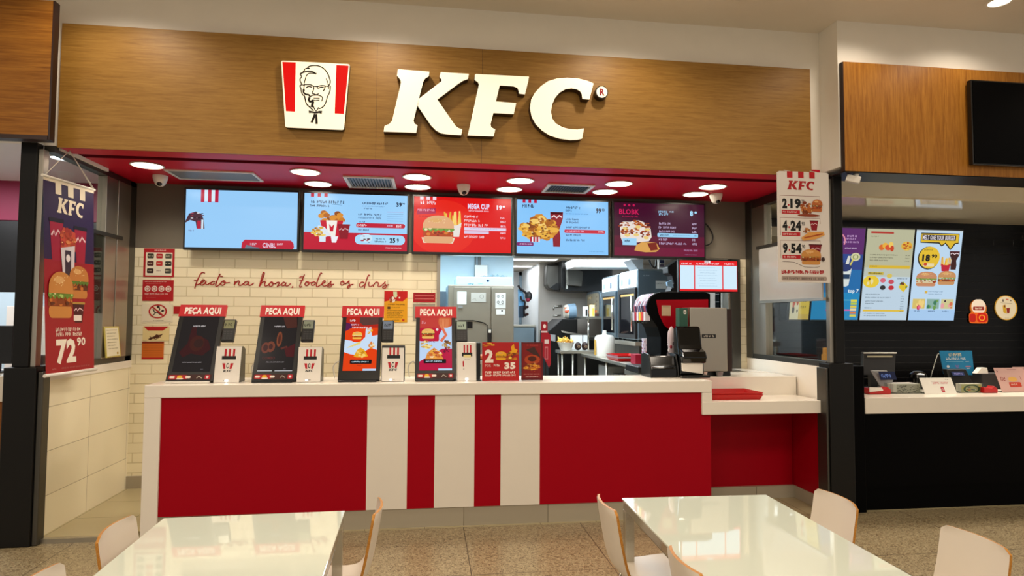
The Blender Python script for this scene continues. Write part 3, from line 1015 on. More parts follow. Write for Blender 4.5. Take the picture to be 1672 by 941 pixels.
def art_tv1(g):
    g.rect(0, 0, 1, 0.7, '9AD0FA')
    g.rect(0, 0.69, 1, 1, 'C01030')
    stripes3(g, 0.06, 0.0, 0.22, 0.065, 'C01838')
    g.bars(0.06, 0.125, 0.385, 0.175, '1E2C4C', 1); g.bars(0.055, 0.20, 0.24, 0.24, '283858', 2)
    g.line([(0.26, 0.19), (0.36, 0.20)], 0.006, '5A88B8')
    pic_bucket(g.sub(0.14, 0.32, 0.39, 0.76), 5)
    g.poly([(0.14, 0.57), (0.07, 0.72), (0.2, 0.78), (0.26, 0.74), (0.2, 0.6)], 'DDE6F0')
    s = g.sub(0.07, 0.57, 0.22, 0.78); pic_chicken(s, 8, ('E8C04A', 'F0D070', 'D8A838', 'C88A28'), 20)
    g.rect(0.15, 0.76, 0.21, 0.86, 'D8E8F4')
    pic_cup(g.sub(0.325, 0.54, 0.44, 0.80), '8C0E22', '8C0E22')
    g.poly([(0.26, 0.76), (0.33, 0.76), (0.31, 0.87), (0.27, 0.87)], 'EEF2F8')
    g.bars(0.56, 0.13, 0.81, 0.175, '1C2A50', 3); g.bars(0.56, 0.195, 0.78, 0.215, '6A94C4', 4); g.bars(0.57, 0.235, 0.66, 0.26, '3A5078', 9)
    g.text('39', 0.89, 0.125, 0.945, 0.205, '14203C', 0.05); g.text('90', 0.95, 0.13, 0.975, 0.16, '14203C', 0.03)
    g.bars(0.52, 0.335, 0.75, 0.37, '1E2C50', 5); g.bars(0.52, 0.40, 0.68, 0.43, '4A6890', 6); g.bars(0.69, 0.39, 0.76, 0.435, '1E2C50', 7)
    g.bars(0.53, 0.475, 0.59, 0.50, '304870', 8)
    for k in range(5):
        g.line([(0.80, 0.30 + 0.04 * k), (0.96, 0.30 + 0.04 * k)], 0.006, 'B890B8' if k == 0 else '7AA4D0')
    g.rrect(0.5, 0.51, 0.98, 0.59, 0.02, 0.035, 'C01434')
    g.bars(0.51, 0.53, 0.62, 0.57, 'F4D8E0', 11); g.bars(0.80, 0.535, 0.87, 0.565, 'E0C0E0', 12); g.bars(0.89, 0.53, 0.96, 0.575, 'F4D8E0', 13)
    g.bars(0.52, 0.615, 0.63, 0.645, '304870', 14)
    g.rrect(0.49, 0.72, 0.98, 0.89, 0.045, 0.08, 'A8DAFA')
    g.ell(0.60, 0.78, 0.06, 0.075, 'C8E6F8'); pic_bits(g, 8, ['3A3038', '6A5A58', 'B01838'], 2, 0.016, (0.56, 0.74, 0.63, 0.86))
    g.bars(0.69, 0.775, 0.79, 0.80, '283858', 15); g.bars(0.68, 0.82, 0.80, 0.85, '283858', 16)
    g.text('25', 0.83, 0.765, 0.885, 0.855, '14203C', 0.05); g.text('9', 0.90, 0.77, 0.92, 0.85, '14203C', 0.04)
    g.bars(0.79, 0.935, 0.95, 0.955, 'F0D0D8', 17)


def art_tv2(g):
    g.rect(0, 0, 1, 1, 'DE1414')
    g.ell(0.3, 0.55, 0.34, 0.5, 'E6281C'); 
    for k in range(3):
        g.rect(0.06 + 0.065 * k, 0.0, 0.095 + 0.065 * k, 0.06, 'F4D8E8')
    g.bars(0.06, 0.08, 0.23, 0.14, 'F6E4EE', 1); 
    g.poly([(0.03, 0.24), (0.22, 0.2), (0.22, 0.3), (0.03, 0.33)], 'B0204C'); g.bars(0.035, 0.225, 0.215, 0.265, 'F0A8C0', 2); g.bars(0.05, 0.345, 0.2, 0.365, '8A1830', 3)
    pic_fries(g.sub(0.31, 0.25, 0.49, 0.72), 'E8E0D8', 4)
    g.poly([(0.08, 0.74), (0.42, 0.74), (0.4, 0.84), (0.1, 0.84)], 'E8DCC0')
    pic_burger(g.sub(0.09, 0.34, 0.41, 0.84), 'E0A878', 'B8401C', '6E9A3C', 6)
    g.text('MEGA CUP', 0.55, 0.105, 0.775, 0.205, 'E4D8F4', 0.05); g.bars(0.56, 0.225, 0.77, 0.25, 'F0D0DC', 5)
    g.text('19', 0.85, 0.12, 0.905, 0.21, 'F4ECF8', 0.06); g.ell(0.925, 0.145, 0.014, 0.02, 'F4ECF8')
    for k, (v, w) in enumerate(((0.32, 0.15), (0.395, 0.17), (0.475, 0.27), (0.69, 0.22))):
        g.bars(0.515, v, 0.515 + w, v + 0.045, 'F4D4DC', 20 + k)
        g.bars(0.89, v + 0.015, 0.95, v + 0.05, 'F0D4E4', 30 + k)
    g.rect(0.515, 0.54, 0.95, 0.595, 'E2D4EE'); g.bars(0.58, 0.553, 0.86, 0.572, 'A890C0', 8)
    g.rect(0.515, 0.605, 0.77, 0.655, 'DCC8E4'); g.bars(0.89, 0.615, 0.95, 0.65, 'F0D4E4', 9)


def art_tv3(g):
    g.rect(0, 0, 1, 1, '86C6FA')
    stripes3(g, 0.06, 0.0, 0.215, 0.06, 'B8143C')
    g.bars(0.055, 0.085, 0.215, 0.15, '1C2440', 1)
    pic_glass(g.sub(0.36, 0.215, 0.5, 0.86))
    g.poly([(0.04, 0.55), (0.1, 0.5), (0.17, 0.34), (0.2, 0.27), (0.27, 0.26), (0.36, 0.4), (0.43, 0.46), (0.445, 0.6), (0.38, 0.7), (0.2, 0.74), (0.08, 0.68)], 'D08A2A')
    pic_chicken(g.sub(0.03, 0.26, 0.45, 0.76), 12, ('C4801E', 'E8B040', 'A85C14', 'DFA030', '8A4410', 'F0C868'), 60)
    for k in range(3):
        g.rect(0.14 + 0.035 * k, 0.69, 0.16 + 0.035 * k, 0.78, 'B01838'); g.rect(0.16 + 0.035 * k, 0.69, 0.175 + 0.035 * k, 0.78, 'F0ECF0')
    g.rrect(0.0, 0.79, 0.18, 0.855, 0.01, 0.02, '7A2068'); g.bars(0.03, 0.81, 0.17, 0.835, 'E8C0E0', 3)
    g.bars(0.53, 0.10, 0.71, 0.145, '14284C', 4); g.bars(0.53, 0.16, 0.60, 0.20, '14284C', 5); g.bars(0.53, 0.23, 0.78, 0.25, '4A80BC', 6)
    g.text('99', 0.865, 0.12, 0.92, 0.22, '141C34', 0.06); g.ring(0.945, 0.15, 0.015, 0.026, 0.4, '141C34')
    for k, (v, w) in enumerate(((0.325, 0.15), (0.385, 0.16), (0.475, 0.27), (0.62, 0.17), (0.715, 0.22))):
        g.bars(0.53, v, 0.53 + w, v + 0.035, '1A3A68', 40 + k)
    g.rrect(0.515, 0.535, 0.965, 0.60, 0.012, 0.025, 'C81434'); g.bars(0.53, 0.55, 0.75, 0.58, 'F0B0D0', 8); g.bars(0.89, 0.55, 0.955, 0.58, 'F8D8E0', 9)
    g.bars(0.79, 0.93, 0.96, 0.945, '4A88C4', 10)


def art_tv4(g):
    g.rect(0, 0, 1, 1, '3E0A28')
    g.rect(0, 0.62, 1, 1, '5A0A2C'); g.rect(0.0, 0.84, 1, 1, '6E0C34')
    for k in range(3):
        g.ell(0.115 + 0.05 * k, 0.045, 0.013, 0.022, 'C01850')
    g.text('BLOBK', 0.055, 0.12, 0.275, 0.22, 'CC1A58', 0.03); g.bars(0.09, 0.245, 0.265, 0.275, 'B01850', 1)
    g.poly([(0.06, 0.4), (0.1, 0.36), (0.18, 0.36), (0.21, 0.34), (0.27, 0.33), (0.32, 0.36), (0.34, 0.38), (0.36, 0.44), (0.4, 0.48), (0.41, 0.64), (0.38, 0.72), (0.1, 0.78), (0.07, 0.66)], 'E8DCD4')
    for i, (u, v) in enumerate(((0.11, 0.42), (0.25, 0.38), (0.35, 0.43), (0.13, 0.54), (0.23, 0.53), (0.34, 0.58))):
        pic_chicken(g.sub(u - 0.06, v - 0.08, u + 0.06, v + 0.08), 30 + i, ('9A3A14', 'C8702A', '7A2410', 'B0521C'), 14)
        g.ell(u + 0.01, v + 0.075, 0.03, 0.03, 'E8C878')
    g.rect(0.09, 0.67, 0.245, 0.80, '9CD2F4'); g.bars(0.115, 0.70, 0.21, 0.75, '1C3050', 2)
    g.poly([(0.22, 0.9), (0.24, 0.8), (0.3, 0.74), (0.46, 0.74), (0.5, 0.86), (0.46, 0.92), (0.34, 0.93)], 'D8A050')
    g.poly([(0.36, 0.76), (0.46, 0.74), (0.48, 0.88), (0.4, 0.9)], '7A2010')
    g.bars(0.49, 0.135, 0.60, 0.175, '9AD0F8', 3); g.bars(0.49, 0.18, 0.60, 0.22, '9AD0F8', 5); g.bars(0.61, 0.135, 0.66, 0.165, 'B8D8F4', 4)
    g.text('8', 0.84, 0.12, 0.875, 0.22, 'A8DCFA', 0.06); g.ell(0.905, 0.15, 0.014, 0.022, 'A8DCFA')
    for k, (v, w) in enumerate(((0.355, 0.16), (0.43, 0.21), (0.505, 0.18), (0.66, 0.11), (0.735, 0.31))):
        g.bars(0.49, v, 0.49 + w, v + 0.042, 'BCA8CC', 50 + k); g.bars(0.865, v, 0.92, v + 0.042, 'C4B4D4', 60 + k)
    g.rrect(0.475, 0.56, 0.93, 0.635, 0.01, 0.02, '98D0F4'); g.bars(0.5, 0.58, 0.62, 0.615, '2A4460', 7); g.bars(0.65, 0.59, 0.85, 0.6, '5A88A8', 8); g.bars(0.89, 0.58, 0.92, 0.61, '2A4460', 9)
    g.bars(0.77, 0.865, 0.93, 0.895, 'B08AB4', 10); g.bars(0.78, 0.955, 0.92, 0.97, '9A78A4', 11)


for i, ((x0, x1), lab, art) in enumerate(zip(TVX, TVL, (art_tv0, art_tv1, art_tv2, art_tv3, art_tv4))):
    t = thing('hanging_menu_screen', lab, 'screen', ((x0 + x1) / 2, 5.82, TVZ0), 'menu screens over the counter')
    b = MB(); b.box(x0, x1, TVY, TVY + 0.045, TVZ0, TVZ1, 'black_satin'); b.box(x0 + 0.2, x1 - 0.2, TVY + 0.045, TVY + 0.075, TVZ0 + 0.1, TVZ1 - 0.1, 'black_satin')
    b.build('casing', t, 0.004)
    b = MB(); b.box((x0 + x1) / 2 - 0.15, (x0 + x1) / 2 + 0.15, TVY + 0.075, 5.898, TVZ0 + 0.18, TVZ1 - 0.18, 'black_metal'); b.build('wall_bracket', t)
    b = MB()
    e = 0.016
    g = G(b, (x0 + e, TVY - 0.0005, TVZ1 - e), (x1 - x0 - 2 * e, 0, 0), (0, 0, -(TVZ1 - TVZ0 - 2 * e - 0.006)), 'E')
    art(g)
    b.build('display', t)
b = MB()
b.tube(smooth_path([(2.63, 5.85, 2.45), (2.70, 5.86, 2.42), (2.755, 5.86, 2.33), (2.74, 5.86, 2.25), (2.68, 5.86, 2.22), (2.63, 5.85, 2.23)], 5), 0.006, 'black_satin')
b.build('power_cord', t)

# narrow order monitor hanging lower at the end
x0, x1, z0, z1, y = 2.345, 2.945, 1.755, 2.07, 5.72
t = thing('order_monitor', 'smaller red and white order screen hung lower beneath the purple screen\'s end', 'screen', (2.66, y, z0))
b = MB(); b.box(x0, x1, y, y + 0.04, z0, z1, 'black_satin'); b.build('casing', t, 0.004)
b = MB(); b.tube([(2.72, y + 0.04, 1.9), (2.72, 5.90, 1.9)], 0.02, 'black_metal'); b.box(2.66, 2.78, y + 0.03, y + 0.05, 1.84, 1.96, 'black_metal'); b.build('wall_bracket', t)
b = MB()
g = G(b, (x0 + 0.012, y - 0.0005, z1 - 0.012), (x1 - x0 - 0.024, 0, 0), (0, 0, -(z1 - z0 - 0.024)), 'E')
g.rect(0, 0, 1, 1, 'E4141C')
for k, (u0, u1) in enumerate(((0.01, 0.245), (0.265, 0.735), (0.755, 0.99))):
    g.rect(u0, 0.16, u1, 0.93, 'D2ECFC')
    g.bars(u0 + 0.02, 0.075, u1 - 0.03, 0.13, 'F8D8E0', k)
for k in range(8):
    g.bars(0.31 + 0.02 * (k % 3), 0.22 + 0.085 * k, 0.62 + 0.03 * (k % 2), 0.24 + 0.085 * k, '8CB0CC', 70 + k)
g.rect(0.43, 0.0, 0.53, 0.07, 'F4E4E8'); g.bars(0.44, 0.015, 0.52, 0.055, '803040', 3)
b.build('display', t)

# ================================================================== writing on the tiles
SCR_A = [
    [(238, 92), (222, 82), (196, 86), (172, 118), (148, 165), (126, 220), (112, 262), (106, 296)], [(95, 182), (120, 184), (150, 176)],
    [(118, 246), (150, 240), (190, 222), (222, 200), (236, 186), (226, 178), (204, 186), (186, 212), (184, 240), (204, 248), (236, 228), (256, 196)], [(256, 190), (250, 222), (262, 244), (286, 236), (312, 212)],
    [(372, 205), (346, 200), (322, 218), (318, 240), (340, 244), (368, 222)], [(444, 100), (430, 118), (412, 160), (392, 210), (382, 250), (392, 268), (420, 250), (446, 226)], [(434, 128), (475, 136)],
    [(490, 190), (464, 202), (448, 226), (460, 248), (486, 246), (506, 222), (504, 198), (484, 190), (478, 202), (500, 214), (535, 218), (568, 214)],
    [(640, 196), (634, 222), (624, 248)], [(626, 246), (656, 208), (682, 192), (694, 204), (684, 236), (696, 252), (722, 246), (756, 222)],
    [(810, 206), (786, 200), (762, 216), (756, 240), (776, 248), (802, 232), (816, 210)], [(822, 204), (812, 236), (828, 252), (856, 242), (886, 220)],
    [(955, 268), (974, 226), (998, 178), (1016, 128), (1026, 92), (1014, 80), (1002, 104), (986, 160), (970, 220), (958, 266)], [(962, 262), (994, 216), (1024, 198), (1036, 210), (1026, 244), (1040, 262), (1066, 252), (1090, 232)],
    [(1120, 208), (1098, 220), (1088, 246), (1102, 266), (1126, 258), (1140, 232), (1130, 210), (1112, 206), (1128, 224), (1158, 226), (1172, 230)],
    [(1168, 236), (1190, 216), (1214, 210), (1222, 224), (1204, 250), (1192, 276)], [(1196, 262), (1220, 252), (1256, 236)],
    [(1300, 216), (1276, 210), (1256, 230), (1256, 254), (1280, 256), (1302, 236), (1312, 216)], [(1314, 214), (1304, 246), (1320, 262), (1346, 250), (1372, 228)], [(1402, 262), (1390, 286)]]
SCR_B = [
    [(220, 108), (206, 140), (190, 180), (168, 228), (156, 262), (164, 278), (188, 262)], [(152, 152), (168, 140), (196, 134)], [(150, 184), (178, 186), (206, 180)],
    [(256, 202), (234, 214), (226, 240), (242, 256), (266, 246), (280, 222), (268, 204), (250, 204), (270, 220), (296, 218), (316, 212)],
    [(368, 216), (340, 206), (318, 220), (312, 244), (330, 252), (356, 236), (374, 214)], [(452, 100), (440, 86), (426, 104), (404, 156), (386, 210), (376, 252), (386, 270), (414, 258), (448, 234)],
    [(448, 234), (484, 214), (496, 196), (482, 190), (464, 204), (454, 238), (470, 260), (500, 258), (530, 240)],
    [(530, 240), (560, 212), (572, 194), (566, 222), (576, 256), (560, 274), (534, 272), (530, 260), (556, 244), (585, 240), (612, 236)],
    [(724, 196), (706, 204), (696, 228), (708, 248), (732, 242), (744, 218), (732, 196), (718, 196), (732, 212), (760, 230)],
    [(756, 236), (790, 210), (810, 192), (806, 220), (822, 254), (808, 282), (788, 286), (790, 268), (816, 248), (866, 236)],
    [(1010, 216), (980, 208), (956, 226), (946, 256), (962, 274), (990, 262), (1014, 236)], [(1082, 126), (1072, 114), (1058, 130), (1040, 180), (1024, 236), (1010, 294)],
    [(1074, 206), (1068, 240), (1078, 266), (1104, 262), (1130, 240)], [(1128, 272), (1140, 236), (1164, 210), (1190, 214), (1196, 232), (1190, 262), (1210, 268), (1240, 250)],
    [(1240, 250), (1272, 222), (1286, 200), (1282, 228), (1302, 262), (1286, 288), (1262, 290), (1250, 276), (1284, 256), (1336, 240)]]
SCR = [([(305 + x / 8.089, 435 + y / 8.089) for x, y in s], 0 if max(p[0] for p in s) < 600 else 1 if max(p[0] for p in s) < 900 else 2) for s in SCR_A]
SCR += [([(470 + x / 8.089, 435 + y / 8.089) for x, y in s], 3 if max(p[0] for p in s) < 650 else 4 if max(p[0] for p in s) < 900 else 5) for s in SCR_B]
t = thing('wall_lettering', 'thin red handwritten slogan across the cream tiled wall', 'lettering', (-1.19, 5.9, 1.72))
WORDS = [MB() for _ in range(6)]
for s, k in SCR:
    b = WORDS[k]
    p = [at(x, y, 5.895) for x, y in s]
    b.tube(smooth_path(p, 5), 0.0048, ink('A8201A'), 6)
for b in WORDS:
    b.build('word', t)

# ================================================================== papers on the tiled wall
def sheet(name, x0, x1, z0, z1, y, label, cat, base, draw, th=0.003, group=None):
    b = MB(); b.box(x0, x1, y - th, y, z0, z1, base)
    g = G(b, (x0, y - th, z1), (x1 - x0, 0, 0), (0, 0, -(z1 - z0)), 'P')
    draw(g)
    return b.build(name, label=label, cat=cat, group=group)


GP = 'notices on the tiled wall'


def d1(g):
    g.rect(0.07, 0.14, 0.93, 0.95, 'E8E0CC'); g.bars(0.34, 0.04, 0.75, 0.09, 'F0D8D0', 1)
    cs = ['3A3A2C', 'B01A22', '50503E', '4A2020', 'C02A2A', '22261C', '34201C', 'E8E0CC', '3C3A30']
    for k in range(9):
        u, v = 0.12 + 0.29 * (k % 3), 0.18 + 0.26 * (k // 3)
        g.rrect(u, v, u + 0.21, v + 0.17, 0.03, 0.04, cs[k]); g.bars(u + 0.02, v + 0.06, u + 0.19, v + 0.1, 'D8CDB4' if k != 7 else '6A2020', 5 + k)


def d2(g):
    g.bars(0.07, 0.06, 0.8, 0.1, 'F0D8D0', 2); g.bars(0.12, 0.17, 0.6, 0.185, 'D89890', 3)
    for k in range(4):
        g.ring(0.16 + 0.225 * k, 0.42, 0.095, 0.14, 0.34, 'EADCD0'); g.ell(0.16 + 0.225 * k, 0.42, 0.045, 0.065, 'E0CFC4')
    g.bars(0.08, 0.64, 0.85, 0.69, 'F0D8D0', 4); g.bars(0.12, 0.76, 0.62, 0.775, 'D89890', 5); g.bars(0.12, 0.83, 0.45, 0.845, 'D89890', 6)


def d3(g):
    g.line([(0.36, 0.28), (0.44, 0.5), (0.36, 0.62)], 0.06, '3A2A22'); g.line([(0.55, 0.12), (0.58, 0.3), (0.52, 0.48), (0.66, 0.62)], 0.06, '3A2A22'); g.line([(0.42, 0.46), (0.7, 0.4)], 0.045, '3A2A22')
    g.ell(0.53, 0.16, 0.05, 0.07, '3A2A22'); g.ell(0.68, 0.36, 0.045, 0.06, '3A2A22')
    g.ring(0.52, 0.40, 0.30, 0.38, 0.17, 'B41A1E'); g.line([(0.33, 0.14), (0.72, 0.66)], 0.075, 'B41A1E')
    g.bars(0.38, 0.88, 0.74, 0.925, '4A4030', 7); g.line([(0.05, 0.94), (0.95, 0.94)], 0.012, '8A8064')


def d4(g):
    g.poly([(0.02, 0.0), (0.98, 0.0), (0.76, 0.3), (0.2, 0.3)], 'B41A1E')
    g.poly([(0.2, 0.9), (0.3, 0.78), (0.42, 0.7), (0.52, 0.55), (0.62, 0.6), (0.78, 0.5), (0.7, 0.66), (0.58, 0.8), (0.4, 0.86), (0.3, 0.95)], '4A2410')
    g.line([(0.26, 0.72), (0.5, 0.9), (0.7, 0.72)], 0.05, '4A2410')


def d5(g):
    g.rect(0, 0, 1, 0.1, '7A2210')
    for k in range(5):
        g.line([(0.06, 0.24 + 0.13 * k), (0.94, 0.24 + 0.13 * k)], 0.015, 'A84A14')
    g.rect(0, 0.9, 1, 1, 'B41A1E')


sheet('wall_poster', -2.456, -2.203, 1.843, 2.093, 5.898, 'red-bordered poster with nine small food pictures, topmost in the column of wall notices', 'poster', ink('B01A22'), d1, group=GP)
sheet('wall_poster', -2.457, -2.203, 1.634, 1.817, 5.898, 'red notice with four white ringed symbols, second from top on the tiled wall', 'poster', ink('AE1A20'), d2, group=GP)
sheet('no_smoking_notice', -2.457, -2.205, 1.446, 1.608, 5.898, 'white notice with a red barred circle on the cream tiles', 'notice', ink('E6DCC2'), d3, group=GP)
sheet('wall_poster', -2.443, -2.228, 1.288, 1.412, 5.898, 'small pale poster with red top flap and brown scribbled food drawing', 'poster', ink('E2CE94'), d4, group=GP)
sheet('wall_notice', -2.446, -2.268, 1.128, 1.281, 5.898, 'small orange ruled notice, lowest in the column on the cream tiles', 'notice', ink('CC6A20'), d5, group=GP)


def d6(g):
    g.poly([(0, 0), (0.35, 0), (0.12, 0.55), (0.35, 1), (0, 1)], 'A01A1E') if False else None
    g.line([(0.4, 0.5), (0.95, 0.5)], 0.14, 'D8A8A0')


b = MB()
b.prism([(-2.198, 5.896, 1.588), (-2.06, 5.896, 1.588), (-2.06, 5.896, 1.522), (-2.12, 5.896, 1.522), (-2.13, 5.896, 1.508), (-2.145, 5.896, 1.522), (-2.198, 5.896, 1.522)], (0, 0.002, 0), ink('AC1A1E'))
b.build('wall_notice', label='little red arrow-shaped notice peeking out beside the first dark kiosk', cat='notice', group=GP)


def d7(g):
    g.rect(0, 0, 1, 0.35, 'C01A18'); g.poly([(0, 0.35), (0.2, 0.31), (0.8, 0.33), (1, 0.2), (1, 0.45), (0, 0.45)], 'E0A01C')
    g.poly([(0.38, 0.02), (0.54, 0.02), (0.56, 0.16), (0.5, 0.22), (0.4, 0.18)], 'C8D8B0'); pic_bits(g, 14, ['D8C8C0', '8A3A2A', 'E8E0D4', 'B07040'], 4, 0.05, (0.25, 0.18, 0.75, 0.36))
    g.bars(0.16, 0.41, 0.92, 0.45, '5A3A10', 1); g.rect(0.14, 0.5, 0.27, 0.58, '5A3A10')
    g.bars(0.32, 0.51, 0.7, 0.54, '6A4812', 2)
    for k in range(5):
        g.bars(0.12, 0.61 + 0.055 * k, 0.86 - 0.07 * (k % 3), 0.64 + 0.055 * k, '6A4812', 3 + k)
    g.bars(0.34, 0.92, 0.66, 0.95, '6A4812', 9); g.rect(0.78, 0.9, 0.88, 0.96, 'B03018')


sheet('wall_poster', -0.39, -0.18, 1.458, 1.744, 5.898, 'yellow and red poster of fine print on the tiles between two order kiosks', 'poster', ink('E0A01C'), d7, group=GP)


def d8(g):
    for k in range(5):
        g.line([(0.06, 0.12 + 0.17 * k), (0.94, 0.12 + 0.17 * k)], 0.05, 'D88A84' if k % 2 else '7A1418')


sheet('wall_notice', -0.128, 0.072, 1.642, 1.731, 5.898, 'small red lined notice at the very edge of the tiled wall', 'notice', ink('A81A22'), d8, group=GP)
sheet('wall_notice', -0.13, 0.07, 1.47, 1.63, 5.898, 'grey sheet under the small red notice behind the last kiosk', 'notice', ink('9C9484'), lambda g: g.line([(0.3, 0.02), (0.6, 0.02)], 0.03, '3A3A38'), group=GP)

# ================================================================== the counter
t = thing('service_counter', 'long white-topped counter with red front and white stripes', 'counter', (0.12, 4.9, 0))
b = MB(); b.box(-1.905, 2.17, 4.65, 5.18, 0.942, 1.03, 'worktop'); b.build('worktop', t, 0.004)
b = MB(); b.box(-1.905, -1.80, 4.652, 5.18, 0.0, 0.942, 'worktop'); b.build('end_panel', t, 0.003)
b = MB(); b.box(-1.80, 2.16, 4.70, 5.16, 0.12, 0.94, 'cream_panel'); b.build('body', t)
xs = [(-1.80, -0.415, 'red_panel'), (-0.415, -0.13, 'cream_panel'), (-0.13, 0.064, 'red_panel'), (0.064, 0.352, 'cream_panel'), (0.352, 0.545, 'red_panel'), (0.545, 0.835, 'cream_panel'), (0.835, 2.165, 'red_panel')]
for x0, x1, m in xs:
    b = MB(); b.box(x0, x1, 4.668, 4.70, 0.135, 0.941, m)
    b.build('red_panel' if m == 'red_panel' else 'white_stripe', t)
b = MB(); b.box(-1.80, 2.14, 4.675, 4.72, 0.0, 0.135, 'tile_base'); b.build('kick_plate', t)

t = thing('serving_shelf', 'low white serving shelf with step at the counter\'s end, red alcove below', 'counter', (2.62, 4.9, 0))
b = MB(); b.box(2.09, 3.085, 4.65, 5.06, 0.772, 0.87, 'worktop'); b.box(2.09, 2.172, 4.652, 5.06, 0.86, 0.941, 'worktop'); b.build('shelf', t, 0.003)
b = MB(); b.box(2.172, 3.11, 5.05, 5.5, 0.772, 1.022, 'worktop'); b.box(2.93, 3.11, 5.5, 5.88, 0.9, 1.022, 'worktop'); b.build('upstand', t, 0.003)
b = MB(); b.box(2.17, 3.105, 5.12, 5.16, 0.0, 0.77, 'red_panel'); b.build('back_panel', t)

# red trays at the end
b = MB()
def tray_shape(b, x0, x1, y0, y1, z, h, m, fl=0.02):
    for s, (za, zb) in ((0, (z, z + 0.004)),):
        b.box(x0, x1, y0, y1, z, z + 0.004, m)
    o = [(x0 - fl, y0 - fl), (x1 + fl, y0 - fl), (x1 + fl, y1 + fl), (x0 - fl, y1 + fl)]
    i = [(x0, y0), (x1, y0), (x1, y1), (x0, y1)]
    vs = [(x, y, z) for x, y in i] + [(x, y, z + h) for x, y in o] + [(x + (0.006 if x < (x0 + x1) / 2 else -0.006), y + (0.006 if y < (y0 + y1) / 2 else -0.006), z + h) for x, y in o] + [(x, y, z + 0.004) for x, y in i]
    fs = []
    for a in range(3):
        for k in range(4):
            fs.append((a * 4 + k, a * 4 + (k + 1) % 4, a * 4 + 4 + (k + 1) % 4, a * 4 + 4 + k))
    b.add(vs, fs, m)
for k, lab in enumerate(('red plastic tray lying lowest on the white serving shelf', 'red plastic tray stacked on another on the serving shelf')):
    b = MB(); tray_shape(b, 2.215, 2.62, 4.76, 5.02, 0.871 + 0.016 * k, 0.04, 'red_plastic')
    b.build('serving_tray', bevel=0.003, label=lab, cat='tray', group='red trays on the serving shelf')
# ================================================================== self-order kiosks on the counter
CT = 1.031
KY0, KDY, KDZ = 4.765, 0.262, 0.545
KL = math.hypot(KDY, KDZ)
KE = Vector((0, KDY / KL, KDZ / KL))          # up along the leaning face
KN = Vector((0, -KDZ / KL, KDY / KL))         # out of the face


def art_k_dark(g, seed, title):
    g.rect(0, 0, 1, 1, '24201F')
    if seed == 1:
        g.poly([(0.3, 0.2), (0.42, 0.18), (0.45, 0.34), (0.8, 0.44), (0.92, 0.6), (0.72, 0.72), (0.4, 0.68), (0.2, 0.75), (0.08, 0.66), (0.26, 0.5)], '3A1A1A')
        g.ell(0.52, 0.5, 0.2, 0.14, '42201A'); g.ell(0.56, 0.5, 0.13, 0.08, '34201C')
    else:
        g.poly([(0.55, 0.0), (0.95, 0.0), (1, 0.2), (0.7, 0.22), (0.62, 0.12)], '4A2820')
        g.ell(0.15, 0.58, 0.12, 0.1, '6A3426'); g.ell(0.3, 0.56, 0.12, 0.1, '703A28'); g.ell(0.15, 0.58, 0.07, 0.06, '3A1C1A'); g.ell(0.3, 0.56, 0.06, 0.05, '3A1C1A')
        g.ell(0.52, 0.42, 0.08, 0.14, '7A4028'); g.ell(0.52, 0.42, 0.04, 0.09, '4A241C'); g.line([(0.6, 0.6), (0.75, 0.56), (0.8, 0.66)], 0.04, '5E2C24')
        g.poly([(0.7, 0.6), (1, 0.5), (1, 0.75), (0.78, 0.74)], '4A1A1C'); g.text('COMBO', 0.1, 0.74, 0.46, 0.79, '5A2420', 0.01)
        g.rect(0.0, 0.985, 0.42, 1.0, 'C8C8C8'); g.rect(0.5, 0.985, 1.0, 1.0, 'B8B8BC')
    g.bars(0.33, 0.17, 0.66, 0.195, 'D8D0D0', seed); g.bars(0.22, 0.83, 0.74, 0.845, 'B8B0B0', seed + 1); g.bars(0.74, 0.955, 0.82, 0.965, '8A8488', seed + 2)


def art_k3(g):
    g.rect(0, 0, 1, 1, 'E2400E')
    g.rect(0, 0, 1, 0.2, 'B02418'); g.poly([(0.42, 0.0), (1, 0.0), (1, 0.13), (0.55, 0.16), (0.42, 0.1)], '5A3A34'); g.poly([(0, 0.1), (0.16, 0.13), (0.2, 0.2), (0, 0.27)], '5A1C4C')
    g.bars(0.12, 0.04, 0.32, 0.085, 'E8D8D0', 1); g.bars(0.15, 0.13, 0.42, 0.16, 'D8C8D8', 2); g.bars(0.2, 0.185, 0.82, 0.215, 'F0E4E0', 3)
    g.poly([(0, 0.43), (0.2, 0.45), (0.45, 0.47), (0.62, 0.38), (0.62, 0.22), (0.8, 0.22), (0.82, 0.36), (1, 0.34), (1, 0.62), (0.8, 0.58), (0.6, 0.66), (0.4, 0.72), (0.2, 0.7), (0, 0.66)], 'C8DCF2')
    g.ell(0.36, 0.35, 0.24, 0.13, 'E63A10'); pic_burger(g.sub(0.22, 0.28, 0.52, 0.42), 'F0B848', 'B85A14', 'E8D890', 3)
    pic_chicken(g.sub(0.6, 0.2, 0.85, 0.32), 4, ('F0B030', 'D88A1C', 'F4CC60'), 12)
    for k in range(6):
        g.line([(0.1 + 0.07 * k, 0.58 - 0.01 * k), (0.5, 0.46)], 0.012, 'E8D070')
    pic_chicken(g.sub(0.68, 0.44, 0.96, 0.6), 9, ('E88A2C', 'F0C050', 'F8E0A0', 'D8702C'), 16)
    g.poly([(0.3, 0.74), (0.4, 0.62), (0.5, 0.58), (0.62, 0.62), (0.74, 0.74), (0.6, 0.76), (0.4, 0.76)], 'E8A828'); pic_chicken(g.sub(0.34, 0.6, 0.7, 0.76), 14, ('E8B030', 'F4D070', 'C8881C'), 14)
    g.rrect(0.2, 0.80, 0.86, 0.875, 0.02, 0.014, '121014'); g.bars(0.26, 0.825, 0.78, 0.85, 'C8E0F0', 5); g.bars(0.42, 0.9, 0.58, 0.915, '4A1A10', 6)
    g.rect(0.6, 0.965, 1, 1, 'B8D4F0')


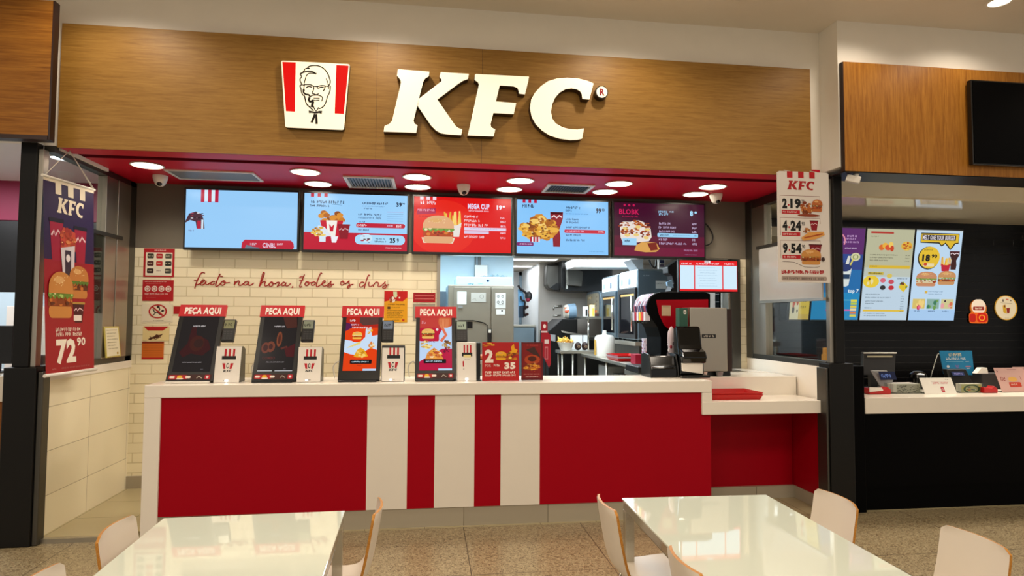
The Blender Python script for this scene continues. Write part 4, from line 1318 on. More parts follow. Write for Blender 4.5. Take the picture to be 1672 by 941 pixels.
def art_k4(g):
    g.rect(0, 0, 1, 1, 'B81440')
    g.rect(0, 0, 1, 0.22, 'C24038'); g.ell(0.78, 0.08, 0.2, 0.14, 'D06A3C')
    for k in range(8):
        g.line([(0.62 + 0.04 * k, 0.02), (0.66 + 0.03 * k, 0.2)], 0.006, 'E8A070')
    g.bars(0.04, 0.06, 0.24, 0.12, 'D88A90', 1)
    g.poly([(0, 0.45), (0.5, 0.46), (0.72, 0.2), (0.86, 0.2), (1, 0.16), (1, 0.6), (0.7, 0.6), (0.3, 0.74), (0, 0.84)], 'BCD4F2')
    g.line([(0.7, 0.2), (0.82, 0.34), (0.66, 0.46)], 0.05, 'E07050')
    g.rrect(0.0, 0.2, 0.6, 0.46, 0.04, 0.03, 'BE1838'); pic_burger(g.sub(0.06, 0.22, 0.46, 0.41), 'E8B860', '8A3A18', '6A3A20', 5)
    g.ell(0.54, 0.235, 0.04, 0.025, 'F0D8DC')
    pic_chicken(g.sub(0.0, 0.44, 0.4, 0.6), 3, ('E8C860', 'F0DC98', 'D8A840'), 16); g.bars(0.2, 0.46, 0.5, 0.485, '6A2068', 4)
    pic_chicken(g.sub(0.68, 0.42, 1.0, 0.62), 6, ('6A4424', '9A6A34', 'C09A50'), 18)
    g.poly([(0.18, 0.8), (0.24, 0.68), (0.45, 0.58), (0.62, 0.66), (0.74, 0.8)], 'E0903C'); pic_chicken(g.sub(0.2, 0.6, 0.72, 0.8), 16, ('E8A040', 'D06A2C', 'F4D8A8', 'B84A2C', 'F0C070'), 24)
    pic_bits(g, 5, ['6A1030', '8A1838'], 2, 0.035, (0.7, 0.58, 0.9, 0.66))
    g.rrect(0.13, 0.8, 0.82, 0.872, 0.02, 0.014, '121014'); g.bars(0.2, 0.823, 0.74, 0.848, 'C8E0F0', 5)
    g.rect(0.58, 0.965, 1, 1, 'B8D4F0')


kiosks = [(-1.818, 'k1', 0.318), (-1.24, 'k2', 0.305), (-0.64, 'k3', 0.30), (-0.085, 'k4', 0.305)]
klabs = ['order kiosk with a nearly black screen, first on the counter', 'order kiosk with a dark screen showing faint reddish snacks, second on the counter',
         'order kiosk with a bright orange screen, in front of the yellow poster', 'order kiosk with a crimson screen, last of the row beside the red price sign']
karts = [lambda g: art_k_dark(g, 1, ''), lambda g: art_k_dark(g, 2, ''), art_k3, art_k4]
for i, ((x0, kn, w), lab, art) in enumerate(zip(kiosks, klabs, karts)):
    x1 = x0 + w
    xc = (x0 + x1) / 2
    P = lambda x, s, d: Vector((x, KY0, CT + 0.012)) + KE * s + KN * d
    t = thing('order_kiosk', lab, 'order kiosk', (xc, 4.85, CT), 'order kiosks on the counter')
    b = MB()
    b.box(x0 + 0.005, x1 - 0.02, KY0 - 0.015, KY0 + 0.20, CT, CT + 0.012, 'white_plastic' if i == 0 else 'black_satin')
    b.build('foot_plate', t, 0.003)
    b = MB()
    b.prism([P(xc - 0.07, 0.03, -0.03), P(xc + 0.07, 0.03, -0.03), P(xc + 0.05, 0.34, -0.03), P(xc - 0.05, 0.34, -0.03)], (0, 0.0, 0.0001), 'black_satin')
    b.prism([Vector((xc - 0.06, KY0 + 0.03, CT + 0.012)), Vector((xc - 0.06, KY0 + 0.19, CT + 0.012)), Vector((xc - 0.06, KY0 + 0.22, CT + 0.34))], (0.12, 0, 0), 'black_satin')
    b.build('stand', t)
    b = MB(); b.obox(P(xc, KL * 0.425, -0.016), (1, 0, 0), KN, KE, w, 0.03, KL * 0.85, 'black_satin'); b.build('casing', t, 0.004)
    hw = w + (0.016 if i != 0 else 0.012)
    b = MB()
    b.obox(P(xc, KL * 0.922, -0.010), (1, 0, 0), KN, KE, hw, 0.02, KL * 0.158, 'red_vinyl')
    g = G(b, P(xc - hw / 2, KL, 0.001), (hw, 0, 0), -KE * (KL * 0.158), 'P')
    g.text('PEÇA AQUI', 0.12, 0.22, 0.89, 0.94, 'F4ECE4', 0.045)
    b.build('header', t, 0.0)
    b = MB()
    v0, v1 = KL * 0.84, KL * 0.12
    sw = w * 0.80
    g = G(b, P(xc - sw / 2, v0, 0.0005), (sw, 0, 0), -KE * (v0 - v1), 'E', refl=0.06)
    art(g); b.build('display', t)
    if i != 2:
        b = MB()
        g = G(b, P(x0 + 0.012, KL * 0.085, 0.0005), (w - 0.024, 0, 0), -KE * (KL * 0.068), 'P')
        g.rect(0, 0, 1, 1, '3A1A16')
        g.rrect(0.02, 0.1, 0.44, 0.9, 0.04, 0.2, 'A8181C'); g.rrect(0.04, 0.3, 0.16, 0.7, 0.03, 0.15, 'E8DCD0'); g.ell(0.27, 0.5, 0.06, 0.32, 'E0B01C'); g.rrect(0.2, 0.68, 0.36, 0.92, 0.03, 0.1, 'E8DCD0'); g.rrect(0.4, 0.28, 0.52, 0.7, 0.03, 0.15, 'E8DCD0')
        g.line([(0.66, 0.7), (0.7, 0.3), (0.78, 0.7)], 0.12, 'C0B8A8'); g.rrect(0.84, 0.1, 0.96, 0.9, 0.02, 0.15, 'B01828'); g.ell(0.9, 0.5, 0.03, 0.22, 'E8DCD8')
        b.build('logo_strip', t)
    # payment terminal on a short arm at the kiosk's side
    rx = x1 + 0.052 if i < 2 else x1 + 0.045
    sh = 0.40
    b = MB(); b.obox(P(rx, KL * 0.645, 0.0), (1, 0, 0), KN, KE, 0.088, 0.035, 0.175, 'black_satin')
    b.obox(P(x1 + 0.005, KL * 0.62, -0.02), (1, 0, 0), KN, KE, 0.05, 0.015, 0.04, 'black_metal')
    rd = b.build('card_reader', t, 0.006)
    b = MB(); g = G(b, P(rx - 0.036, KL * 0.645 + 0.078, 0.0182), (0.072, 0, 0), -KE * 0.066, 'E', strength=0.7)
    g.rect(0, 0, 1, 1, ('9A9060', '9C9878', '8A9098', 'B8BC9C')[i]); g.bars(0.12, 0.35, 0.9, 0.7, '1E1A14', i)
    b.build('reader_display', rd)
    b = MB(); g = G(b, P(rx - 0.034, KL * 0.645 - 0.004, 0.0182), (0.068, 0, 0), -KE * 0.07, 'P')
    for k in range(12):
        g.rect(0.06 + 0.32 * (k % 3), 0.04 + 0.25 * (k // 3), 0.3 + 0.32 * (k % 3), 0.2 + 0.25 * (k // 3), '3A3A3C')
    b.build('keypad', rd)

# receipt printers between the kiosks
prn = [(-1.497, 0.172, 0.255, 'black'), (-0.928, 0.165, 0.25, 'black'), (-0.332, 0.170, 0.262, 'rim'), (0.228, 0.142, 0.285, 'white')]
plabs = ['white receipt printer beside the first nearly black kiosk, small light glowing at its foot', 'white receipt printer beside the second dark kiosk', 'white receipt printer with black rim beside the orange kiosk', 'white receipt printer beside the crimson kiosk, yellowish slip in its slot']
for i, ((x0, w, h, style), lab) in enumerate(zip(prn, plabs)):
    x1 = x0 + w
    y0 = 4.775
    dy = 0.055
    t = thing('receipt_printer', lab, 'printer', (x0 + w / 2, y0 + 0.07, CT), 'receipt printers on the counter')
    b = MB()
    prof = [(y0, CT), (y0 + 0.15, CT), (y0 + 0.15, CT + h * 0.92), (y0 + 0.10, CT + h), (y0 + dy, CT + h)]
    sm = 'white_plastic' if style == 'white' else 'black_satin'
    b.prism([(x0, y, z) for y, z in prof], (w, 0, 0), sm)
    b.build('housing', t, 0.004)
    b = MB()
    e = 0.006 if style == 'rim' else 0.0
    L = math.hypot(dy, h)
    up = Vector((0, dy / L, h / L)); nn = Vector((0, -h / L, dy / L))
    o = Vector((x0, y0, CT)) + nn * 0.004
    b.obox(Vector((x0 + w / 2, y0, CT)) + up * (L * (0.5 - (0.03 if style == 'rim' else 0))) + nn * 0.002, (1, 0, 0), nn, up, w - 2 * e, 0.004, L * (0.92 if style == 'rim' else 0.995), 'white_plastic')
    g = G(b, o + up * L, (w, 0, 0), -up * L, 'P')
    stripes3(g, 0.33, 0.07, 0.75, 0.27, 'B81424')
    g.rect(0.24, 0.27, 0.80, 0.37, '161210')
    if i == 3:
        g.rect(0.33, 0.33, 0.72, 0.4, 'E8D890'); g.bars(0.38, 0.43, 0.68, 0.45, '6A5A40', 2); g.poly([(0.28, 0.5), (0.34, 0.48), (0.36, 0.64), (0.29, 0.63)], 'B81424'); g.bars(0.3, 0.68, 0.42, 0.71, '6A4A40', 3)
    else:
        g.poly([(0.28, 0.47), (0.40, 0.47), (0.42, 0.63), (0.34, 0.63)], 'B81424'); g.poly([(0.60, 0.47), (0.73, 0.47), (0.66, 0.63), (0.58, 0.63)], 'B81424')
        g.ell(0.50, 0.54, 0.055, 0.075, '1E1814'); g.ell(0.51, 0.54, 0.03, 0.045, 'E8E0D4')
        word_kfc(g, 0.33, 0.65, 0.68, 0.715, '1E1814')
        g.bars(0.38, 0.93, 0.6, 0.955, '3A3A3A', i)
    b.build('front_cover', t)
    b = MB(); b.ball((x0 + w * (0.5 if i in (0, 3) else 0.42), y0 + 0.0, CT + 0.014), 0.012, 0.008, 0.008, glow('F4FAFF', 5.0 if i in (0, 3) else 1.2)); b.build('status_light', t)

# thin cable ends by the kiosks
for (x, lab) in ((-1.30, 'white cable trailing behind the first receipt printer'), (-0.70, 'white cable trailing behind the second receipt printer'), (-0.13, 'white cable trailing behind the third receipt printer')):
    b = MB(); b.tube(smooth_path([(x, 5.06, 1.034), (x - 0.01, 5.05, 1.12), (x + 0.03, 5.04, 1.16), (x + 0.05, 5.04, 1.1), (x + 0.045, 5.05, 1.034)], 5), 0.005, 'cord_white')
    b.build('cable', label=lab, cat='cable')

# ================================================================== price signs on the counter
def stand_sign(name, x0, x1, y, h, lab, cat, base, draw, lean=0.02):
    t = thing(name, lab, cat, ((x0 + x1) / 2, y + 0.03, CT))
    b = MB()
    w = x1 - x0
    b.prism([(x0, y, CT + 0.001), (x1, y, CT + 0.001), (x1, y + lean, CT + h), (x0, y + lean, CT + h)], (0, 0.004, 0), base)
    L = math.hypot(lean, h)
    g = G(b, (x0, y + lean - 0.0006, CT + h), (w, 0, 0), (0, -lean, -h), 'P')
    draw(g)
    b.build('print', t)
    b = MB(); b.prism([(x0 + 0.01, y + 0.004, CT + 0.001), (x0 + 0.01, y + 0.09, CT + 0.001), (x0 + 0.01, y + lean + 0.004, CT + h * 0.8)], (0.004, 0, 0), 'black_satin')
    b.prism([(x1 - 0.014, y + 0.004, CT + 0.001), (x1 - 0.014, y + 0.09, CT + 0.001), (x1 - 0.014, y + lean + 0.004, CT + h * 0.8)], (0.004, 0, 0), 'black_satin')
    b.build('easel', t)
    return t


def d_price(g):
    pic_chicken(g.sub(0.0, 0.0, 0.34, 0.12), 2, ('E8A81C', 'C87A14', 'F0C040'), 12)
    g.text('2', 0.07, 0.19, 0.30, 0.53, 'F0E4D8', 0.05)
    pic_burger(g.sub(0.36, 0.24, 0.66, 0.46), 'E8A81C', 'C8801C', 'D89A20', 4)
    g.poly([(0.68, 0.28), (0.8, 0.22), (0.78, 0.12), (0.86, 0.04), (0.88, 0.16), (0.96, 0.2), (0.92, 0.3), (0.76, 0.38)], 'E8A41C')
    pic_bits(g, 14, ['B05A10', 'F0C84A', 'C87818', '7A3A10'], 8, 0.05, (0.66, 0.28, 0.95, 0.46))
    g.text('POR', 0.08, 0.57, 0.24, 0.64, 'D8A49C', 0.02); g.bars(0.3, 0.57, 0.52, 0.63, 'F0E4D8', 2)
    g.text('35', 0.60, 0.52, 0.90, 0.70, 'F0E4D8', 0.06)
    g.bars(0.08, 0.75, 0.93, 0.81, 'F0E4D8', 3); g.bars(0.08, 0.83, 0.93, 0.88, 'F0E4D8', 4)


def d_promo(g):
    g.rect(0.0, 0.0, 1, 1, '5A1014'); g.rect(0.04, 0.03, 0.92, 0.94, '7A1416')
    g.bars(0.25, 0.06, 0.8, 0.1, 'C04038', 1); g.poly([(0.2, 0.2), (0.6, 0.12), (0.9, 0.4), (0.7, 0.42), (0.5, 0.3)], '3E2420')
    g.ell(0.5, 0.46, 0.36, 0.13, 'A8401C'); g.ell(0.5, 0.44, 0.2, 0.07, '4A1A10'); pic_chicken(g.sub(0.1, 0.5, 0.9, 0.78), 7, ('B05818', 'C87820', '7A3410', 'E09A30'), 24)
    g.bars(0.1, 0.83, 0.85, 0.85, 'C89080', 3); g.bars(0.2, 0.9, 0.8, 0.92, 'E8D8D0', 4)


stand_sign('price_sign', 0.413, 0.692, 4.76, 0.288, 'square red price sign with big 2 and 35 standing on the counter', 'sign', ink('AE1A1C'), d_price)
stand_sign('promotion_sign', 0.716, 0.882, 4.80, 0.287, 'narrow dark red food poster standing right of the square price sign', 'sign', ink('5A1014'), d_promo, 0.015)
b = MB(); b.box(0.372, 0.402, 4.80, 4.83, CT, CT + 0.285, 'black_satin'); b.box(0.36, 0.412, 4.785, 4.85, CT, CT + 0.006, 'black_satin')
b.build('display_post', bevel=0.003, label='slim black upright post between the last receipt printer and the price sign', cat='post')
# red pennant
t = thing('red_pennant', 'narrow red fabric pennant with pointed lower end hanging behind the food poster', 'pennant', (1.0, 5.3, 0))
b = MB(); b.tube([(1.0, 5.32, 0), (1.0, 5.32, CT + 0.44)], 0.006, 'black_metal'); b.cyl((1.0, 5.32, 0.0), (1.0, 5.32, 0.012), 0.11, 'black_metal'); b.build('pole', t)
b = MB()
o = [(0.958, 1.475), (1.012, 1.475), (1.012, 1.385), (1.04, 1.36), (1.042, 1.115), (1.025, 1.085), (0.965, 1.2), (0.955, 1.30)]
b.prism([(x, 5.302, z) for x, z in o], (0, 0.004, 0), ink('8E0E22'))
g = G(b, (0.95, 5.302, 1.475), (0.1, 0, 0), (0, 0, -0.4), 'P')
g.ell(0.36, 0.1, 0.12, 0.045, 'E8E0E0'); g.rect(0.04, 0.2, 0.62, 0.235, 'C8B8C0'); g.rect(0.36, 0.38, 0.72, 0.47, 'C8C4C8'); g.rect(0.4, 0.53, 0.66, 0.8, 'B07078'); g.rect(0.44, 0.56, 0.62, 0.78, '8A2030')
b.build('fabric', t)

# ================================================================== hanging banner at the left partition
A = Vector((-2.488, 4.46, 2.41)); B_ = Vector((-2.407, 4.927, 2.41)); Cc = Vector((-2.44, 4.49, 1.117)); D_ = Vector((-2.400, 5.01, 1.117))
t = thing('hanging_banner', 'tall narrow red and purple burger banner reading 72 90 hung before the left glass', 'banner', (-2.43, 4.75, 1.10))
b = MB()
eu = (B_ - A); ev = (Cc - A)
# cloth as a fine sheet with a slight wave
nu, nv = 8, 24
def ban(u, v, d=0.0):
    p = A.lerp(B_, u).lerp(Cc.lerp(D_, u), v)
    n = Vector((eu.y, -eu.x, 0)).normalized()
    return p + n * (0.0015 * math.sin(v * 7.5) * math.sin(u * 3.0 + 0.6) + d)
vs = [ban(i / nu, j / nv) for j in range(nv + 1) for i in range(nu + 1)]
fs = [(j * (nu + 1) + i, j * (nu + 1) + i + 1, (j + 1) * (nu + 1) + i + 1, (j + 1) * (nu + 1) + i) for j in range(nv) for i in range(nu)]


class GB(G):
    def raw(self, uv, fs, h):
        a, b_, c, d = self.w
        q = [(a + (c - a) * u, b_ + (d - b_) * v) for u, v in uv]
        bb = (min(p[0] for p in q), min(p[1] for p in q), max(p[0] for p in q), max(p[1] for p in q))
        lv = 1
        for (x0, y0, x1, y1), l in self.seen:
            if l >= lv and x0 < bb[2] and x1 > bb[0] and y0 < bb[3] and y1 > bb[1]:
                lv = l + 1
        self.seen.append((bb, lv))
        self.mb.add([ban(u, v, 0.0006 + lv * 0.0005) for u, v in q], fs, self.mat(h))

    def sub(self, u0, v0, u1, v1):
        a, b_, c, d = self.w
        return GB(self.mb, self.o, self.eu, self.ev, self.mode, self.seen, (a + (c - a) * u0, b_ + (d - b_) * v0, a + (c - a) * u1, b_ + (d - b_) * v1), self.st)


def two_tone(vs, fs):
    pass


top_n = int(nv * 0.42)
purple, red_b = ink('2E1640'), ink('9C1420')
b.add(vs, [f for k, f in enumerate(fs) if k < top_n * nu], purple)
b.add(vs, [f for k, f in enumerate(fs) if k >= top_n * nu], red_b)
g = GB(b, A, eu, ev, 'P')
# awning strip at the top
g.rect(0.0, 0.0, 1.0, 0.018, 'EFE2C6')
for u in (0.22, 0.46, 0.70):
    g.rect(u, 0.012, u + 0.11, 0.075, 'EFE2C6')
word_kfc(g, 0.24, 0.088, 0.78, 0.17, 'EFE2C6')
pic_cup(g.sub(0.10, 0.20, 0.36, 0.42), 'A01430', '1A0E10'); pic_cup(g.sub(0.58, 0.22, 0.84, 0.42), 'A01430', '1A0E10')
g.poly([(0.3, 0.28), (0.36, 0.24), (0.5, 0.25), (0.6, 0.26), (0.6, 0.36), (0.32, 0.38)], 'C84A2C'); pic_chicken(g.sub(0.28, 0.23, 0.64, 0.36), 3, ('C85A2C', 'E08A4A', 'B0401C', 'A03018'), 18)
g.poly([(0.3, 0.35), (0.58, 0.33), (0.56, 0.5), (0.34, 0.5)], 'D8D0D4'); g.rect(0.38, 0.36, 0.5, 0.5, '3A2A38'); g.ell(0.44, 0.4, 0.04, 0.02, 'E8E0E0')
pic_burger(g.sub(0.46, 0.435, 0.86, 0.61), 'C07A38', '6A2E12', '5E7A2C', 4, True)
pic_burger(g.sub(0.06, 0.475, 0.54, 0.715), 'C9853E', '8A3E14', '6A8A30', 9, True)
pic_cup(g.sub(0.54, 0.63, 0.78, 0.74), '4A1418', 'B0883C'); g.rect(0.56, 0.70, 0.72, 0.73, 'E8DCD0')
g.bars(0.2, 0.765, 0.76, 0.785, 'E8D8C8', 1); g.bars(0.2, 0.79, 0.76, 0.81, 'E8D8C8', 2)
g.text('72', 0.20, 0.825, 0.60, 0.955, 'F0E6D6', 0.05); g.text('90', 0.62, 0.82, 0.80, 0.865, 'F0E6D6', 0.03)
g.bars(0.12, 0.972, 0.2, 0.98, 'C88A88', 3); g.bars(0.3, 0.972, 0.9, 0.98, 'B06A68', 4)
b.build('cloth', t)
b = MB(); b.tube([A + Vector((0, -0.01, 0.004)), B_ + Vector((0, 0.012, 0.004))], 0.009, 'cord_white'); b.build('top_rail', t)
b = MB(); b.tube([Cc + Vector((0, -0.012, -0.006)), D_ + Vector((0, 0.03, -0.006))], 0.012, 'white_plastic'); b.build('bottom_rail', t)
b = MB(); hk = Vector((-2.47, 4.72, 2.645))
b.tube([hk, B_ + Vector((0, -0.02, 0.01))], 0.0025, 'cord_white', 6); b.tube([hk, B_ + Vector((0, 0.0, 0.012))], 0.0025, 'cord_white', 6); b.tube([hk, hk + Vector((0.0, 0.01, -0.03))], 0.005, 'cord_white', 6); b.tube([hk, A + Vector((0, 0.02, 0.01))], 0.0025, 'cord_white', 6)
b.build('hanging_cord', t)

# framed certificate on the left ledge
t = thing('framed_certificate', 'small framed certificate with yellow border leaning on the left window ledge', 'certificate', (-2.5, 5.5, 1.165))
b = MB()
q = [Vector((-2.50, 5.40, 1.17)), Vector((-2.50, 5.64, 1.17)), Vector((-2.525, 5.64, 1.415)), Vector((-2.525, 5.40, 1.415))]
b.prism(q, (-0.008, 0, 0), ink('C8B860'))
g = G(b, q[3] + Vector((0.0005, 0, 0)), q[2] - q[3], q[0] - q[3], 'P')
g.n = Vector((1, 0, 0.1)).normalized()
g.rect(0.06, 0.04, 0.94, 0.96, 'E4DCC0')
for k in range(7):
    g.bars(0.14, 0.1 + 0.1 * k, 0.84 - 0.08 * (k % 3), 0.13 + 0.1 * k, '7A7050', k)
g.ell(0.78, 0.88, 0.06, 0.04, 'B8963A'); b.build('sheet', t)
b = MB(); b.prism([(-2.527, 5.42, 1.166), (-2.497, 5.42, 1.166), (-2.497, 5.42, 1.176), (-2.527, 5.42, 1.176)], (0, 0.2, 0), 'acrylic'); b.build('holder', t)

# ================================================================== hanging price poster on the right
x0, x1, z0, z1, y = 2.668, 3.098, 1.79, 2.652, 4.55
t = thing('hanging_price_poster', 'white hanging poster with prices 2.19, 4.24 and 9.54 at the right window', 'poster', (2.88, y, z0))
b = MB(); b.prism([(x0, y, z0), (x1, y, z0), (x1, y, z1 - 0.01), (x1 - 0.02, y, z1), (x0 + 0.02, y, z1), (x0, y, z1 - 0.01)], (0, 0.006, 0), ink('DCD4CC'))
g = G(b, (x0, y, z1), (x1 - x0, 0, 0), (0, 0, -(z1 - z0)), 'P')
stripes3(g, 0.19, 0.0, 0.73, 0.058, 'B4161E')
word_kfc(g, 0.19, 0.083, 0.72, 0.165, 'A8141C')
for k, (v, price, sm) in enumerate(((0.22, '2·19', '75'), (0.42, '4·24', '90'), (0.625, '9·54', '90'))):
    g.line([(0.05, v + 0.16), (0.05, v), (0.82, v), (0.82, v + 0.05)], 0.004, '8A5A54')
    a, c2 = price.split('·')
    g.text(a, 0.09, v + 0.025, 0.185, v + 0.118, '14100E', 0.06); g.text(c2, 0.245, v + 0.025, 0.45, v + 0.118, '14100E', 0.06)
    g.ell(0.215, v + 0.085, 0.016, 0.009, 'B4161E')
    g.text(sm, 0.46, v + 0.035, 0.52, v + 0.07, '14100E', 0.02)
    g.rect(0.08, v + 0.13, 0.43, v + 0.165, 'B4161E'); g.bars(0.1, v + 0.14, 0.38, v + 0.156, 'E8C8C4', k)
pic_chicken(g.sub(0.43, 0.255, 0.68, 0.395), 4, ('9A4A1A', 'B8642A', '7A3210', 'C87A34'), 30); pic_burger(g.sub(0.66, 0.25, 0.86, 0.36), 'B4602A', '7A2E10', 'A04A20', 5); g.ell(0.6, 0.395, 0.22, 0.012, '8A3A1C')
pic_cup(g.sub(0.62, 0.44, 0.78, 0.53), '8A1020', '5A0A14'); pic_chicken(g.sub(0.48, 0.5, 0.64, 0.57), 6, ('A8622C', 'C88A3C', '8A4A1C'), 14); g.poly([(0.44, 0.6), (0.6, 0.545), (0.88, 0.54), (0.9, 0.57), (0.72, 0.61), (0.48, 0.625)], 'D8984A'); g.line([(0.5, 0.6), (0.86, 0.56)], 0.012, 'A84A1C')
pic_cup(g.sub(0.6, 0.655, 0.84, 0.77), '7A0E1E', '5A0A14'); pic_burger(g.sub(0.44, 0.70, 0.82, 0.84), 'C88A44', '9A4A1C', 'B8702C', 8, True); g.ell(0.86, 0.79, 0.035, 0.02, '3A2420')
g.line([(0.08, 0.815), (0.3, 0.82), (0.5, 0.86), (0.7, 0.865), (0.8, 0.855)], 0.004, '6A5A50')
g.bars(0.06, 0.89, 0.92, 0.925, 'B4161E', 3); g.bars(0.06, 0.893, 0.92, 0.92, 'B4161E', 4)
g.rrect(0.06, 0.945, 0.93, 0.985, 0.02, 0.014, 'A8968A'); g.bars(0.09, 0.955, 0.9, 0.976, '6A5A54', 5)
b.build('print', t)
b = MB(); b.tube([(2.78, y + 0.003, z1), (2.78, y + 0.06, z1 + 0.02), (2.78, 4.64, z1 + 0.03)], 0.003, 'cord_white', 6); b.tube([(3.0, y + 0.003, z1), (3.0, y + 0.06, z1 + 0.02), (3.0, 4.64, z1 + 0.03)], 0.003, 'cord_white', 6); b.build('hanging_cord', t)

# ================================================================== black dispensers at the end of the counter
t = thing('napkin_dispenser', 'tall glossy black napkin dispenser with white lower front near the counter\'s end', 'dispenser', (2.12, 4.97, CT))
x0, x1 = 2.02, 2.225
b = MB(); b.box(x0 + 0.0, x1 + 0.03, 4.86, 5.06, CT, CT + 0.022, 'black_gloss'); b.build('base', t, 0.006)
b = MB()
prof = [(4.90, CT + 0.022), (5.04, CT + 0.022), (5.05, CT + 0.39), (5.01, CT + 0.415), (4.975, CT + 0.405), (4.945, CT + 0.26), (4.915, CT + 0.17)]
b.prism([(x0, y, z) for y, z in prof], (x1 - x0, 0, 0), 'black_gloss'); b.build('body', t, 0.014, 3)
b = MB()
pts = [(4.897, CT + 0.03), (4.89, CT + 0.13), (4.86, CT + 0.17), (4.885, CT + 0.20), (4.935, CT + 0.21), (4.95, CT + 0.13), (4.94, CT + 0.03)]
b.prism([(x0 + 0.004, y, z) for y, z in [(4.865, CT + 0.118), (4.845, CT + 0.165), (4.87, CT + 0.21), (4.935, CT + 0.235), (4.95, CT + 0.118)]], (x1 - x0 - 0.004, 0, 0), 'black_gloss'); b.build('visor', t, 0.012, 3)
b = MB(); b.prism([(x0 + 0.012, 4.885, CT + 0.055), (x1 - 0.02, 4.885, CT + 0.03), (x1 - 0.02, 4.885, CT + 0.125), (x0 + 0.012, 4.885, CT + 0.125)], (0, 0.03, 0), 'white_plastic'); b.build('napkin_slot', t, 0.004)

t = thing('condiment_bin', 'low black open-fronted condiment bin left of the tall napkin dispenser', 'bin', (1.90, 5.0, CT))
x0, x1 = 1.775, 2.015
b = MB()
prof = [(4.92, CT + 0.0), (5.12, CT), (5.13, CT + 0.165), (5.06, CT + 0.18), (4.98, CT + 0.17), (4.955, CT + 0.09), (4.925, CT + 0.075)]
b.prism([(x0 + 0.012, y, z) for y, z in prof], (x1 - x0 - 0.024, 0, 0), 'black_gloss'); b.build('body', t, 0.008, 3)
for xa in (x0, x1 - 0.012):
    b = MB(); b.prism([(xa, y, z) for y, z in [(4.905, CT), (5.135, CT), (5.14, CT + 0.18), (5.06, CT + 0.195), (4.96, CT + 0.185), (4.92, CT + 0.09)]], (0.012, 0, 0), 'black_satin'); b.build('side_panel', t, 0.004)
b = MB(); b.tube(smooth_path([(1.99, 4.90, 1.04), (2.02, 4.87, 1.045), (2.06, 4.868, 1.04), (2.09, 4.85, 1.038)], 5), 0.007, 'acrylic'); b.build('plastic_wrap', label='clear plastic wrap lying by the foot of the napkin dispenser', cat='wrap')
# ================================================================== behind the counter: drinks, ice, back bench
BZ0 = 1.03
t = thing('back_bench', 'steel-edged white bench behind the counter carrying the drink fountain', 'bench', (2.35, 5.6, 0))
b = MB(); b.box(1.86, 2.168, 5.24, 5.86, BZ0 - 0.05, BZ0 - 0.005, 'steel_x'); b.box(2.168, 2.92, 5.505, 5.86, BZ0 - 0.05, BZ0 - 0.005, 'steel_x'); b.build('worktop', t, 0.003)
b = MB(); b.box(1.90, 2.16, 5.28, 5.86, 0.12, BZ0 - 0.052, 'steel_dark'); b.build('cabinet', t)
for x in (1.90, 2.86):
    for y in (5.28 if x < 2 else 5.52, 5.80):
        b = MB(); b.box(x, x + 0.04, y, y + 0.04, 0, BZ0 - 0.05 if x > 2.5 else 0.12, 'steel_z'); b.build('leg', t)

# drink fountain: curved canopy over a recess, red side panel
t = thing('drink_fountain', 'black drink fountain with curved canopy, label strip and red side panel', 'drink fountain', (2.2, 5.6, BZ0))
FY0, FY1 = 5.32, 5.685
sx = lambda px, py: (at(px, py, FY0).x, at(px, py, FY0).z)
prof_px = [(1079, 606), (1079, 572), (1079, 551), (1074, 535), (1066, 523), (1058, 511), (1056, 500), (1059, 492), (1063, 485), (1070, 480), (1080, 477), (1150, 477), (1160, 480), (1160, 606)]
prof = [sx(*p) for p in prof_px]
b = MB(); b.prism([(x, FY0, z) for x, z in prof], (0, FY1 - FY0, 0), 'black_laminate'); b.build('body', t, 0.006, 2)
b = MB()
inset = [(1071, 490), (1156, 489), (1156, 536), (1104, 541), (1092, 538), (1084, 531), (1076, 514)]
b.prism([(*(sx(*p)[:1]), FY0 - 0.004, sx(*p)[1]) for p in inset], (0, 0.004, 0), 'red_panel')
g = G(b, (sx(1080, 499)[0], FY0 - 0.0042, sx(1080, 499)[1]), (0.082, 0, 0), (0, 0, -0.09), 'P')
g.rect(0, 0, 1, 1, 'C8B090'); g.line([(0.1, 0.12), (0.9, 0.12)], 0.04, '8A7858')
g = G(b, (sx(1089, 557)[0], FY0 - 0.0042, sx(1089, 557)[1]), (0.045, 0, 0), (0, 0, -0.04), 'P')
g.text('S', 0, 0, 0.5, 1, 'E8E8F0', 0.03); g.ell(0.8, 0.6, 0.12, 0.2, 'E8E8F0')
b.build('side_panel', t)
b = MB()   # curved label strip over the front
fx = [sx(*p) for p in [(1058, 511), (1056, 500), (1059, 492), (1063, 485), (1070, 480)]]
cols = ['2A2450', '8E2A3A', '3A4A80', 'A85868', 'B8B0C4', '6A1C30', '1E1E2A']
for i in range(4):
    (xa, za), (xb, zb) = fx[i], fx[i + 1]
    for k in range(18):
        ya, yb = FY0 + 0.015 + 0.0187 * k, FY0 + 0.0325 + 0.0187 * k
        o = 0.004
        b.quad([(xa - o, ya, za + o), (xa - o, yb, za + o), (xb - o, yb, zb + o), (xb - o, ya, zb + o)], ink(rnd.choice(cols)))
b.build('label_strip', t)
b = MB()
for k in range(6):
    y = FY0 + 0.04 + 0.06 * k
    x, z = sx(1068, 523)
    b.box(x - 0.075, x - 0.03, y - 0.022, y + 0.022, z - 0.005, z + 0.07, ink(['D8D0D8', 'C83A30', 'E0B83A', 'D8D8E0', 'B02838', 'C8C8D8'][k]))
    b.cyl((x - 0.05, y, z - 0.03), (x - 0.05, y, z), 0.014, 'black_satin', 10)
b.build('nozzles', t)
b = MB(); b.box(sx(1079, 600)[0] - 0.2, sx(1079, 600)[0], FY0 + 0.01, FY1, BZ0, BZ0 + 0.055, 'black_satin'); b.build('drip_tray', t, 0.005)

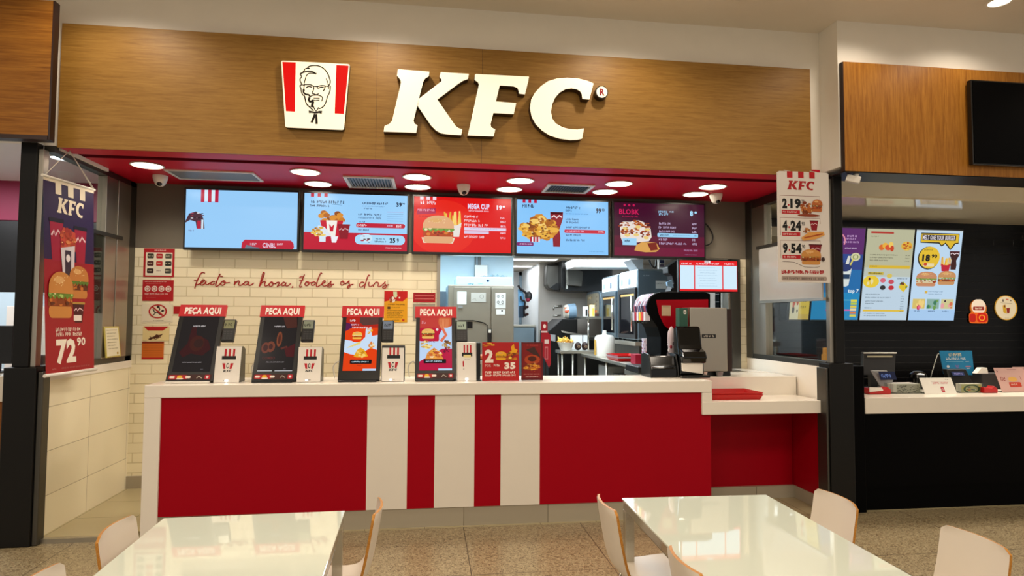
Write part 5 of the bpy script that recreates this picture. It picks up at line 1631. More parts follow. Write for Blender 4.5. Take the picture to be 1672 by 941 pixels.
# stainless ice dispenser right of it, standing on the bench
t = thing('ice_dispenser', 'brushed stainless dispenser box with dark logo plate near the right tiles', 'dispenser', (2.36, 5.2, 1.0225))
b = MB(); b.box(2.192, 2.525, 5.11, 5.29, 1.062, 1.60, 'steel_z'); b.build('front_casing', t, 0.006)
b = MB(); b.box(2.528, 2.57, 5.12, 5.28, 1.062, 1.59, 'dark_brown'); b.build('side_panel', t)
b = MB(); b.box(2.21, 2.56, 5.13, 5.28, 1.0225, 1.062, 'black_satin'); b.build('base', t)
b = MB(); b.box(2.30, 2.42, 5.104, 5.11, 1.345, 1.375, 'black_satin'); g = G(b, (2.30, 5.104, 1.375), (0.12, 0, 0), (0, 0, -0.03), 'P'); g.bars(0.1, 0.25, 0.92, 0.75, 'D8D4C8', 3)
b.build('logo_plate', t)
b = MB(); b.box(2.09, 2.165, 5.085, 5.165, 1.031, 1.595, ink('2E5648')); g = G(b, (2.085, 5.085, 1.595), (0.085, 0, 0), (0, 0, -0.6), 'P'); g.rrect(0.5, 0.03, 0.78, 0.085, 0.06, 0.012, 'DCD8D0'); g.rect(0.6, 0.045, 0.68, 0.07, '2E3A30')
b.build('cup_carton', bevel=0.003, label='tall dark green carton standing before the stainless ice dispenser', cat='carton')
b = MB()
b.lathe([(0.02, 0.0), (0.03, 0.05), (0.026, 0.2), (0.034, 0.3), (0.03, 0.36), (0.012, 0.40), (0.0, 0.41)], (2.052, 5.165, 1.031), ink('B8A8AC'), 14)
for k in range(10):
    a = k * 0.7
    b.ball((2.052 + 0.027 * math.cos(a), 5.165 + 0.027 * math.sin(a), 1.10 + 0.028 * k), 0.012, 0.012, 0.016, ink(['8A2030', '4A3A40', 'E0D8D8'][k % 3]), 6, 4)
b.build('straw_sleeve_bag', label='bunched white and red paper packet behind the napkin dispenser', cat='packet')
for x, m, lab in ((2.30, 'white_plastic', 'little white tub on the bench below the stainless dispenser'), (2.44, 'grey_plastic', 'little grey tub on the bench below the stainless dispenser')):
    b = MB(); b.lathe([(0.022, 0), (0.03, 0.035), (0.032, 0.038)], (x, 5.085, 1.023), m, 14); b.build('small_tub', label=lab, cat='tub')

# ================================================================== kitchen seen through the opening
# upright steel cabinet
t = thing('steel_cabinet', 'tall grey stainless holding cabinet with papers on its doors', 'cabinet', (0.6, 7.4, 0))
b = MB(); b.box(0.225, 0.955, 7.0, 7.8, 0.0, 1.865, 'cabinet_grey'); b.build('body', t, 0.008)
b = MB(); b.box(0.29, 0.69, 6.985, 7.0, 0.25, 1.84, 'cabinet_grey'); dl = b.build('door', t, 0.004)
b = MB(); b.box(0.705, 0.945, 6.985, 7.0, 0.25, 1.84, 'cabinet_grey'); dr = b.build('door', t, 0.004)
b = MB(); b.box(0.665, 0.70, 6.95, 6.985, 1.14, 1.38, 'black_satin'); b.box(0.668, 0.697, 6.945, 6.95, 1.34, 1.375, 'white_plastic'); b.build('handle', dl, 0.004)
b = MB(); b.box(0.385, 0.495, 6.978, 6.985, 1.39, 1.46, 'black_gloss'); b.build('thermometer', dl, 0.003)
b = MB(); b.prism([(0.34, 6.984, 1.475), (0.50, 6.984, 1.478), (0.62, 6.984, 1.455), (0.665, 6.984, 1.42), (0.665, 6.984, 1.10), (0.66, 6.984, 1.10), (0.66, 6.984, 1.415), (0.615, 6.984, 1.445), (0.5, 6.984, 1.468), (0.34, 6.984, 1.466)], (0, -0.004, 0), 'black_metal'); b.build('pressed_outline', dl)
b = MB(); b.box(0.72, 0.88, 6.98, 6.985, 1.085, 1.10, 'black_metal'); b.box(0.74, 0.88, 6.98, 6.985, 1.04, 1.06, 'grey_plastic'); b.build('vent_slots', dr)
b = MB(); b.box(0.222, 0.226, 7.0, 7.78, 0.02, 1.86, 'steel_blue'); b.build('side_edge', t)
GN = 'papers on the steel cabinet'
for (x0, x1, z0, z1, m, d, lab) in ((0.325, 0.425, 1.65, 1.79, 'E4E6E4', 1, 'blank white paper, first on the steel cabinet'), (0.475, 0.64, 1.675, 1.78, 'B8B4AC', 2, 'wide grey printed paper, second on the steel cabinet'),
                                    (0.745, 0.86, 1.61, 1.78, 'D8D8D4', 3, 'paper with small black drawings, third on the steel cabinet'), (0.755, 0.855, 1.54, 1.60, 'E4E2DE', 4, 'small white paper below the drawings on the steel cabinet')):
    def dd(g, d=d):
        if d == 2:
            g.line([(0.1, 0.75), (0.3, 0.6), (0.35, 0.85)], 0.04, '8A8680'); g.ring(0.72, 0.4, 0.14, 0.22, 0.2, '8A8680')
        elif d == 3:
            for k in range(4):
                g.ring(0.28 + 0.42 * (k % 2), 0.22 + 0.38 * (k // 2), 0.12, 0.09, 0.35, '2A2A2C')
            g.bars(0.3, 0.74, 0.8, 0.78, '3A3A3C', 2)
        elif d == 4:
            g.ell(0.65, 0.3, 0.1, 0.14, '2A2A2C')
        else:
            g.bars(0.3, 0.08, 0.6, 0.12, '9A9A98', 2)
    sheet('paper_notice', x0, x1, z0, z1, 6.9845, lab, 'paper', ink(m), dd, 0.002, GN)
b = MB(); b.box(0.335, 0.385, 6.972, 6.9845, 1.61, 1.635, 'grey_plastic'); b.build('magnet_clip', label='small grey clip under the blank white paper', cat='clip')
# cartons and wrap on top of the cabinet
b = MB(); b.box(0.32, 0.94, 7.05, 7.7, 1.866, 1.96, ink('9CC0D4'))
g = G(b, (0.32, 7.05, 1.96), (0.62, 0, 0), (0, 0, -0.094), 'P'); g.bars(0.2, 0.75, 0.34, 0.95, '1A2430', 3); g.ell(0.56, 0.45, 0.025, 0.16, '16203A'); g.bars(0.38, 0.72, 0.5, 0.9, '6A8498', 4)
b.build('flat_carton', bevel=0.006, label='flat pale blue carton lying on top of the steel cabinet', cat='carton')
b = MB()
b.add([(0.60 + 0.03 * i, 7.1 + 0.1 * j, 1.962 + 0.022 * math.sin(i * 1.3 + j) ** 2 + (0.012 if 2 < i < 9 else 0)) for j in range(5) for i in range(11)], [(j * 11 + i, j * 11 + i + 1, (j + 1) * 11 + i + 1, (j + 1) * 11 + i) for j in range(4) for i in range(10)], 'pane_smoke', True)
b.build('plastic_wrap', label='crumpled clear plastic wrap lying on the pale blue carton', cat='wrap')
b = MB(); b.cyl((0.66, 8.19, 1.9), (0.66, 8.19, KC), 0.02, 'grey_plastic', 10); b.cyl((0.61, 8.19, 1.9), (0.61, 8.19, KC), 0.012, 'grey_plastic', 10); b.build('conduit_pipes', label='grey conduit pipes running up the pale blue kitchen wall', cat='pipe')
b = MB(); b.box(0.60, 0.76, 8.10, 8.165, 2.02, 2.18, 'white_plastic'); b.build('switch_box', bevel=0.004, label='white electric switch box on the pale blue kitchen wall', cat='box')
# work table with tray in front of the cabinet
b = MB(); b.box(0.02, 0.62, 6.3, 6.75, 1.045, 1.075, 'steel_x')
for x in (0.04, 0.57):
    for y in (6.32, 6.70):
        b.box(x, x + 0.03, y, y + 0.03, 0, 1.045, 'steel_z')
b.build('prep_table', label='small steel prep table standing before the tall steel cabinet', cat='table')
b = MB()
b.add([(0.22 + 0.03 * i, 6.4 + 0.05 * j, 1.078 + 0.10 * math.exp(-((i - 4) / 3.0) ** 2) * math.exp(-((j - 2.5) / 2.5) ** 2)) for j in range(6) for i in range(10)], [(j * 10 + i, j * 10 + i + 1, (j + 1) * 10 + i + 1, (j + 1) * 10 + i) for j in range(5) for i in range(9)], 'pane_smoke', True)
b.build('clear_bag', label='clear plastic bag slumped on the steel prep table', cat='bag')
b = MB(); b.ball((0.55, 6.45, 1.105), 0.06, 0.04, 0.03, ink('B0603A')); b.build('orange_wrap_packet', label='orange-brown packet lying on the steel prep table', cat='packet')

# corridor
t = thing('door_1', 'white door with pale blue frame at the corridor\'s end', 'door', (1.86, 11.5, 0))
t['kind'] = ST
b = MB(); b.box(1.66, 1.705, 11.44, 11.5, 0, 2.34, 'steel_blue'); b.box(1.98, 2.05, 11.40, 11.5, 0, 2.34, 'steel_blue'); b.box(1.66, 2.05, 11.44, 11.5, 2.28, 2.34, 'steel_blue'); b.build('frame', t)
b = MB(); b.box(1.705, 1.98, 11.46, 11.495, 0.02, 2.28, 'kitchen_white'); b.build('leaf', t)
b = MB(); b.box(1.87, 1.93, 11.452, 11.46, 1.99, 2.05, ink('23308A')); b.build('door_plate', t)
b = MB(); b.box(1.13, 1.68, 9.9, 10.5, 0.0, 1.36, 'steel_blue'); b.box(1.12, 1.69, 9.88, 10.5, 1.36, 1.40, 'steel_x'); b.build('chest_freezer', bevel=0.01, label='low pale steel chest standing in the kitchen corridor', cat='freezer')
b = MB(); q = [at(*p, 11.435) for p in [(856, 474), (875, 473), (875, 531), (858, 531)]]; b.prism(q, (0, 0.006, 0), 'paper')
g = G(b, q[0], q[1] - q[0], q[3] - q[0], 'P'); g.line([(0.45, 0.25), (0.5, 0.38), (0.42, 0.5)], 0.02, 'D89AA0'); g.rect(0.62, 0.2, 0.84, 0.32, 'E8C0C4'); g.bars(0.6, 0.36, 0.9, 0.42, 'D8A0A8', 2); g.line([(0.1, 0.58), (0.98, 0.57)], 0.012, 'C8C4C4')
b.build('notice_board', label='tall white notice board with faint pink writing on the corridor door', cat='board')
t = thing('hanging_apron', 'pale blue apron with dark straps hanging on the corridor wall', 'apron', (1.3, 9.2, 1.35))
b = MB(); q = [at(*p, 9.3) for p in [(846, 473), (851, 472), (856, 482), (858, 495), (857, 510), (856, 518), (847, 519)]]
b.prism(q, (0, 0.03, 0), ink('6AA4D0')); b.build('cloth', t)
b = MB(); q = [at(*p, 9.27) for p in [(848, 500), (856, 499), (855, 519), (848, 519)]]; b.prism(q, (0, 0.02, 0), ink('16283A')); b.build('pocket', t)
b = MB(); b.tube(smooth_path([at(*p, 9.27) for p in [(846, 466), (850, 472), (857, 477), (859, 480)]], 4), 0.018, ink('1A1214')); b.tube(smooth_path([at(*p, 9.26) for p in [(850, 484), (852, 490), (857, 493), (856, 505), (856, 517)]], 4), 0.014, ink('1A1214')); b.build('strap', t)
b = MB(); p = at(863, 484, 9.25); b.ball(p, 0.055, 0.06, 0.075, 'dark_plastic'); p2 = at(862, 490, 9.22); b.ball(p2, 0.035, 0.04, 0.03, ink('8A2038')); b.build('hanging_hat', label='dark cap with a dull red patch hanging beside the blue apron', cat='cap')
for k, (px, py) in enumerate(((858, 503), (858, 514.5))):
    b = MB(); b.tube(smooth_path([at(px - 2, py + 1, 9.3), at(px + 1, py - 1, 9.25), at(px + 4, py - 2 + k, 9.22)], 3), [0.012, 0.026, 0.02] * 2 + [0.018], ink('3A201C')); b.build('wall_hook', label=('upper' if k == 0 else 'lower') + ' dark brown hook on the corridor wall under the hanging cap', cat='hook')
for (x0, x1, y0, y1, lab) in ((1.15, 1.82, 8.80, 9.02, 'bright ceiling light strip at the kitchen corridor\'s entrance'), (1.15, 1.66, 10.0, 10.25, 'bright ceiling light strip farther inside the kitchen corridor')):
    t = thing('light_panel', lab, 'light', ((x0 + x1) / 2, (y0 + y1) / 2, KC - 0.02), 'kitchen light strips')
    b = MB(); b.box(x0 - 0.015, x1 + 0.015, y0 - 0.015, y1 + 0.015, KC - 0.012, KC - 0.001, 'white_plastic'); b.build('frame', t)
    b = MB(); b.box(x0, x1, y0, y1, KC - 0.016, KC - 0.012, glow('F4FAFF', 3.0)); b.build('diffuser', t)

# extraction: curved duct, dark filter box, white beam
t = thing('extraction_hood', 'curved steel duct with dark filter box on the kitchen\'s grey wall', 'hood', (1.95, 9.4, 1.84))
b = MB(); q = [at(*p, 9.35) for p in [(893, 432), (921, 433), (921, 476), (905, 475), (897, 472), (892, 465), (892, 448)]]
b.prism(q, (0, 0.24, 0), 'steel_dark'); b.build('duct', t, 0.02, 3)
b = MB(); q = [at(*p, 9.30) for p in [(898, 470), (908, 463), (921, 463), (921, 474), (905, 474)]]; b.prism(q, (0, 0.05, 0), 'black_satin'); b.build('duct_mouth', t)
b = MB(); q = [at(*p, 9.1) for p in [(917, 424), (1000, 426), (1000, 478), (921, 475), (917, 470)]]; b.prism(q, (0, 0.5, 0), 'black_satin'); b.build('filter_box', t, 0.006)
b = MB(); q = [at(*p, 8.95) for p in [(926, 436), (952, 444), (950, 468), (928, 466)]]; b.prism(q, (0, 0.15, 0), 'steel_dark'); b.build('filter', t, 0.006)
b = MB(); q = [at(*p, 9.0) for p in [(925, 440), (928, 440), (927, 472), (924, 472)]]; b.prism(q, (0, 0.02, 0), 'chrome'); b.build('handle', t)
b = MB(); q = [at(*p, 8.3) for p in [(935, 424), (1040, 424), (1040, 436), (938, 436)]]; b.prism([(p.x, p.y, min(p.z, KC)) for p in q], (0, 0.5, 0), 'kitchen_white'); b.build('ceiling_duct', label='boxed white duct running along the kitchen ceiling', cat='duct')
b = MB(); b.prism([at(*p, 7.4) for p in [(1030, 424), (1050, 424), (1050, 441), (1042, 441)]], (0, 0.3, 0), 'grey_plastic'); b.build('ceiling_bracket', label='grey slanting ceiling bracket above the nearest steel oven', cat='bracket')
b = MB(); b.tube(smooth_path([at(1060, 424, 6.9), at(1064, 433, 6.9), at(1070, 437, 6.9), at(1072, 424, 6.9)], 5), 0.012, 'black_satin'); b.build('black_cable', label='black cable loop hanging above the steel ovens', cat='cable')
b = MB(); p = at(1082, 429, 7.0); b.box(p.x - 0.05, p.x + 0.03, 7.0, 7.03, p.z - 0.07, p.z + 0.04, 'white_plastic'); b.box(p.x - 0.035, p.x + 0.015, 6.99, 7.0, p.z - 0.01, p.z + 0.03, ink('232A4A')); b.box(p.x - 0.035, p.x + 0.015, 6.99, 7.0, p.z - 0.05, p.z - 0.02, ink('5A4A5A'))
b.tube([(p.x, 7.02, p.z + 0.04), (p.x, 7.02, KC)], 0.01, 'white_plastic'); b.build('power_socket', label='white socket box hung above the steel ovens', cat='socket')
t = thing('hanging_speaker', 'dark bracketed camera-like unit behind the order screen\'s left edge', 'device', (2.55, 6.3, 1.75))
b = MB(); q = [at(*p, 6.3) for p in [(1090, 436), (1107, 424), (1107, 478), (1094, 476), (1100, 462), (1097, 450), (1091, 446)]]; b.prism(q, (0, 0.15, 0), 'dark_plastic'); b.build('body', t, 0.006)
b = MB(); b.tube([(2.6, 6.38, 2.1), (2.6, 6.38, KC)], 0.015, 'black_metal'); b.build('drop_rod', t)
b = MB(); q = [at(*p, 6.25) for p in [(1089, 461), (1097, 457), (1100, 470), (1090, 467)]]; b.prism(q, (0, 0.03, 0), ink('9CC4E8')); b.build('screen', t)

# ovens along the right, on a steel stand
OX = 2.35
t = thing('oven_stand', 'long steel stand carrying the ovens along the kitchen\'s right side', 'stand', (2.7, 8.0, 0))
b = MB(); b.box(OX - 0.06, 3.0, 6.82, 9.3, 1.20, 1.245, 'steel_x'); b.build('top_shelf', t, 0.003)
b = MB(); b.box(OX, 3.0, 6.86, 9.3, 0.1, 1.20, 'steel_dark'); b.build('body', t)
for y in (6.9, 9.2):
    b = MB(); b.box(OX + 0.02, OX + 0.08, y, y + 0.06, 0, 0.1, 'steel_z'); b.build('leg', t)


def oven(y0, y1, z1, lab, style):
    t = thing('steel_oven', lab, 'oven', (OX + 0.25, (y0 + y1) / 2, 1.246), 'ovens in the kitchen')
    b = MB(); b.box(OX, OX + 0.55, y0, y1, 1.262, z1, 'steel_blue'); b.build('body', t, 0.008)
    b = MB(); b.box(OX - 0.012, OX, y0 + 0.01, y1 - 0.01, z1 - 0.2, z1 - 0.02, 'kitchen_white')
    g = G(b, (OX - 0.012, y1 - 0.01, z1 - 0.02), (0, -(y1 - y0 - 0.02), 0), (0, 0, -0.18), 'P')
    g.n = Vector((-1, 0, 0))
    g.bars(0.1, 0.1, 0.9, 0.2, '8A98A4', 2)
    for k in range(4):
        g.rrect(0.08 + 0.23 * k, 0.4, 0.22 + 0.23 * k, 0.8, 0.02, 0.04, ['9AB0C0', 'C8D4DC', '6A7C8C', 'B0C0CC'][k])
    b.build('control_panel', t)
    b = MB()
    f = 0.05
    for q in ((y0 + 0.01, y1 - 0.01, 1.275, 1.275 + f), (y0 + 0.01, y1 - 0.01, z1 - 0.26, z1 - 0.21), (y0 + 0.01, y0 + 0.01 + f, 1.275 + f, z1 - 0.26), (y1 - 0.01 - f, y1 - 0.01, 1.275 + f, z1 - 0.26)):
        b.box(OX - 0.03, OX, *q, 'dark_plastic' if style else 'steel_blue')
    d = b.build('door', t, 0.004)
    b = MB(); b.box(OX - 0.018, OX - 0.004, y0 + 0.06, y1 - 0.06, 1.325, z1 - 0.26, 'dark_screen'); b.box(OX - 0.02, OX - 0.018, y0 + 0.08, y1 - 0.08, z1 - 0.30, z1 - 0.275, ink('C8A060')); b.build('window', d)
    b = MB(); b.tube([(OX - 0.055, y0 + 0.06, 1.36), (OX - 0.055, y0 + 0.06, z1 - 0.3)], 0.012, 'chrome'); b.build('handle', d)
    for yy in (y0 + 0.03, y1 - 0.06):
        b = MB(); b.box(OX + 0.02, OX + 0.06, yy, yy + 0.04, 1.245, 1.262, 'black_satin'); b.build('leg', t)
    if style == 1:
        b = MB(); b.box(OX + 0.005, OX + 0.54, y0 - 0.006, y0, 1.29, z1 - 0.02, 'kitchen_slate'); g = G(b, (OX + 0.01, y0 - 0.006, z1 - 0.02), (0.52, 0, 0), (0, 0, -0.5), 'P')
        g.bars(0.1, 0.09, 0.25, 0.12, '9AA8B4', 5); g.rect(0.38, 0.22, 0.62, 0.4, 'C0C8CC'); g.bars(0.4, 0.27, 0.58, 0.3, '7A868E', 2)
        b.build('side_cover', t)


oven(6.90, 7.56, 2.065, 'nearest blue-grey steel oven with dark side cover and white label', 1)
oven(7.66, 8.34, 2.055, 'second steel oven, behind the nearest one, with small white panel', 0)
# rounded snack warmer
t = thing('snack_warmer', 'round-topped steel snack warmer farthest along the row of ovens', 'warmer', (2.5, 8.9, 1.5))
y0, y1 = 8.48, 9.25
b = MB(); pr = [(y0, 1.53), (y0, 1.80)] + [(y0 + 0.12 - 0.12 * math.cos(a), 1.80 + 0.09 * math.sin(a)) for a in [math.radians(k) for k in (20, 45, 70, 90)]] + [(y1 - 0.12 + 0.12 * math.cos(a), 1.80 + 0.09 * math.sin(a)) for a in [math.radians(k) for k in (90, 70, 45, 20)]] + [(y1, 1.80), (y1, 1.53)]
b.prism([(OX, y, z) for y, z in pr], (0.5, 0, 0), 'steel_blue'); b.build('body', t, 0.004)
b = MB(); g = G(b, (OX - 0.002, y1 - 0.05, 1.86), (0, -(y1 - y0 - 0.1), 0), (0, 0, -0.32), 'P'); g.n = Vector((-1, 0, 0))
g.rrect(0, 0, 1, 1, 0.2, 0.1, '8C8470'); pic_bits(g, 24, ['C8B48A', 'A8885A', '6A5C48'], 3, 0.06, (0.1, 0.15, 0.9, 0.7)); pic_bits(g, 14, ['D8582C', 'E0904C'], 5, 0.08, (0.15, 0.75, 0.85, 0.88)); g.rect(0, 0.9, 1, 1, '5A2A24')
b.build('window', t)
b = MB(); b.box(OX - 0.24, 2.98, 8.30, 9.28, 1.50, 1.53, 'steel_x'); b.build('shelf', t)
for y in (8.34, 9.2):
    b = MB(); b.cyl((OX - 0.2, y, 1.086 if y < 9 else 0.0), (OX - 0.2, y, 1.50), 0.014, 'chrome', 10); b.cyl((OX + 0.3, y, 1.245), (OX + 0.3, y, 1.50), 0.014, 'chrome', 10); b.build('leg', t)
for (x, y, h, m, lab) in ((2.16, 8.55, 0.14, 'kitchen_white', 'small white carton on the warmer\'s shelf'), (2.22, 8.42, 0.16, ink('E8DCA8'), 'small cream and yellow carton on the warmer\'s shelf')):
    b = MB(); b.box(x - 0.03, x + 0.03, y - 0.03, y + 0.03, 1.531, 1.531 + h, m); g = G(b, (x - 0.03, y - 0.03, 1.531 + h), (0.06, 0, 0), (0, 0, -h), 'P'); g.rect(0.45, 0.3, 0.9, 0.95, 'D8B850' if m != 'kitchen_white' else '2A2A2C'); b.build('small_carton', label=lab, cat='carton', group='cartons on the warmer shelf')
# fryer
t = thing('fryer_station', 'black fryer station with sloping corner before the grey kitchen wall', 'fryer', (1.95, 9.0, 0))
b = MB(); q = [at(*p, 8.7) for p in [(896, 541), (918, 521), (943, 521), (943, 600)]]; lo = [(q[3].x, 8.7, 0.0), (q[0].x - 0.0, 8.7, 0.0)]
b.prism([tuple(p) for p in q[:3]] + lo, (0, 0.7, 0), 'black_metal'); b.build('body', t, 0.008)
b = MB(); q = [at(*p, 8.68) for p in [(916, 540), (950, 546), (952, 550), (918, 543)]]; b.prism(q, (0, 0.02, 0), 'chrome'); b.build('rim', t)
b = MB(); q = [at(*p, 8.69) for p in [(896, 546), (907, 547), (907, 558), (896, 556)]]; b.prism(q, (0, 0.01, 0), 'grey_plastic'); b.build('label_plate', t)
t = thing('bucket_stack', 'grey and orange-printed stack of food buckets lying on the black fryer', 'buckets', (2.1, 9.0, 1.5))
fz = at(930, 521, 8.75).z
b = MB(); p0 = at(927, 509, 8.95); p1 = at(939, 508, 8.95); b.cyl(p0, p1, 0.11, ink('7A94A8'), 22); b.build('sleeve', t)
b = MB(); q0 = at(921, 509, 8.95); b.tube([q0, p0], [0.085, 0.108], ink('D8D0C0'), 22)
for k in range(9):
    a = k * 0.8
    b.ball(q0.lerp(p0, 0.2 + 0.08 * k) + Vector((0, -0.095 * abs(math.cos(a)), 0.06 * math.sin(a))), 0.025, 0.012, 0.02, ink('D8642C' if k % 2 else 'B84A28'), 7, 5)
b.build('printed_cup', t)
b = MB(); p = at(911, 501, 9.58); b.tube([at(904, 501, 9.59), at(917, 500, 9.59)], 0.02, 'chrome'); b.tube([at(903, 516, 9.59), at(916, 515, 9.59)], 0.015, 'chrome'); b.tube([at(904, 501, 9.59), at(904, 506, 9.59)], 0.012, 'chrome'); b.build('wall_rail', label='chrome utensil rails fixed to the grey kitchen wall', cat='rail')

# bench along the ovens with trays and tubs
t = thing('kitchen_bench', 'pale steel bench running into the kitchen before the ovens', 'bench', (2.15, 7.0, 0))
b = MB(); b.box(1.98, 2.29, 5.92, 8.05, 1.015, 1.05, 'steel_x'); b.box(1.70, 2.29, 8.05, 8.35, 1.05, 1.085, 'steel_x'); b.build('worktop', t, 0.004)
b = MB(); b.box(2.05, 2.28, 6.0, 8.0, 0.25, 0.28, 'steel_x'); b.box(2.06, 2.27, 6.4, 6.9, 0.282, 0.9, 'steel_dark'); b.box(2.06, 2.27, 7.1, 7.5, 0.282, 0.95, 'grey_plastic'); b.build('undershelf', t)
for x, y, z in ((2.0, 5.95, 1.015), (2.0, 7.0, 1.015), (2.24, 5.95, 1.015), (2.0, 7.98, 1.015), (1.72, 8.08, 1.05), (1.72, 8.3, 1.05), (1.86, 8.08, 1.05)):
    b = MB(); b.cyl((x + 0.015, y, 0), (x + 0.015, y, z), 0.014, 'steel_z', 10); b.build('leg', t)
for k, m in enumerate(('red_plastic', ink('C8C4D0'), 'red_plastic')):
    b = MB(); tray_shape(b, 2.02, 2.25, 6.55, 6.95, 1.0515 + 0.016 * k, 0.03, m)
    b.build('serving_tray', label=('red plastic tray at the bottom of the stack on the kitchen bench', 'pale grey tray between two red ones on the kitchen bench', 'red plastic tray on top of the stack on the kitchen bench')[k], cat='tray', group='trays on the kitchen bench')
b = MB(); b.lathe([(0.115, 0), (0.12, 0.02), (0.12, 0.22), (0.10, 0.25), (0.03, 0.26), (0.022, 0.31), (0.0, 0.312)], (2.12, 7.45, 1.051), 'white_plastic', 24); b.box(1.995, 2.0, 7.40, 7.46, 1.07, 1.25, ink('D8A84A')); b.build('white_canister', label='round white lidded canister with yellow strip on the kitchen bench', cat='canister')
t = thing('fries_tub', 'white tub heaped with golden fries at the bench\'s far end', 'tub', (1.80, 8.16, 1.086))
b = MB(); b.lathe([(0.07, 0.0), (0.11, 0.1), (0.115, 0.105), (0.10, 0.09), (0.0, 0.08)], (1.80, 8.16, 1.087), 'white_plastic', 20); b.build('tub', t)
b = MB(); r = random.Random(3)
for k in range(42):
    a = r.uniform(0, 6.28); q = 0.085 * math.sqrt(r.random()); c = Vector((1.80 + q * math.cos(a), 8.16 + q * math.sin(a), 1.19 + r.uniform(0, 0.05)))
    d = Vector((r.uniform(-1, 1), r.uniform(-1, 1), r.uniform(-0.2, 0.8))).normalized() * 0.035
    b.tube([c - d, c + d], 0.007, ink(r.choice(['E8B040', 'D89830', 'F0C860'])), 4)
o = b.build('fries', t, kind='stuff')
for k in range(2):
    b = MB(); b.ball((1.955 + 0.095 * k, 8.13 + 0.01 * k, 1.142), 0.045, 0.05, 0.055, ink('2E1C16'), 12, 8)
    g = G(b, (1.925 + 0.095 * k, 8.075, 1.165), (0.06, 0, 0), (0, 0, -0.05), 'P'); g.ring(0.5, 0.5, 0.3, 0.3, 0.3, 'B89878')
    b.build('dark_bowl', label=('dark printed cup lying nearest the fries tub', 'dark printed cup lying beyond the one by the fries tub')[k], cat='cup', group='dark cups by the fries')
for (xa, xb, lab) in ((1.90, 2.06, 'wide white splash board behind the fries tub'), (2.075, 2.13, 'narrow white splash board left of the round canister')):
    b = MB(); b.box(xa, xb, 8.32, 8.335, 1.086, 1.28, 'kitchen_white'); b.build('splash_board', label=lab, cat='board')
# patterned cups near the fountain
for k in range(5):
    b = MB(); z = 1.052 + 0.035 * k
    b.lathe([(0.032, 0.0), (0.048, 0.11), (0.05, 0.112), (0.046, 0.112)], (2.20, 6.2, z), ink('D8D0DC'), 18)
    for j in range(8):
        a = j * 0.78 + k * 0.4
        b.ball((2.20 + 0.043 * math.cos(a), 6.2 + 0.043 * math.sin(a), z + 0.08), 0.007, 0.007, 0.01, ink('A04858' if j % 2 else '7A6A9A'), 5, 4)
    b.build('paper_cup', label='pale patterned paper cup, %s in the stack left of the drink fountain' % ('lowest', 'second', 'middle', 'fourth', 'topmost')[k], cat='cup', group='stacked paper cups')
b = MB(); b.box(2.05, 2.13, 6.1, 6.25, 1.052, 1.15, ink('9A1A34')); b.build('small_red_box', bevel=0.003, label='little dark red box beside the stacked paper cups', cat='box')
# ================================================================== shop on the right
t = thing('black_counter', 'black-fronted counter with thick white worktop in the shop next door', 'counter', (5.6, 4.95, 0))
b = MB(); b.box(3.425, 8.85, 4.62, 5.3, 0.765, 0.89, 'worktop'); b.build('worktop', t, 0.004)
b = MB(); b.box(3.43, 8.85, 4.66, 5.25, 0.18, 0.764, 'black_laminate'); b.build('front', t)
b = MB(); b.box(3.43, 8.85, 4.68, 5.25, 0.0, 0.178, 'black_laminate'); b.build('plinth', t, 0.003)

b = MB()


def nb1(g):
    g.rect(0, 0, 1, 1, '1A6AA8'); g.rect(0, 0, 1, 0.28, '5A2468'); g.rect(0, 0.28, 1, 0.45, '28448A'); g.rect(0, 0.7, 1, 1, '1A86BC')
    for k in range(2):
        g.line([(p.x, p.y) for p in smooth_path([(0.40 + 0.12 * k, 0.07, 0), (0.45 + 0.12 * k, 0.10, 0), (0.47 + 0.12 * k, 0.14, 0), (0.46 + 0.12 * k, 0.18, 0)], 4)], 0.016, 'E08AA0')
    g.bars(0.62, 0.075, 0.86, 0.095, 'C8A0D0', 1); g.bars(0.62, 0.105, 0.84, 0.125, 'C8A0D0', 2); g.bars(0.56, 0.14, 0.9, 0.16, 'C8A0D0', 3); g.bars(0.6, 0.21, 0.85, 0.225, 'D8C0E0', 4)
    g.ell(0.84, 0.31, 0.1, 0.045, 'D0CCA0'); g.ring(0.84, 0.31, 0.06, 0.027, 0.3, '7A8A4A')
    g.poly([(0.50, 0.43), (0.78, 0.43), (0.74, 0.62), (0.68, 0.635), (0.58, 0.63), (0.53, 0.6)], 'D8E0DC'); g.ell(0.64, 0.42, 0.14, 0.05, '24346A'); g.rect(0.52, 0.5, 0.75, 0.55, '1A3A5A')
    g.poly([(0.64, 0.39), (0.68, 0.30), (0.73, 0.30), (0.71, 0.39)], 'D8D8D0'); g.line([(0.74, 0.40), (0.80, 0.33)], 0.018, 'D8C85A')
    g.text('top 7', 0.74, 0.66, 0.97, 0.71, 'E0F0F4', 0.03)
    g.rect(0.3, 0.78, 0.86, 0.785, '8ADCE8'); g.rect(0.3, 0.885, 0.95, 0.9, 'D05AA8'); g.bars(0.45, 0.94, 0.7, 0.955, 'B8E8C0', 6)
    for k in range(6):
        g.rect(0.82, 0.775 + 0.033 * k, 0.95, 0.80 + 0.033 * k, ['D8D04A', 'B8C84A', 'E0C84A', 'E8D8A0', 'D87A4A', 'D8D04A'][k])


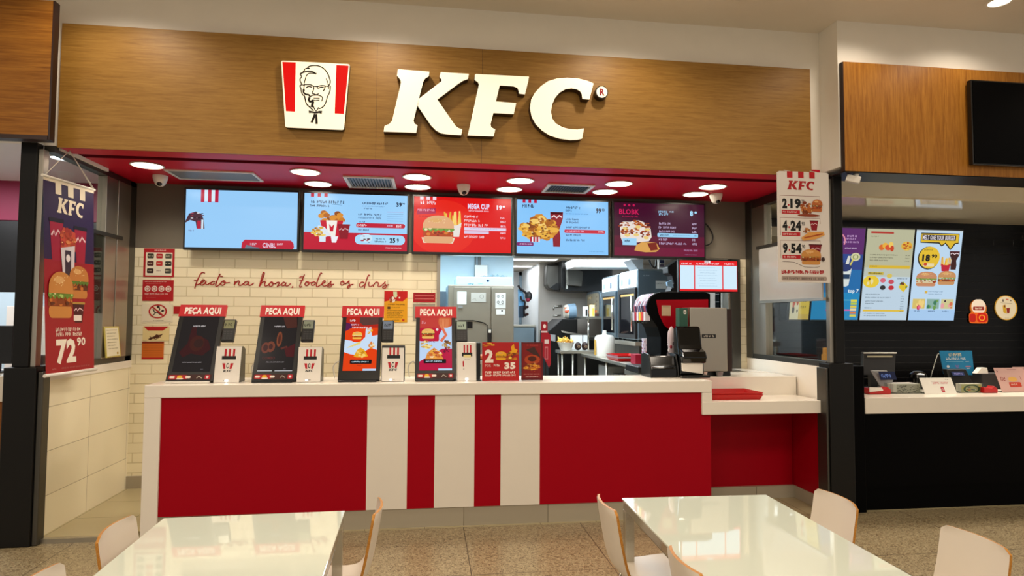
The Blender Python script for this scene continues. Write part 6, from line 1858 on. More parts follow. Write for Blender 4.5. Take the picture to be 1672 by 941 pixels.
def nb2(g):
    g.rect(0, 0, 1, 1, 'BFD4E4'); g.rect(0, 0, 1, 0.42, 'B9B898'); g.rect(0, 0.42, 1, 0.52, 'BCC4B8')
    g.rect(0.08, 0.03, 0.56, 0.05, 'B0362C'); g.bars(0.09, 0.075, 0.26, 0.09, '7A7458', 1)
    for k, (u, v, r) in enumerate(((0.33, 0.2, 0.06), (0.4, 0.18, 0.06), (0.47, 0.2, 0.07), (0.52, 0.17, 0.05), (0.55, 0.21, 0.04))):
        g.ell(u, v, r, 0.032, ['D86A24', 'E8B040', 'D8502C', 'F0C860', 'C8401C'][k])
    g.ell(0.86, 0.18, 0.12, 0.05, 'E0B038'); pic_chicken(g.sub(0.76, 0.13, 0.96, 0.22), 3, ('D8702C', 'E8C04A', 'B84A1C'), 12)
    for k in range(3):
        g.bars(0.1, 0.275 + 0.03 * k, 0.7 - 0.1 * k, 0.288 + 0.03 * k, '4A4838', 4 + k); g.bars(0.85, 0.28 + 0.03 * k, 0.95, 0.29 + 0.03 * k, '4A4838', 8 + k)
    g.rect(0.1, 0.395, 0.97, 0.43, 'D8B430'); g.bars(0.12, 0.40, 0.3, 0.412, '5A4A18', 9)
    g.rect(0.09, 0.47, 0.42, 0.50, 'C8B040'); g.bars(0.1, 0.475, 0.4, 0.493, '3A3418', 10)
    g.ell(0.17, 0.575, 0.17, 0.068, 'E8C834'); pic_bits(g, 5, ['E8DCA0', '5A1A2A', 'D8A838'], 5, 0.03, (0.05, 0.54, 0.26, 0.6))
    for k, (u, v, c) in enumerate(((0.42, 0.56, 'D86A7A'), (0.6, 0.575, 'C84A5A'), (0.43, 0.64, '2A2A2C'), (0.61, 0.64, 'C02A34'), (0.55, 0.51, 'D8C05A'))):
        g.ell(u, v, 0.06, 0.026, c)
    g.bars(0.72, 0.53, 0.96, 0.545, '3A4450', 12)
    g.poly([(0.76, 0.63), (0.86, 0.57), (0.97, 0.62), (0.88, 0.69)], 'E0C02C'); pic_bits(g, 6, ['6A2A1A', '4A7A2C'], 7, 0.025, (0.8, 0.58, 0.94, 0.66))
    for k, (v, w) in enumerate(((0.71, 0.3), (0.745, 0.55), (0.785, 0.4), (0.81, 0.2), (0.86, 0.15), (0.92, 0.45), (0.945, 0.5))):
        g.bars(0.08, v, 0.08 + w, v + 0.012, '5A6A7A', 20 + k)
    g.rect(0.05, 0.885, 0.93, 0.905, 'E0BC38')
    for k in range(7):
        g.bars(0.84, 0.73 + 0.028 * k, 0.92, 0.74 + 0.028 * k, '4A5A6A', 30 + k)


def nb3(g):
    g.rect(0, 0, 1, 1, 'BED9F0'); g.rect(0, 0.88, 1, 1, 'A8CCF0'); g.rect(0, 0, 1, 0.02, 'C8D8E0')
    g.poly([(0.1, 0.03), (0.93, 0.03), (0.93, 0.14), (0.86, 0.145), (0.82, 0.18), (0.76, 0.215), (0.7, 0.18), (0.64, 0.145), (0.6, 0.165), (0.56, 0.175), (0.5, 0.145), (0.1, 0.14)], '2A2818'); g.poly([(0.11, 0.04), (0.92, 0.04), (0.92, 0.13), (0.84, 0.135), (0.8, 0.17), (0.76, 0.2), (0.71, 0.165), (0.64, 0.13), (0.6, 0.15), (0.56, 0.16), (0.51, 0.13), (0.11, 0.13)], 'E0B828')
    g.rect(0.13, 0.05, 0.86, 0.11, '23201C'); g.text('MELT ONE YOUR BURGER', 0.14, 0.055, 0.85, 0.105, 'E8E0E8', 0.02)
    g.ell(0.31, 0.305, 0.235, 0.128, '1A1814'); g.ell(0.325, 0.30, 0.225, 0.122, 'E6BE2C')
    g.bars(0.2, 0.205, 0.4, 0.225, '7A6420', 1); g.text('18', 0.17, 0.265, 0.34, 0.345, '16130E', 0.07); g.text('90', 0.37, 0.262, 0.49, 0.305, '16130E', 0.06)
    g.rect(0.2, 0.365, 0.44, 0.4, 'E8D8A8'); g.ell(0.25, 0.375, 0.04, 0.016, 'C8401C')
    pic_fries(g.sub(0.58, 0.29, 0.80, 0.45), 'C01C34', 3)
    pic_glass(g.sub(0.75, 0.225, 0.97, 0.43), '3A1410')
    pic_burger(g.sub(0.08, 0.455, 0.53, 0.62), 'C88A62', 'D8C8A0', '7A9A3C', 4); pic_burger(g.sub(0.55, 0.445, 0.94, 0.60), 'C8905C', '8A4A24', '8AA050', 6)
    g.rect(0.3, 0.67, 0.36, 0.70, 'D8B04A'); g.bars(0.38, 0.67, 0.72, 0.685, '7A98B4', 5); g.bars(0.38, 0.7, 0.7, 0.712, '7A98B4', 6)
    for k in range(3):
        u = 0.06 + 0.31 * k
        g.rect(u, 0.76, u + 0.27, 0.87, ['D8C06A', '8AB0A4', 'D0C890'][k]); pic_bits(g, 6, [['E86A8A', 'C83A5A', 'F0D080'], ['3A7A5A', '6A9A4A', 'A8C8C0'], ['D8704A', '3A2A3A', 'E8A0A0']][k], k, 0.035, (u + 0.03, 0.78, u + 0.24, 0.86))
        g.bars(u + 0.04, 0.89, u + 0.2, 0.905, '3A5A88', 10 + k)


# boards tilt forward: top at 6.40, foot at 6.57
def board(x0, x1, art, lab):
    o, q = Vector((x0, 6.40, 2.515)), Vector((x0, 6.565, 1.505))
    ev = q - o
    e = ev.normalized()
    nrm = e.cross(Vector((1, 0, 0)))
    t = thing('mounted_menu_board', lab, 'screen', ((x0 + x1) / 2, 6.6, 1.5), 'portrait menu boards next door')
    b = MB(); b.obox((o + q) / 2 + Vector(((x1 - x0) / 2, 0, 0)) - nrm * 0.022, (1, 0, 0), nrm, e, x1 - x0 + 0.02, 0.04, ev.length + 0.03, 'black_satin'); b.build('casing', t, 0.003)
    b = MB(); g = G(b, o, (x1 - x0, 0, 0), ev, 'E', strength=0.95); art(g); b.build('display', t)
    b = MB(); b.box((x0 + x1) / 2 - 0.1, (x0 + x1) / 2 + 0.1, 6.50, 6.655, 2.1, 2.2, 'black_metal'); b.build('wall_bracket', t)


board(4.22, 4.79, nb1, 'purple and blue portrait menu board nearest the black corner post')
board(4.815, 5.39, nb2, 'pale portrait menu board with yellow bars, middle of the three next door')
board(5.415, 5.99, nb3, 'light blue portrait menu board showing a yellow 18 price and two burgers')

board(3.965, 4.195, lambda g: (g.rect(0, 0, 1, 1, 'C8A850'), g.rect(0, 0, 0.45, 1, 'D0C4A0'), g.rect(0.5, 0.1, 1, 0.94, 'D8B848'), [g.bars(0.55, 0.15 + 0.07 * k, 0.95, 0.18 + 0.07 * k, '8A7A3A', k) for k in range(11)], pic_bits(g, 20, ['3A3428', 'B0401C'], 2, 0.06, (0.05, 0.1, 0.4, 0.95))), 'narrow yellow menu board glimpsed through the right window\'s glass')

# stickers on the black tiles
b = MB(); p = at(1594, 510, 6.658)
b.cyl((p.x + 0.02, 6.659, p.z + 0.045), (p.x + 0.02, 6.645, p.z + 0.045), 0.105, ink('C8701C'), 24)
g = G(b, (p.x - 0.11, 6.6445, p.z + 0.15), (0.26, 0, 0), (0, 0, -0.28), 'P')
g.ell(0.5, 0.3, 0.36, 0.32, 'E0D4C8'); g.rrect(0.22, 0.3, 0.78, 0.46, 0.05, 0.05, '8A2A24'); g.bars(0.3, 0.34, 0.72, 0.42, 'E8D8C8', 1)
g.rrect(0.0, 0.55, 0.95, 1.0, 0.12, 0.14, 'D8641C'); g.rrect(0.02, 0.6, 0.34, 0.95, 0.1, 0.1, 'B01C14'); g.rrect(0.4, 0.58, 0.9, 0.95, 0.12, 0.12, 'C01810'); g.ring(0.65, 0.77, 0.16, 0.13, 0.3, 'E8A030')
b.build('round_sign', label='small orange, red and white round sign on the black tiles', cat='sign')
b = MB(); p = at(1641.5, 503, 6.658)
b.cyl((p.x, 6.659, p.z), (p.x, 6.644, p.z), 0.145, ink('D8A83A'), 32); b.cyl((p.x - 0.008, 6.644, p.z), (p.x - 0.008, 6.642, p.z), 0.136, ink('DCD2B8'), 32)
g = G(b, (p.x - 0.14, 6.6415, p.z + 0.14), (0.28, 0, 0), (0, 0, -0.28), 'P')
g.rect(0.48, 0.12, 0.6, 0.17, 'C85A3A'); g.rect(0.32, 0.14, 0.37, 0.24, '4A3A30'); g.rect(0.68, 0.16, 0.74, 0.22, '6A5A4A'); g.line([(0.22, 0.29), (0.76, 0.31)], 0.012, '8A7A60')
g.poly([(0.32, 0.4), (0.45, 0.36), (0.5, 0.75), (0.34, 0.68)], 'C8A02C'); g.poly([(0.48, 0.5), (0.66, 0.5), (0.62, 0.72), (0.52, 0.74)], '8A2A20'); g.poly([(0.36, 0.4), (0.44, 0.38), (0.44, 0.48), (0.38, 0.48)], '6A3A1C'); g.bars(0.4, 0.92, 0.6, 0.95, '8A7A60', 3)
b.build('round_sign', label='round cream sign with yellow rim and cup drawing on the black tiles', cat='sign')

# television on the fascia next door
t = thing('wall_television', 'large black switched-off television on the vertical-grained wood fascia', 'television', (4.9, 4.4, 2.72))
b = MB(); b.box(4.185, 5.5, 4.36, 4.40, 2.715, 3.385, 'black_satin'); b.build('casing', t, 0.004)
b = MB(); b.box(4.197, 5.488, 4.357, 4.36, 2.727, 3.373, 'black_laminate'); b.build('display', t)
b = MB(); b.box(4.7, 5.0, 4.40, 4.42, 2.9, 3.2, 'black_metal'); b.build('wall_bracket', t)
p = atz(1392, 284, 2.632)
t = thing('bullet_camera', 'small white angled camera under the vertical-grained wood fascia', 'security camera', (p.x, p.y, 2.63))
b = MB(); b.cyl((p.x + 0.03, p.y, 2.631), (p.x + 0.03, p.y, 2.60), 0.02, 'white_plastic', 14); b.build('mount', t)
b = MB(); b.obox((p.x, p.y - 0.005, 2.588), Vector((0.8, -0.5, -0.3)).normalized(), Vector((0.5, 0.85, 0)).normalized(), Vector((0.3, -0.1, 0.9)).normalized(), 0.10, 0.055, 0.055, 'white_plastic'); b.build('housing', t, 0.008)

# things on the white worktop next door
NZ = 0.891


def NP(px, py, Y):
    return at(px, py, Y)


t = thing('till_monitor', 'dark tilted till monitor seen from behind on the white worktop next door', 'monitor', (3.83, 5.15, NZ))
q = [NP(*p, 5.12) for p in [(1401, 612), (1410, 577), (1463, 577), (1453, 612)]]
b = MB(); b.prism([q[0] - Vector((0, 0.06, 0)), q[1], q[2], q[3] - Vector((0, 0.06, 0))], (0, 0.035, 0.01), 'dark_plastic'); b.build('casing', t, 0.004)
b = MB(); b.tube([q[1] + Vector((0, -0.004, 0.002)), q[2] + Vector((0, -0.004, 0.002))], 0.006, 'white_plastic'); b.build('top_edge', t)
b = MB(); b.box((q[0].x + q[3].x) / 2 - 0.03, (q[0].x + q[3].x) / 2 + 0.03, 5.12, 5.16, NZ, 1.12, 'dark_plastic'); b.box((q[0].x + q[3].x) / 2 - 0.12, (q[0].x + q[3].x) / 2 + 0.12, 5.05, 5.22, NZ, NZ + 0.02, 'dark_plastic'); b.build('stand', t)
b = MB(); g = G(b, NP(1416, 581, 5.075), (0.24, 0, 0), (0, 0, -0.02), 'P'); g.rect(0, 0, 1, 0.7, 'B8B094'); b.build('rear_strip', t)
t = thing('customer_display', 'small leaning display with blue digits before the till monitor', 'display', (3.85, 4.92, NZ))
q = [NP(*p, 4.92) for p in [(1442, 632), (1430, 606), (1455, 606), (1462, 620), (1458, 632)]]
b = MB(); b.prism([(p.x, 4.94 if i in (0, 3, 4) else 4.97, max(p.z, NZ + 0.001)) for i, p in enumerate(q)], (0, 0.02, 0), 'grey_plastic'); b.build('casing', t, 0.003)
b = MB(); g = G(b, NP(1434, 607, 4.93), (0.15, 0, 0), (0.02, 0, -0.07), 'E', strength=0.6); g.rect(0, 0, 1, 1, '141C3A'); g.bars(0.12, 0.3, 0.9, 0.75, '7A94D8', 2); b.build('panel', t)


def acryl(px0, px1, Y, h, d, lab, draw):
    a, c = NP(px0, 640, Y), NP(px1, 640, Y)
    t = thing('leaflet_tray', lab, 'tray', ((a.x + c.x) / 2, Y + d / 2, NZ), 'clear leaflet trays next door')
    b = MB(); w = 0.005
    b.box(a.x, c.x, Y, Y + d, NZ, NZ + w, 'acrylic'); b.box(a.x, c.x, Y, Y + w, NZ + w, NZ + h, 'acrylic'); b.box(a.x, a.x + w, Y + w, Y + d, NZ + w, NZ + h, 'acrylic'); b.box(c.x - w, c.x, Y + w, Y + d, NZ + w, NZ + h, 'acrylic'); b.build('tray', t)
    b = MB(); b.box(a.x + 0.03, c.x - 0.01, Y + 0.012, Y + d - 0.02, NZ + 0.008, NZ + h * 0.93, 'white_plastic'); g = G(b, (a.x + 0.03, Y + 0.0115, NZ + h * 0.93), (c.x - a.x - 0.04, 0, 0), (0, 0, -h * 0.9), 'P'); draw(g); b.build('leaflets', t)


def ac1(g):
    g.rect(0.12, 0.05, 1, 1, 'B8B4A4')
    pic_bits(g, 40, ['2A2824', '4A463E', '16140F'], 3, 0.04, (0.15, 0.2, 0.98, 0.95))


def ac2(g):
    g.rect(0, 0, 1, 1, 'C8C48A'); pic_bits(g, 18, ['6A3A6A', 'E0C84A', 'D8703A', '3A6A4A', 'E8E0D0'], 5, 0.09, (0.1, 0.15, 0.95, 0.85)); g.ring(0.5, 0.6, 0.4, 0.5, 0.25, '3A5A34')


acryl(1455, 1506, 4.86, 0.085, 0.16, 'clear tray with black and white speckled leaflets on the white worktop next door', ac1)
acryl(1566, 1607, 4.86, 0.08, 0.085, 'clear tray with colourful leaflets right of the white notice next door', ac2)
a, c = NP(1511, 645, 4.80), NP(1563, 645, 4.80)
t = thing('notice_holder', 'white counter notice with red print in a clear holder next door', 'notice', ((a.x + c.x) / 2, 4.83, NZ))
b = MB(); b.prism([(a.x, 4.80, NZ), (c.x, 4.80, NZ), (c.x, 4.86, NZ + 0.128), (a.x, 4.86, NZ + 0.128)], (0, 0.004, 0.0), 'paper')
g = G(b, (a.x, 4.8595, NZ + 0.128), (c.x - a.x, 0, 0), (0, -0.06, -0.128), 'P')
g.bars(0.36, 0.26, 0.88, 0.38, 'D88A90', 2); g.rect(0.30, 0.2, 0.93, 0.22, 'D8C0B8'); g.bars(0.78, 0.08, 0.9, 0.13, '5A5450', 3); g.rrect(0.55, 0.55, 0.65, 0.88, 0.03, 0.03, 'B83A44'); g.ring(0.6, 0.7, 0.03, 0.07, 0.4, 'E0C0C0')
b.build('sheet', t)
b = MB(); b.box(a.x, c.x, 4.804, 4.93, NZ, NZ + 0.004, 'acrylic'); b.build('holder', t)
# blue sign on a stand
t = thing('blue_sign', 'bright blue leaflet sign on a thin stand on the white worktop next door', 'sign', (4.75, 5.15, NZ))
q = [NP(*p, 5.2) for p in [(1541, 611), (1534, 573), (1587, 573), (1591, 613)]]
b = MB(); b.prism([q[1], q[2], q[3], q[0]], (0, 0.005, 0), ink('1E86BC'))
g = G(b, q[1] + Vector((0, -0.0005, 0)), q[2] - q[1], (0.033, 0, q[0].z - q[1].z), 'P')
g.bars(0.26, 0.1, 0.66, 0.24, 'E8E0B8', 1); g.bars(0.16, 0.29, 0.78, 0.4, 'E0ECF0', 2); g.rect(0.14, 0.46, 0.68, 0.475, '8AC8E0'); g.bars(0.74, 0.45, 0.86, 0.49, 'C8E0E8', 3)
g.ell(0.18, 0.68, 0.045, 0.06, 'D8E8F0'); g.rect(0.14, 0.84, 0.26, 0.9, 'D8E8F0'); g.line([(0.42, 0.62), (0.46, 0.78), (0.5, 0.62)], 0.05, '8A70B0'); g.rect(0.72, 0.66, 0.88, 0.7, 'C87A8A'); g.rect(0.74, 0.74, 0.84, 0.78, 'B8D8E8')
b.build('sheet', t)
b = MB(); m = NP(1531, 578, 5.2); n = NP(1519, 618, 5.2); b.tube([(q[1].x, 5.205, m.z), m, n, (n.x, 5.2, NZ + 0.003)], 0.004, 'chrome', 8); b.box(n.x - 0.06, n.x + 0.15, 5.17, 5.25, NZ, NZ + 0.006, 'black_satin'); b.tube([q[0] + Vector((0.03, 0.01, 0.02)), (n.x + 0.13, 5.21, NZ + 0.006)], 0.004, 'chrome', 8); b.build('stand', t)
t = thing('payment_terminal', 'black payment terminal with blue lit display under the blue sign', 'payment terminal', (4.72, 5.0, NZ))
p = NP(1573, 611, 4.98)
b = MB(); b.prism([(p.x - 0.11, 4.98, NZ), (p.x + 0.13, 4.98, NZ), (p.x + 0.1, 5.06, 1.075), (p.x - 0.09, 5.06, 1.075)], (0, 0.05, -0.0), 'black_satin'); b.build('casing', t, 0.006)
b = MB(); g = G(b, (p.x - 0.06, 5.045, 1.055), (0.12, 0, 0), (0, -0.02, -0.035), 'E', strength=0.6); g.rect(0, 0, 1, 1, '3A4468'); g.bars(0.15, 0.3, 0.9, 0.75, 'B8A8E0', 2); b.build('panel', t)
p = NP(1620, 622, 5.15)
b = MB(); b.box(p.x - 0.15, p.x + 0.16, 5.1, 5.24, NZ, 1.03, 'dark_plastic'); b.build('cash_box', bevel=0.006, label='black box behind the red tape holder on the worktop next door', cat='box')
b = MB(); p = NP(1603, 607, 5.12); b.prism([(p.x - 0.06, 5.11, 1.031), (p.x + 0.055, 5.11, 1.031), (p.x + 0.055, 5.12, 1.08), (p.x + 0.0, 5.12, 1.08)], (0, 0.05, 0), 'paper'); b.build('white_card', label='small white folded card on the black box next door', cat='card')
b = MB(); p = NP(1499, 612, 5.2); b.lathe([(0.05, 0.0), (0.05, 0.09), (0.075, 0.1), (0.07, 0.13), (0.04, 0.155), (0.0, 0.16)], (p.x, 5.2, NZ), 'black_gloss', 20); b.build('black_bell', label='small black domed lamp-like object left of the blue sign', cat='object')
for (px, w, lab, wh) in ((1436, 0.20, 'red holder with white strip at the near end of the worktop next door', True), (1617, 0.13, 'red tape holder right of the colourful leaflet tray next door', False)):
    p = NP(px, 641, 4.84)
    t = thing('tape_holder', lab, 'holder', (p.x, 4.86, NZ), 'red holders next door')
    b = MB(); b.prism([(p.x - w / 2, 4.83, NZ), (p.x + w / 2, 4.83, NZ), (p.x + w / 2, 4.83, NZ + 0.035), (p.x + w / 2 - 0.03, 4.83, NZ + 0.06), (p.x + w * 0.1, 4.83, NZ + 0.04), (p.x - w / 2, 4.83, NZ + 0.05)], (0, 0.07, 0), 'red_plastic'); b.build('body', t, 0.006)
    if wh:
        b = MB(); b.prism([(p.x - w / 2 - 0.0, 4.824, NZ + 0.02), (p.x + w * 0.12, 4.824, NZ + 0.03), (p.x + w * 0.05, 4.824, NZ + 0.055), (p.x - w / 2, 4.824, NZ + 0.06)], (0, 0.006, 0), 'white_plastic'); b.build('label', t)
for k, (px0, px1, lab) in enumerate(((1631, 1668, 'pink and red food leaflet stand at the worktop\'s far right next door'), (1662, 1690, 'pink leaflet stand half cut off by the picture edge'))):
    a, c = NP(px0 + 6, 641, 4.86 + 0.08 * k), NP(px1 + 6, 641, 4.86 + 0.08 * k)
    y = a.y
    t = thing('leaflet_stand', lab, 'stand', ((a.x + c.x) / 2, y, NZ), 'pink leaflet stands next door')
    b = MB(); b.prism([(a.x, y, NZ + 0.004), (c.x, y, NZ + 0.004), (c.x - 0.03, y + 0.05, NZ + 0.205), (a.x - 0.03, y + 0.05, NZ + 0.205)], (0, 0.004, 0), ink('D8B0A8'))
    g = G(b, (a.x - 0.03, y + 0.0495, NZ + 0.205), (c.x - a.x, 0, 0), (0.03, -0.05, -0.2), 'P')
    g.bars(0.06, 0.08, 0.16, 0.18, '6A3A3A', 1); g.rect(0.55, 0.06, 0.95, 0.09, 'B88A8A'); g.bars(0.12, 0.38, 0.4, 0.55, 'A04A44', 2); g.ell(0.65, 0.48, 0.2, 0.1, 'E8B860'); g.rrect(0.42, 0.6, 0.95, 0.8, 0.04, 0.04, 'C8402C'); g.bars(0.5, 0.66, 0.8, 0.73, 'E8D8C8', 3)
    b.build('leaflet', t)
    b = MB(); b.box(a.x, c.x, y - 0.01, y + 0.09, NZ, NZ + 0.004, 'acrylic'); b.build('foot', t)
# orange holder by the black post
t = thing('orange_holder', 'orange box-shaped holder perched by the black corner post', 'holder', (3.36, 5.0, 1.14))
b = MB(); b.box(3.36, 3.42, 5.0, 5.06, 1.142, 1.265, 'yellow_plastic'); g = G(b, (3.36, 4.9995, 1.265), (0.06, 0, 0), (0, 0, -0.12), 'P'); g.rect(0.1, 0.08, 0.9, 0.4, 'B8402C'); g.bars(0.2, 0.14, 0.8, 0.3, 'E8C8A0', 1); b.build('upper_box', t, 0.003)
b = MB(); b.box(3.40, 3.47, 5.08, 5.14, 1.142, 1.205, 'yellow_plastic'); g = G(b, (3.40, 5.0795, 1.205), (0.07, 0, 0), (0, 0, -0.06), 'P')
for k in range(4):
    g.line([(0.15, 0.2 + 0.18 * k), (0.85, 0.2 + 0.18 * k)], 0.05, '7A4A14')
b.build('lower_box', t, 0.003)

# ================================================================== shop on the left
t = thing('side_counter', 'white-topped counter with orange front in the shop on the left', 'counter', (-4.0, 5.5, 0))
b = MB(); b.box(-7.5, -2.95, 5.2, 5.9, 0.86, 1.05, 'worktop'); b.build('worktop', t, 0.004)
b = MB(); b.box(-7.5, -2.97, 5.23, 5.88, 0.45, 0.858, ink('8A5422')); b.box(-7.5, -2.97, 5.24, 5.88, 0.0, 0.45, 'orange_front'); b.build('front', t)
t = thing('till_monitor', 'black monitor standing on the white counter of the left shop', 'monitor', (-3.2, 5.5, 1.05))
b = MB(); b.box(-3.52, -3.24, 5.5, 5.53, 1.12, 1.42, 'black_satin'); b.build('casing', t, 0.004)
b = MB(); b.box(-3.42, -3.34, 5.51, 5.55, 1.06, 1.13, 'black_satin'); b.box(-3.46, -3.30, 5.47, 5.60, 1.051, 1.062, 'black_satin'); b.build('stand', t)
b = MB(); b.box(-3.20, -3.06, 5.6, 5.7, 1.051, 1.18, 'dark_plastic'); b.build('till_printer', bevel=0.006, label='small black till printer beside the left shop\'s monitor', cat='printer')
b = MB(); b.box(-4.4, -3.7, 7.35, 7.45, 0.9, 1.6, 'white_plastic'); b.build('white_cupboard', bevel=0.006, label='plain white cupboard on the far wall of the left shop', cat='cupboard')
p = at(225 * 240 / 627, 200 + 220 * 240 / 627, 6.0)
t = thing('ceiling_light', 'round white recessed light in the left shop\'s ceiling behind the banner', 'light', (-3.35, 6.3, 2.96), 'round lights of the left shop')
b = MB(); b.lathe([(0.10, 0.0), (0.12, -0.004), (0.10, -0.012)], (-3.35, 6.3, 2.96), 'white_plastic', 24, cap=False); b.build('rim', t)
b = MB(); b.lathe([(0.0, -0.006), (0.098, -0.006)], (-3.35, 6.3, 2.96), glow('EAF2FF', 6.0), 24); b.build('diffuser', t)
# ================================================================== tables and chairs of the food court
TZ = 0.662


def table(x0, x1, y0, y1, rot, lab):
    """rotated about the back left corner (x0, y1)"""
    t = thing('dining_table', lab, 'table', (x0, y1, 0), 'food court tables')
    t.rotation_euler = (0, 0, 0)
    w, d = x1 - x0, y1 - y0
    b = MB(); b.box(0, w, -d, 0, TZ - 0.009, TZ, 'glass_top'); o = [b.build_local('glass_top', t, 0.002)]
    b = MB()
    e = 0.004
    b.box(e, w - e, -e - 0.035, -e, TZ - 0.05, TZ - 0.010, 'chrome'); b.box(e, w - e, -d + e, -d + e + 0.035, TZ - 0.05, TZ - 0.010, 'chrome')
    b.box(e, e + 0.035, -d + e + 0.035, -e - 0.035, TZ - 0.05, TZ - 0.010, 'chrome'); b.box(w - e - 0.035, w - e, -d + e + 0.035, -e - 0.035, TZ - 0.05, TZ - 0.010, 'chrome')
    b.build_local('frame', t, 0.002)
    for lx in (e, w - e - 0.042):
        for ly in (-e - 0.042, -d + e):
            b = MB(); b.box(lx, lx + 0.042, ly, ly + 0.042, 0.006, TZ - 0.0505, 'chrome'); b.box(lx + 0.004, lx + 0.038, ly + 0.004, ly + 0.038, 0.0, 0.006, 'black_satin')
            b.build_local('leg', t, 0.002)
    t.rotation_euler = (0, 0, math.radians(rot))
    return t


def build_local(self, name, parent, bevel=0.0, **kw):
    """for things modelled about their own origin: parts take the parent's place and turn"""
    me = bpy.data.meshes.new(name)
    me.from_pydata([tuple(p * K) for p in self.v], [], self.f)
    for s in self.slots:
        me.materials.append(MATS[s])
    me.polygons.foreach_set('material_index', self.m)
    me.polygons.foreach_set('use_smooth', self.sm)
    me.update()
    bm = bmesh.new(); bm.from_mesh(me); bmesh.ops.remove_doubles(bm, verts=bm.verts, dist=1e-6); sharpen(bm); bm.to_mesh(me); bm.free()
    o = bpy.data.objects.new(name, me)
    COL.objects.link(o)
    o.parent = parent
    if bevel:
        m = o.modifiers.new('bevel', 'BEVEL'); m.width = bevel * K; m.segments = 2; m.limit_method = 'ANGLE'; m.angle_limit = math.radians(40)
    return tag(o, **kw)


MB.build_local = build_local

table(-1.076, -0.343, 1.62, 2.85, 1.6, 'glossy cream glass-topped table standing before the left half of the red counter')
table(0.915, 1.622, 1.62, 2.925, -1.9, 'glossy cream glass-topped table standing before the right half of the red counter')

# chair: one bent plywood shell, white laminate both faces, bare ply edge, on four steel legs
SHELL = [(0.165, 0.372), (0.158, 0.385), (0.13, 0.394), (0.06, 0.390), (-0.02, 0.383), (-0.09, 0.384), (-0.135, 0.397), (-0.162, 0.425), (-0.176, 0.465), (-0.188, 0.52), (-0.199, 0.58), (-0.209, 0.64), (-0.217, 0.692)]


def shell_mesh():
    prof = [Vector((0, y, z)) for y, z in smooth_path([(y, z, 0) for y, z in SHELL], 3) for y, z in [(y, z)]] if False else [Vector((0, p[0], p[1])) for p in smooth_path([(y, z, 0) for y, z in SHELL], 3)]
    n = len(prof)
    L = [0.0]
    for i in range(1, n):
        L.append(L[-1] + (prof[i] - prof[i - 1]).length)
    tot = L[-1]
    nu = 14
    th = 0.011
    top, bot = [], []
    for i, p in enumerate(prof):
        s = L[i] / tot
        hw = 0.165 - 0.012 * min(1, max(0, (s - 0.4) / 0.4))
        r = 0.026
        for dist in (L[i], tot - L[i]):
            if dist < r:
                hw -= r - math.sqrt(max(0, r * r - (r - dist) ** 2))
        d = (prof[min(i + 1, n - 1)] - prof[max(i - 1, 0)]).normalized()
        nr = Vector((0, -d.z, d.y))          # away from the sitter's side ... flipped below
        if nr.z < 0 and s < 0.4:
            nr = -nr
        for k in range(nu + 1):
            u = -1 + 2 * k / nu
            curve = 0.022 * u * u * min(1, max(0, (s - 0.35) / 0.2))
            q = p + Vector((u * hw, curve, 0))
            top.append(q)
            bot.append(q + Vector((0, d.z, -d.y)) * -th if False else q - Vector((0, d.z, -d.y)) * -0.0)
    # thickness along the local normal (sitter's side is +y / +z)
    out = []
    for i in range(n):
        d = (prof[min(i + 1, n - 1)] - prof[max(i - 1, 0)]).normalized()
        nr = Vector((0, d.z, -d.y))
        for k in range(nu + 1):
            out.append(top[i * (nu + 1) + k] - nr * th)
    b = MB()
    vs = top + out
    m = n * (nu + 1)
    a = lambda i, k: i * (nu + 1) + k
    b.add(vs, [(a(i, k), a(i, k + 1), a(i + 1, k + 1), a(i + 1, k)) for i in range(n - 1) for k in range(nu)], 'white_laminate', True)
    b.add(vs, [(m + a(i, k), m + a(i + 1, k), m + a(i + 1, k + 1), m + a(i, k + 1)) for i in range(n - 1) for k in range(nu)], 'white_laminate', True)
    ed = []
    for i in range(n - 1):
        ed += [(a(i, 0), a(i + 1, 0), m + a(i + 1, 0), m + a(i, 0)), (a(i, nu), m + a(i, nu), m + a(i + 1, nu), a(i + 1, nu))]
    for k in range(nu):
        ed += [(a(0, k), m + a(0, k), m + a(0, k + 1), a(0, k + 1)), (a(n - 1, k), a(n - 1, k + 1), m + a(n - 1, k + 1), m + a(n - 1, k))]
    b.add(vs, ed, 'ply_edge')
    return b


def chair(x, y, rot, lab, proto=[None]):
    if proto[0] is None:
        t = thing('dining_chair', lab, 'chair', (0, 0, 0), 'food court chairs')
        sb = shell_mesh()
        me_o = sb.build_local('seat_shell', t)
        b = MB()
        for yy in (0.10, -0.08):
            b.tube(smooth_path([(-0.14, yy, 0.355), (-0.12, yy, 0.371), (0.12, yy, 0.371), (0.14, yy, 0.355)], 3), 0.009, 'chrome', 8)
        b.tube([(0.0, 0.10, 0.368), (0.0, -0.08, 0.368)], 0.009, 'chrome', 8)
        b.build_local('seat_frame', t)
        for sx_ in (-1, 1):
            for (ya, yb) in ((0.10, 0.135), (-0.08, -0.15)):
                b = MB(); b.tube([(sx_ * 0.14, ya, 0.357), (sx_ * 0.165, yb, 0.012)], 0.010, 'chrome', 10); b.cyl((sx_ * 0.165, yb, 0.0), (sx_ * 0.165, yb, 0.014), 0.013, 'black_satin', 10)
                b.build_local('leg', t)
        proto[0] = t
    else:
        t = copy_tree(proto[0])
        t['label'] = lab
    t.location = (x * K, y * K, 0)
    t.rotation_euler = (0, 0, math.radians(rot))
    return t


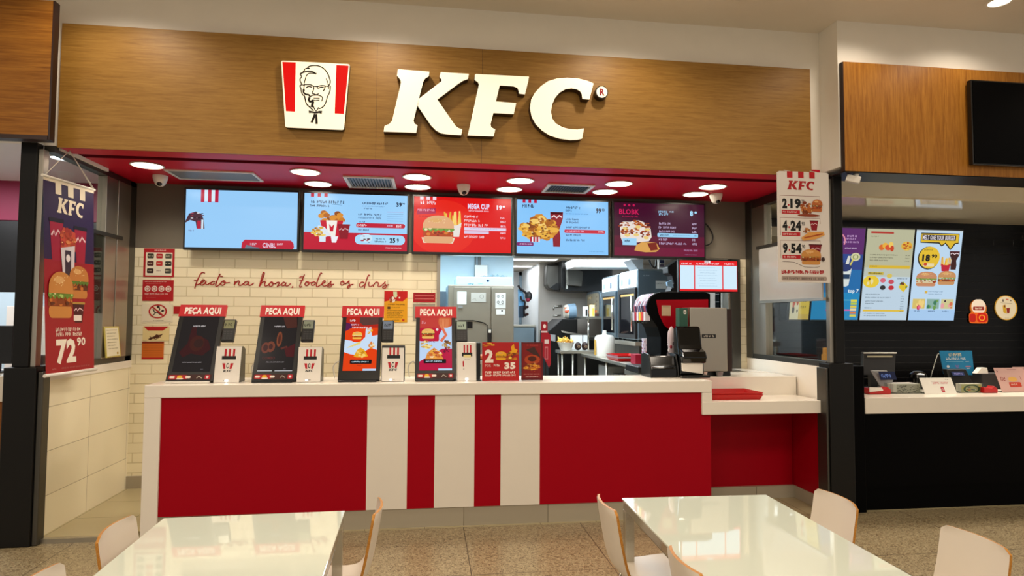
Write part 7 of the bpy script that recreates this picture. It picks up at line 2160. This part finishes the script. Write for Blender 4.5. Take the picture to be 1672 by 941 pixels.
# back tops stand at these x; chairs on a table's left side face right (rot -90), on its right side face left (rot 90)
chair(-1.20 + 0.217, 2.68, -90, 'white plywood chair at the left table, before the tiled entrance strip')
chair(-1.205 + 0.217, 2.17, -90, 'white plywood chair at the left table, cut off by the picture\'s lower left corner')
chair(-0.19 - 0.217, 2.83, 90, 'white plywood chair seen edge-on at the right side of the left table')
chair(0.78 + 0.217, 2.77, -90, 'white plywood chair standing beside the right table\'s far left steel leg')
chair(0.855 + 0.217, 2.09, -90, 'white plywood chair cut off by the picture edge before the right table\'s left side')
chair(1.89 - 0.217, 2.74, 90, 'white plywood chair at the right table\'s right side, before the black pillar')
chair(2.07 - 0.217, 2.18, 90, 'white plywood chair nearest the camera on the right, before the black counter')
# ================================================================== light
W = bpy.data.worlds.new('world')
S.world = W
W.use_nodes = True
W.node_tree.nodes['Background'].inputs['Color'].default_value = (1.0, 0.92, 0.82, 1)
W.node_tree.nodes['Background'].inputs['Strength'].default_value = WORLD


def area(name, x, y, z, sx, sy, power, col, rot=(0, 0, 0), spread=180):
    L = bpy.data.lights.new(name, 'AREA')
    L.shape = 'RECTANGLE'
    L.size, L.size_y = sx * K, sy * K
    L.energy = power
    L.color = col
    L.spread = math.radians(spread)
    o = bpy.data.objects.new(name, L)
    COL.objects.link(o)
    o.location = Vector((x, y, z)) * K
    o.rotation_euler = rot
    return o


def spot(name, x, y, z, power, col, angle=110, blend=0.6, r=0.06, rot=(0, 0, 0)):
    L = bpy.data.lights.new(name, 'SPOT')
    L.energy = power
    L.color = col
    L.spot_size = math.radians(angle)
    L.spot_blend = blend
    L.shadow_soft_size = r * K
    o = bpy.data.objects.new(name, L)
    COL.objects.link(o)
    o.location = Vector((x, y, z)) * K
    o.rotation_euler = rot
    return o


WARM = (1.0, 0.875, 0.72)
SOFT = (1.0, 0.89, 0.74)
COOL = (0.74, 0.90, 1.0)
# unseen area lamps added under the food court ceiling as fill
for x in (-3.2, 0.0, 3.2):
    for y in (-2.2, 0.9):
        area('hall_fill', x, y, 3.80, 1.0, 1.0, P_HALL, WARM)
# row of recessed lights washing the fascias
for x in (-3.9, -2.1, -0.35, 1.4, 3.2, 4.11, 5.9):
    spot('wall_washer', x, 4.02, 3.815, P_WASH * (0.4 if x > 3 else 1), WARM, 150, 0.5, 0.07)
for x in (-2.1, 0.5, 3.2):
    spot('hall_downlight', x, 2.6, 3.815, P_DOWN, WARM, 140, 0.6, 0.07)
# lights in the soffit
for i, (x, y) in enumerate(spots):
    spot('soffit_lamp', x, y, SZ - 0.02, P_SOFFIT, SOFT, 150, 0.5, 0.09)
# kitchen
area('kitchen_panel', 0.9, 6.95, KC - 0.02, 2.4, 0.7, P_KIT, COOL)
area('kitchen_panel', 2.4, 8.2, KC - 0.02, 1.6, 0.9, P_KIT * 0.6, (0.85, 0.93, 1.0))
area('corridor_panel', 1.4, 10.1, KC - 0.02, 0.5, 1.4, P_KIT * 0.09, (0.9, 0.95, 1.0))
# neighbours: area lamps without fixtures, added to brighten both shops
area('neighbour_fill', 5.6, 5.3, 2.62, 2.5, 0.4, P_NR, WARM)
area('neighbour_fill', -4.6, 6.2, 2.93, 2.0, 1.2, P_NL, (0.92, 0.95, 1.0))
for (x, y, lab) in ((4.11, 4.02, 'round recessed light glowing in the white ceiling above the black television'), (3.2, 4.02, 'round recessed light at the ceiling\'s edge near the bulkhead corner')):
    t = thing('ceiling_light', lab, 'light', (x, y, 3.83), 'round lights in the white ceiling')
    b = MB(); b.lathe([(0.07, 0.0), (0.09, -0.004), (0.07, -0.009)], (x, y, 3.83), 'white_plastic', 24, cap=False); b.build('rim', t)
    b = MB(); b.lathe([(0.0, -0.004), (0.069, -0.004)], (x, y, 3.83), glow('FFF0DC', 8.0), 24); b.build('diffuser', t)
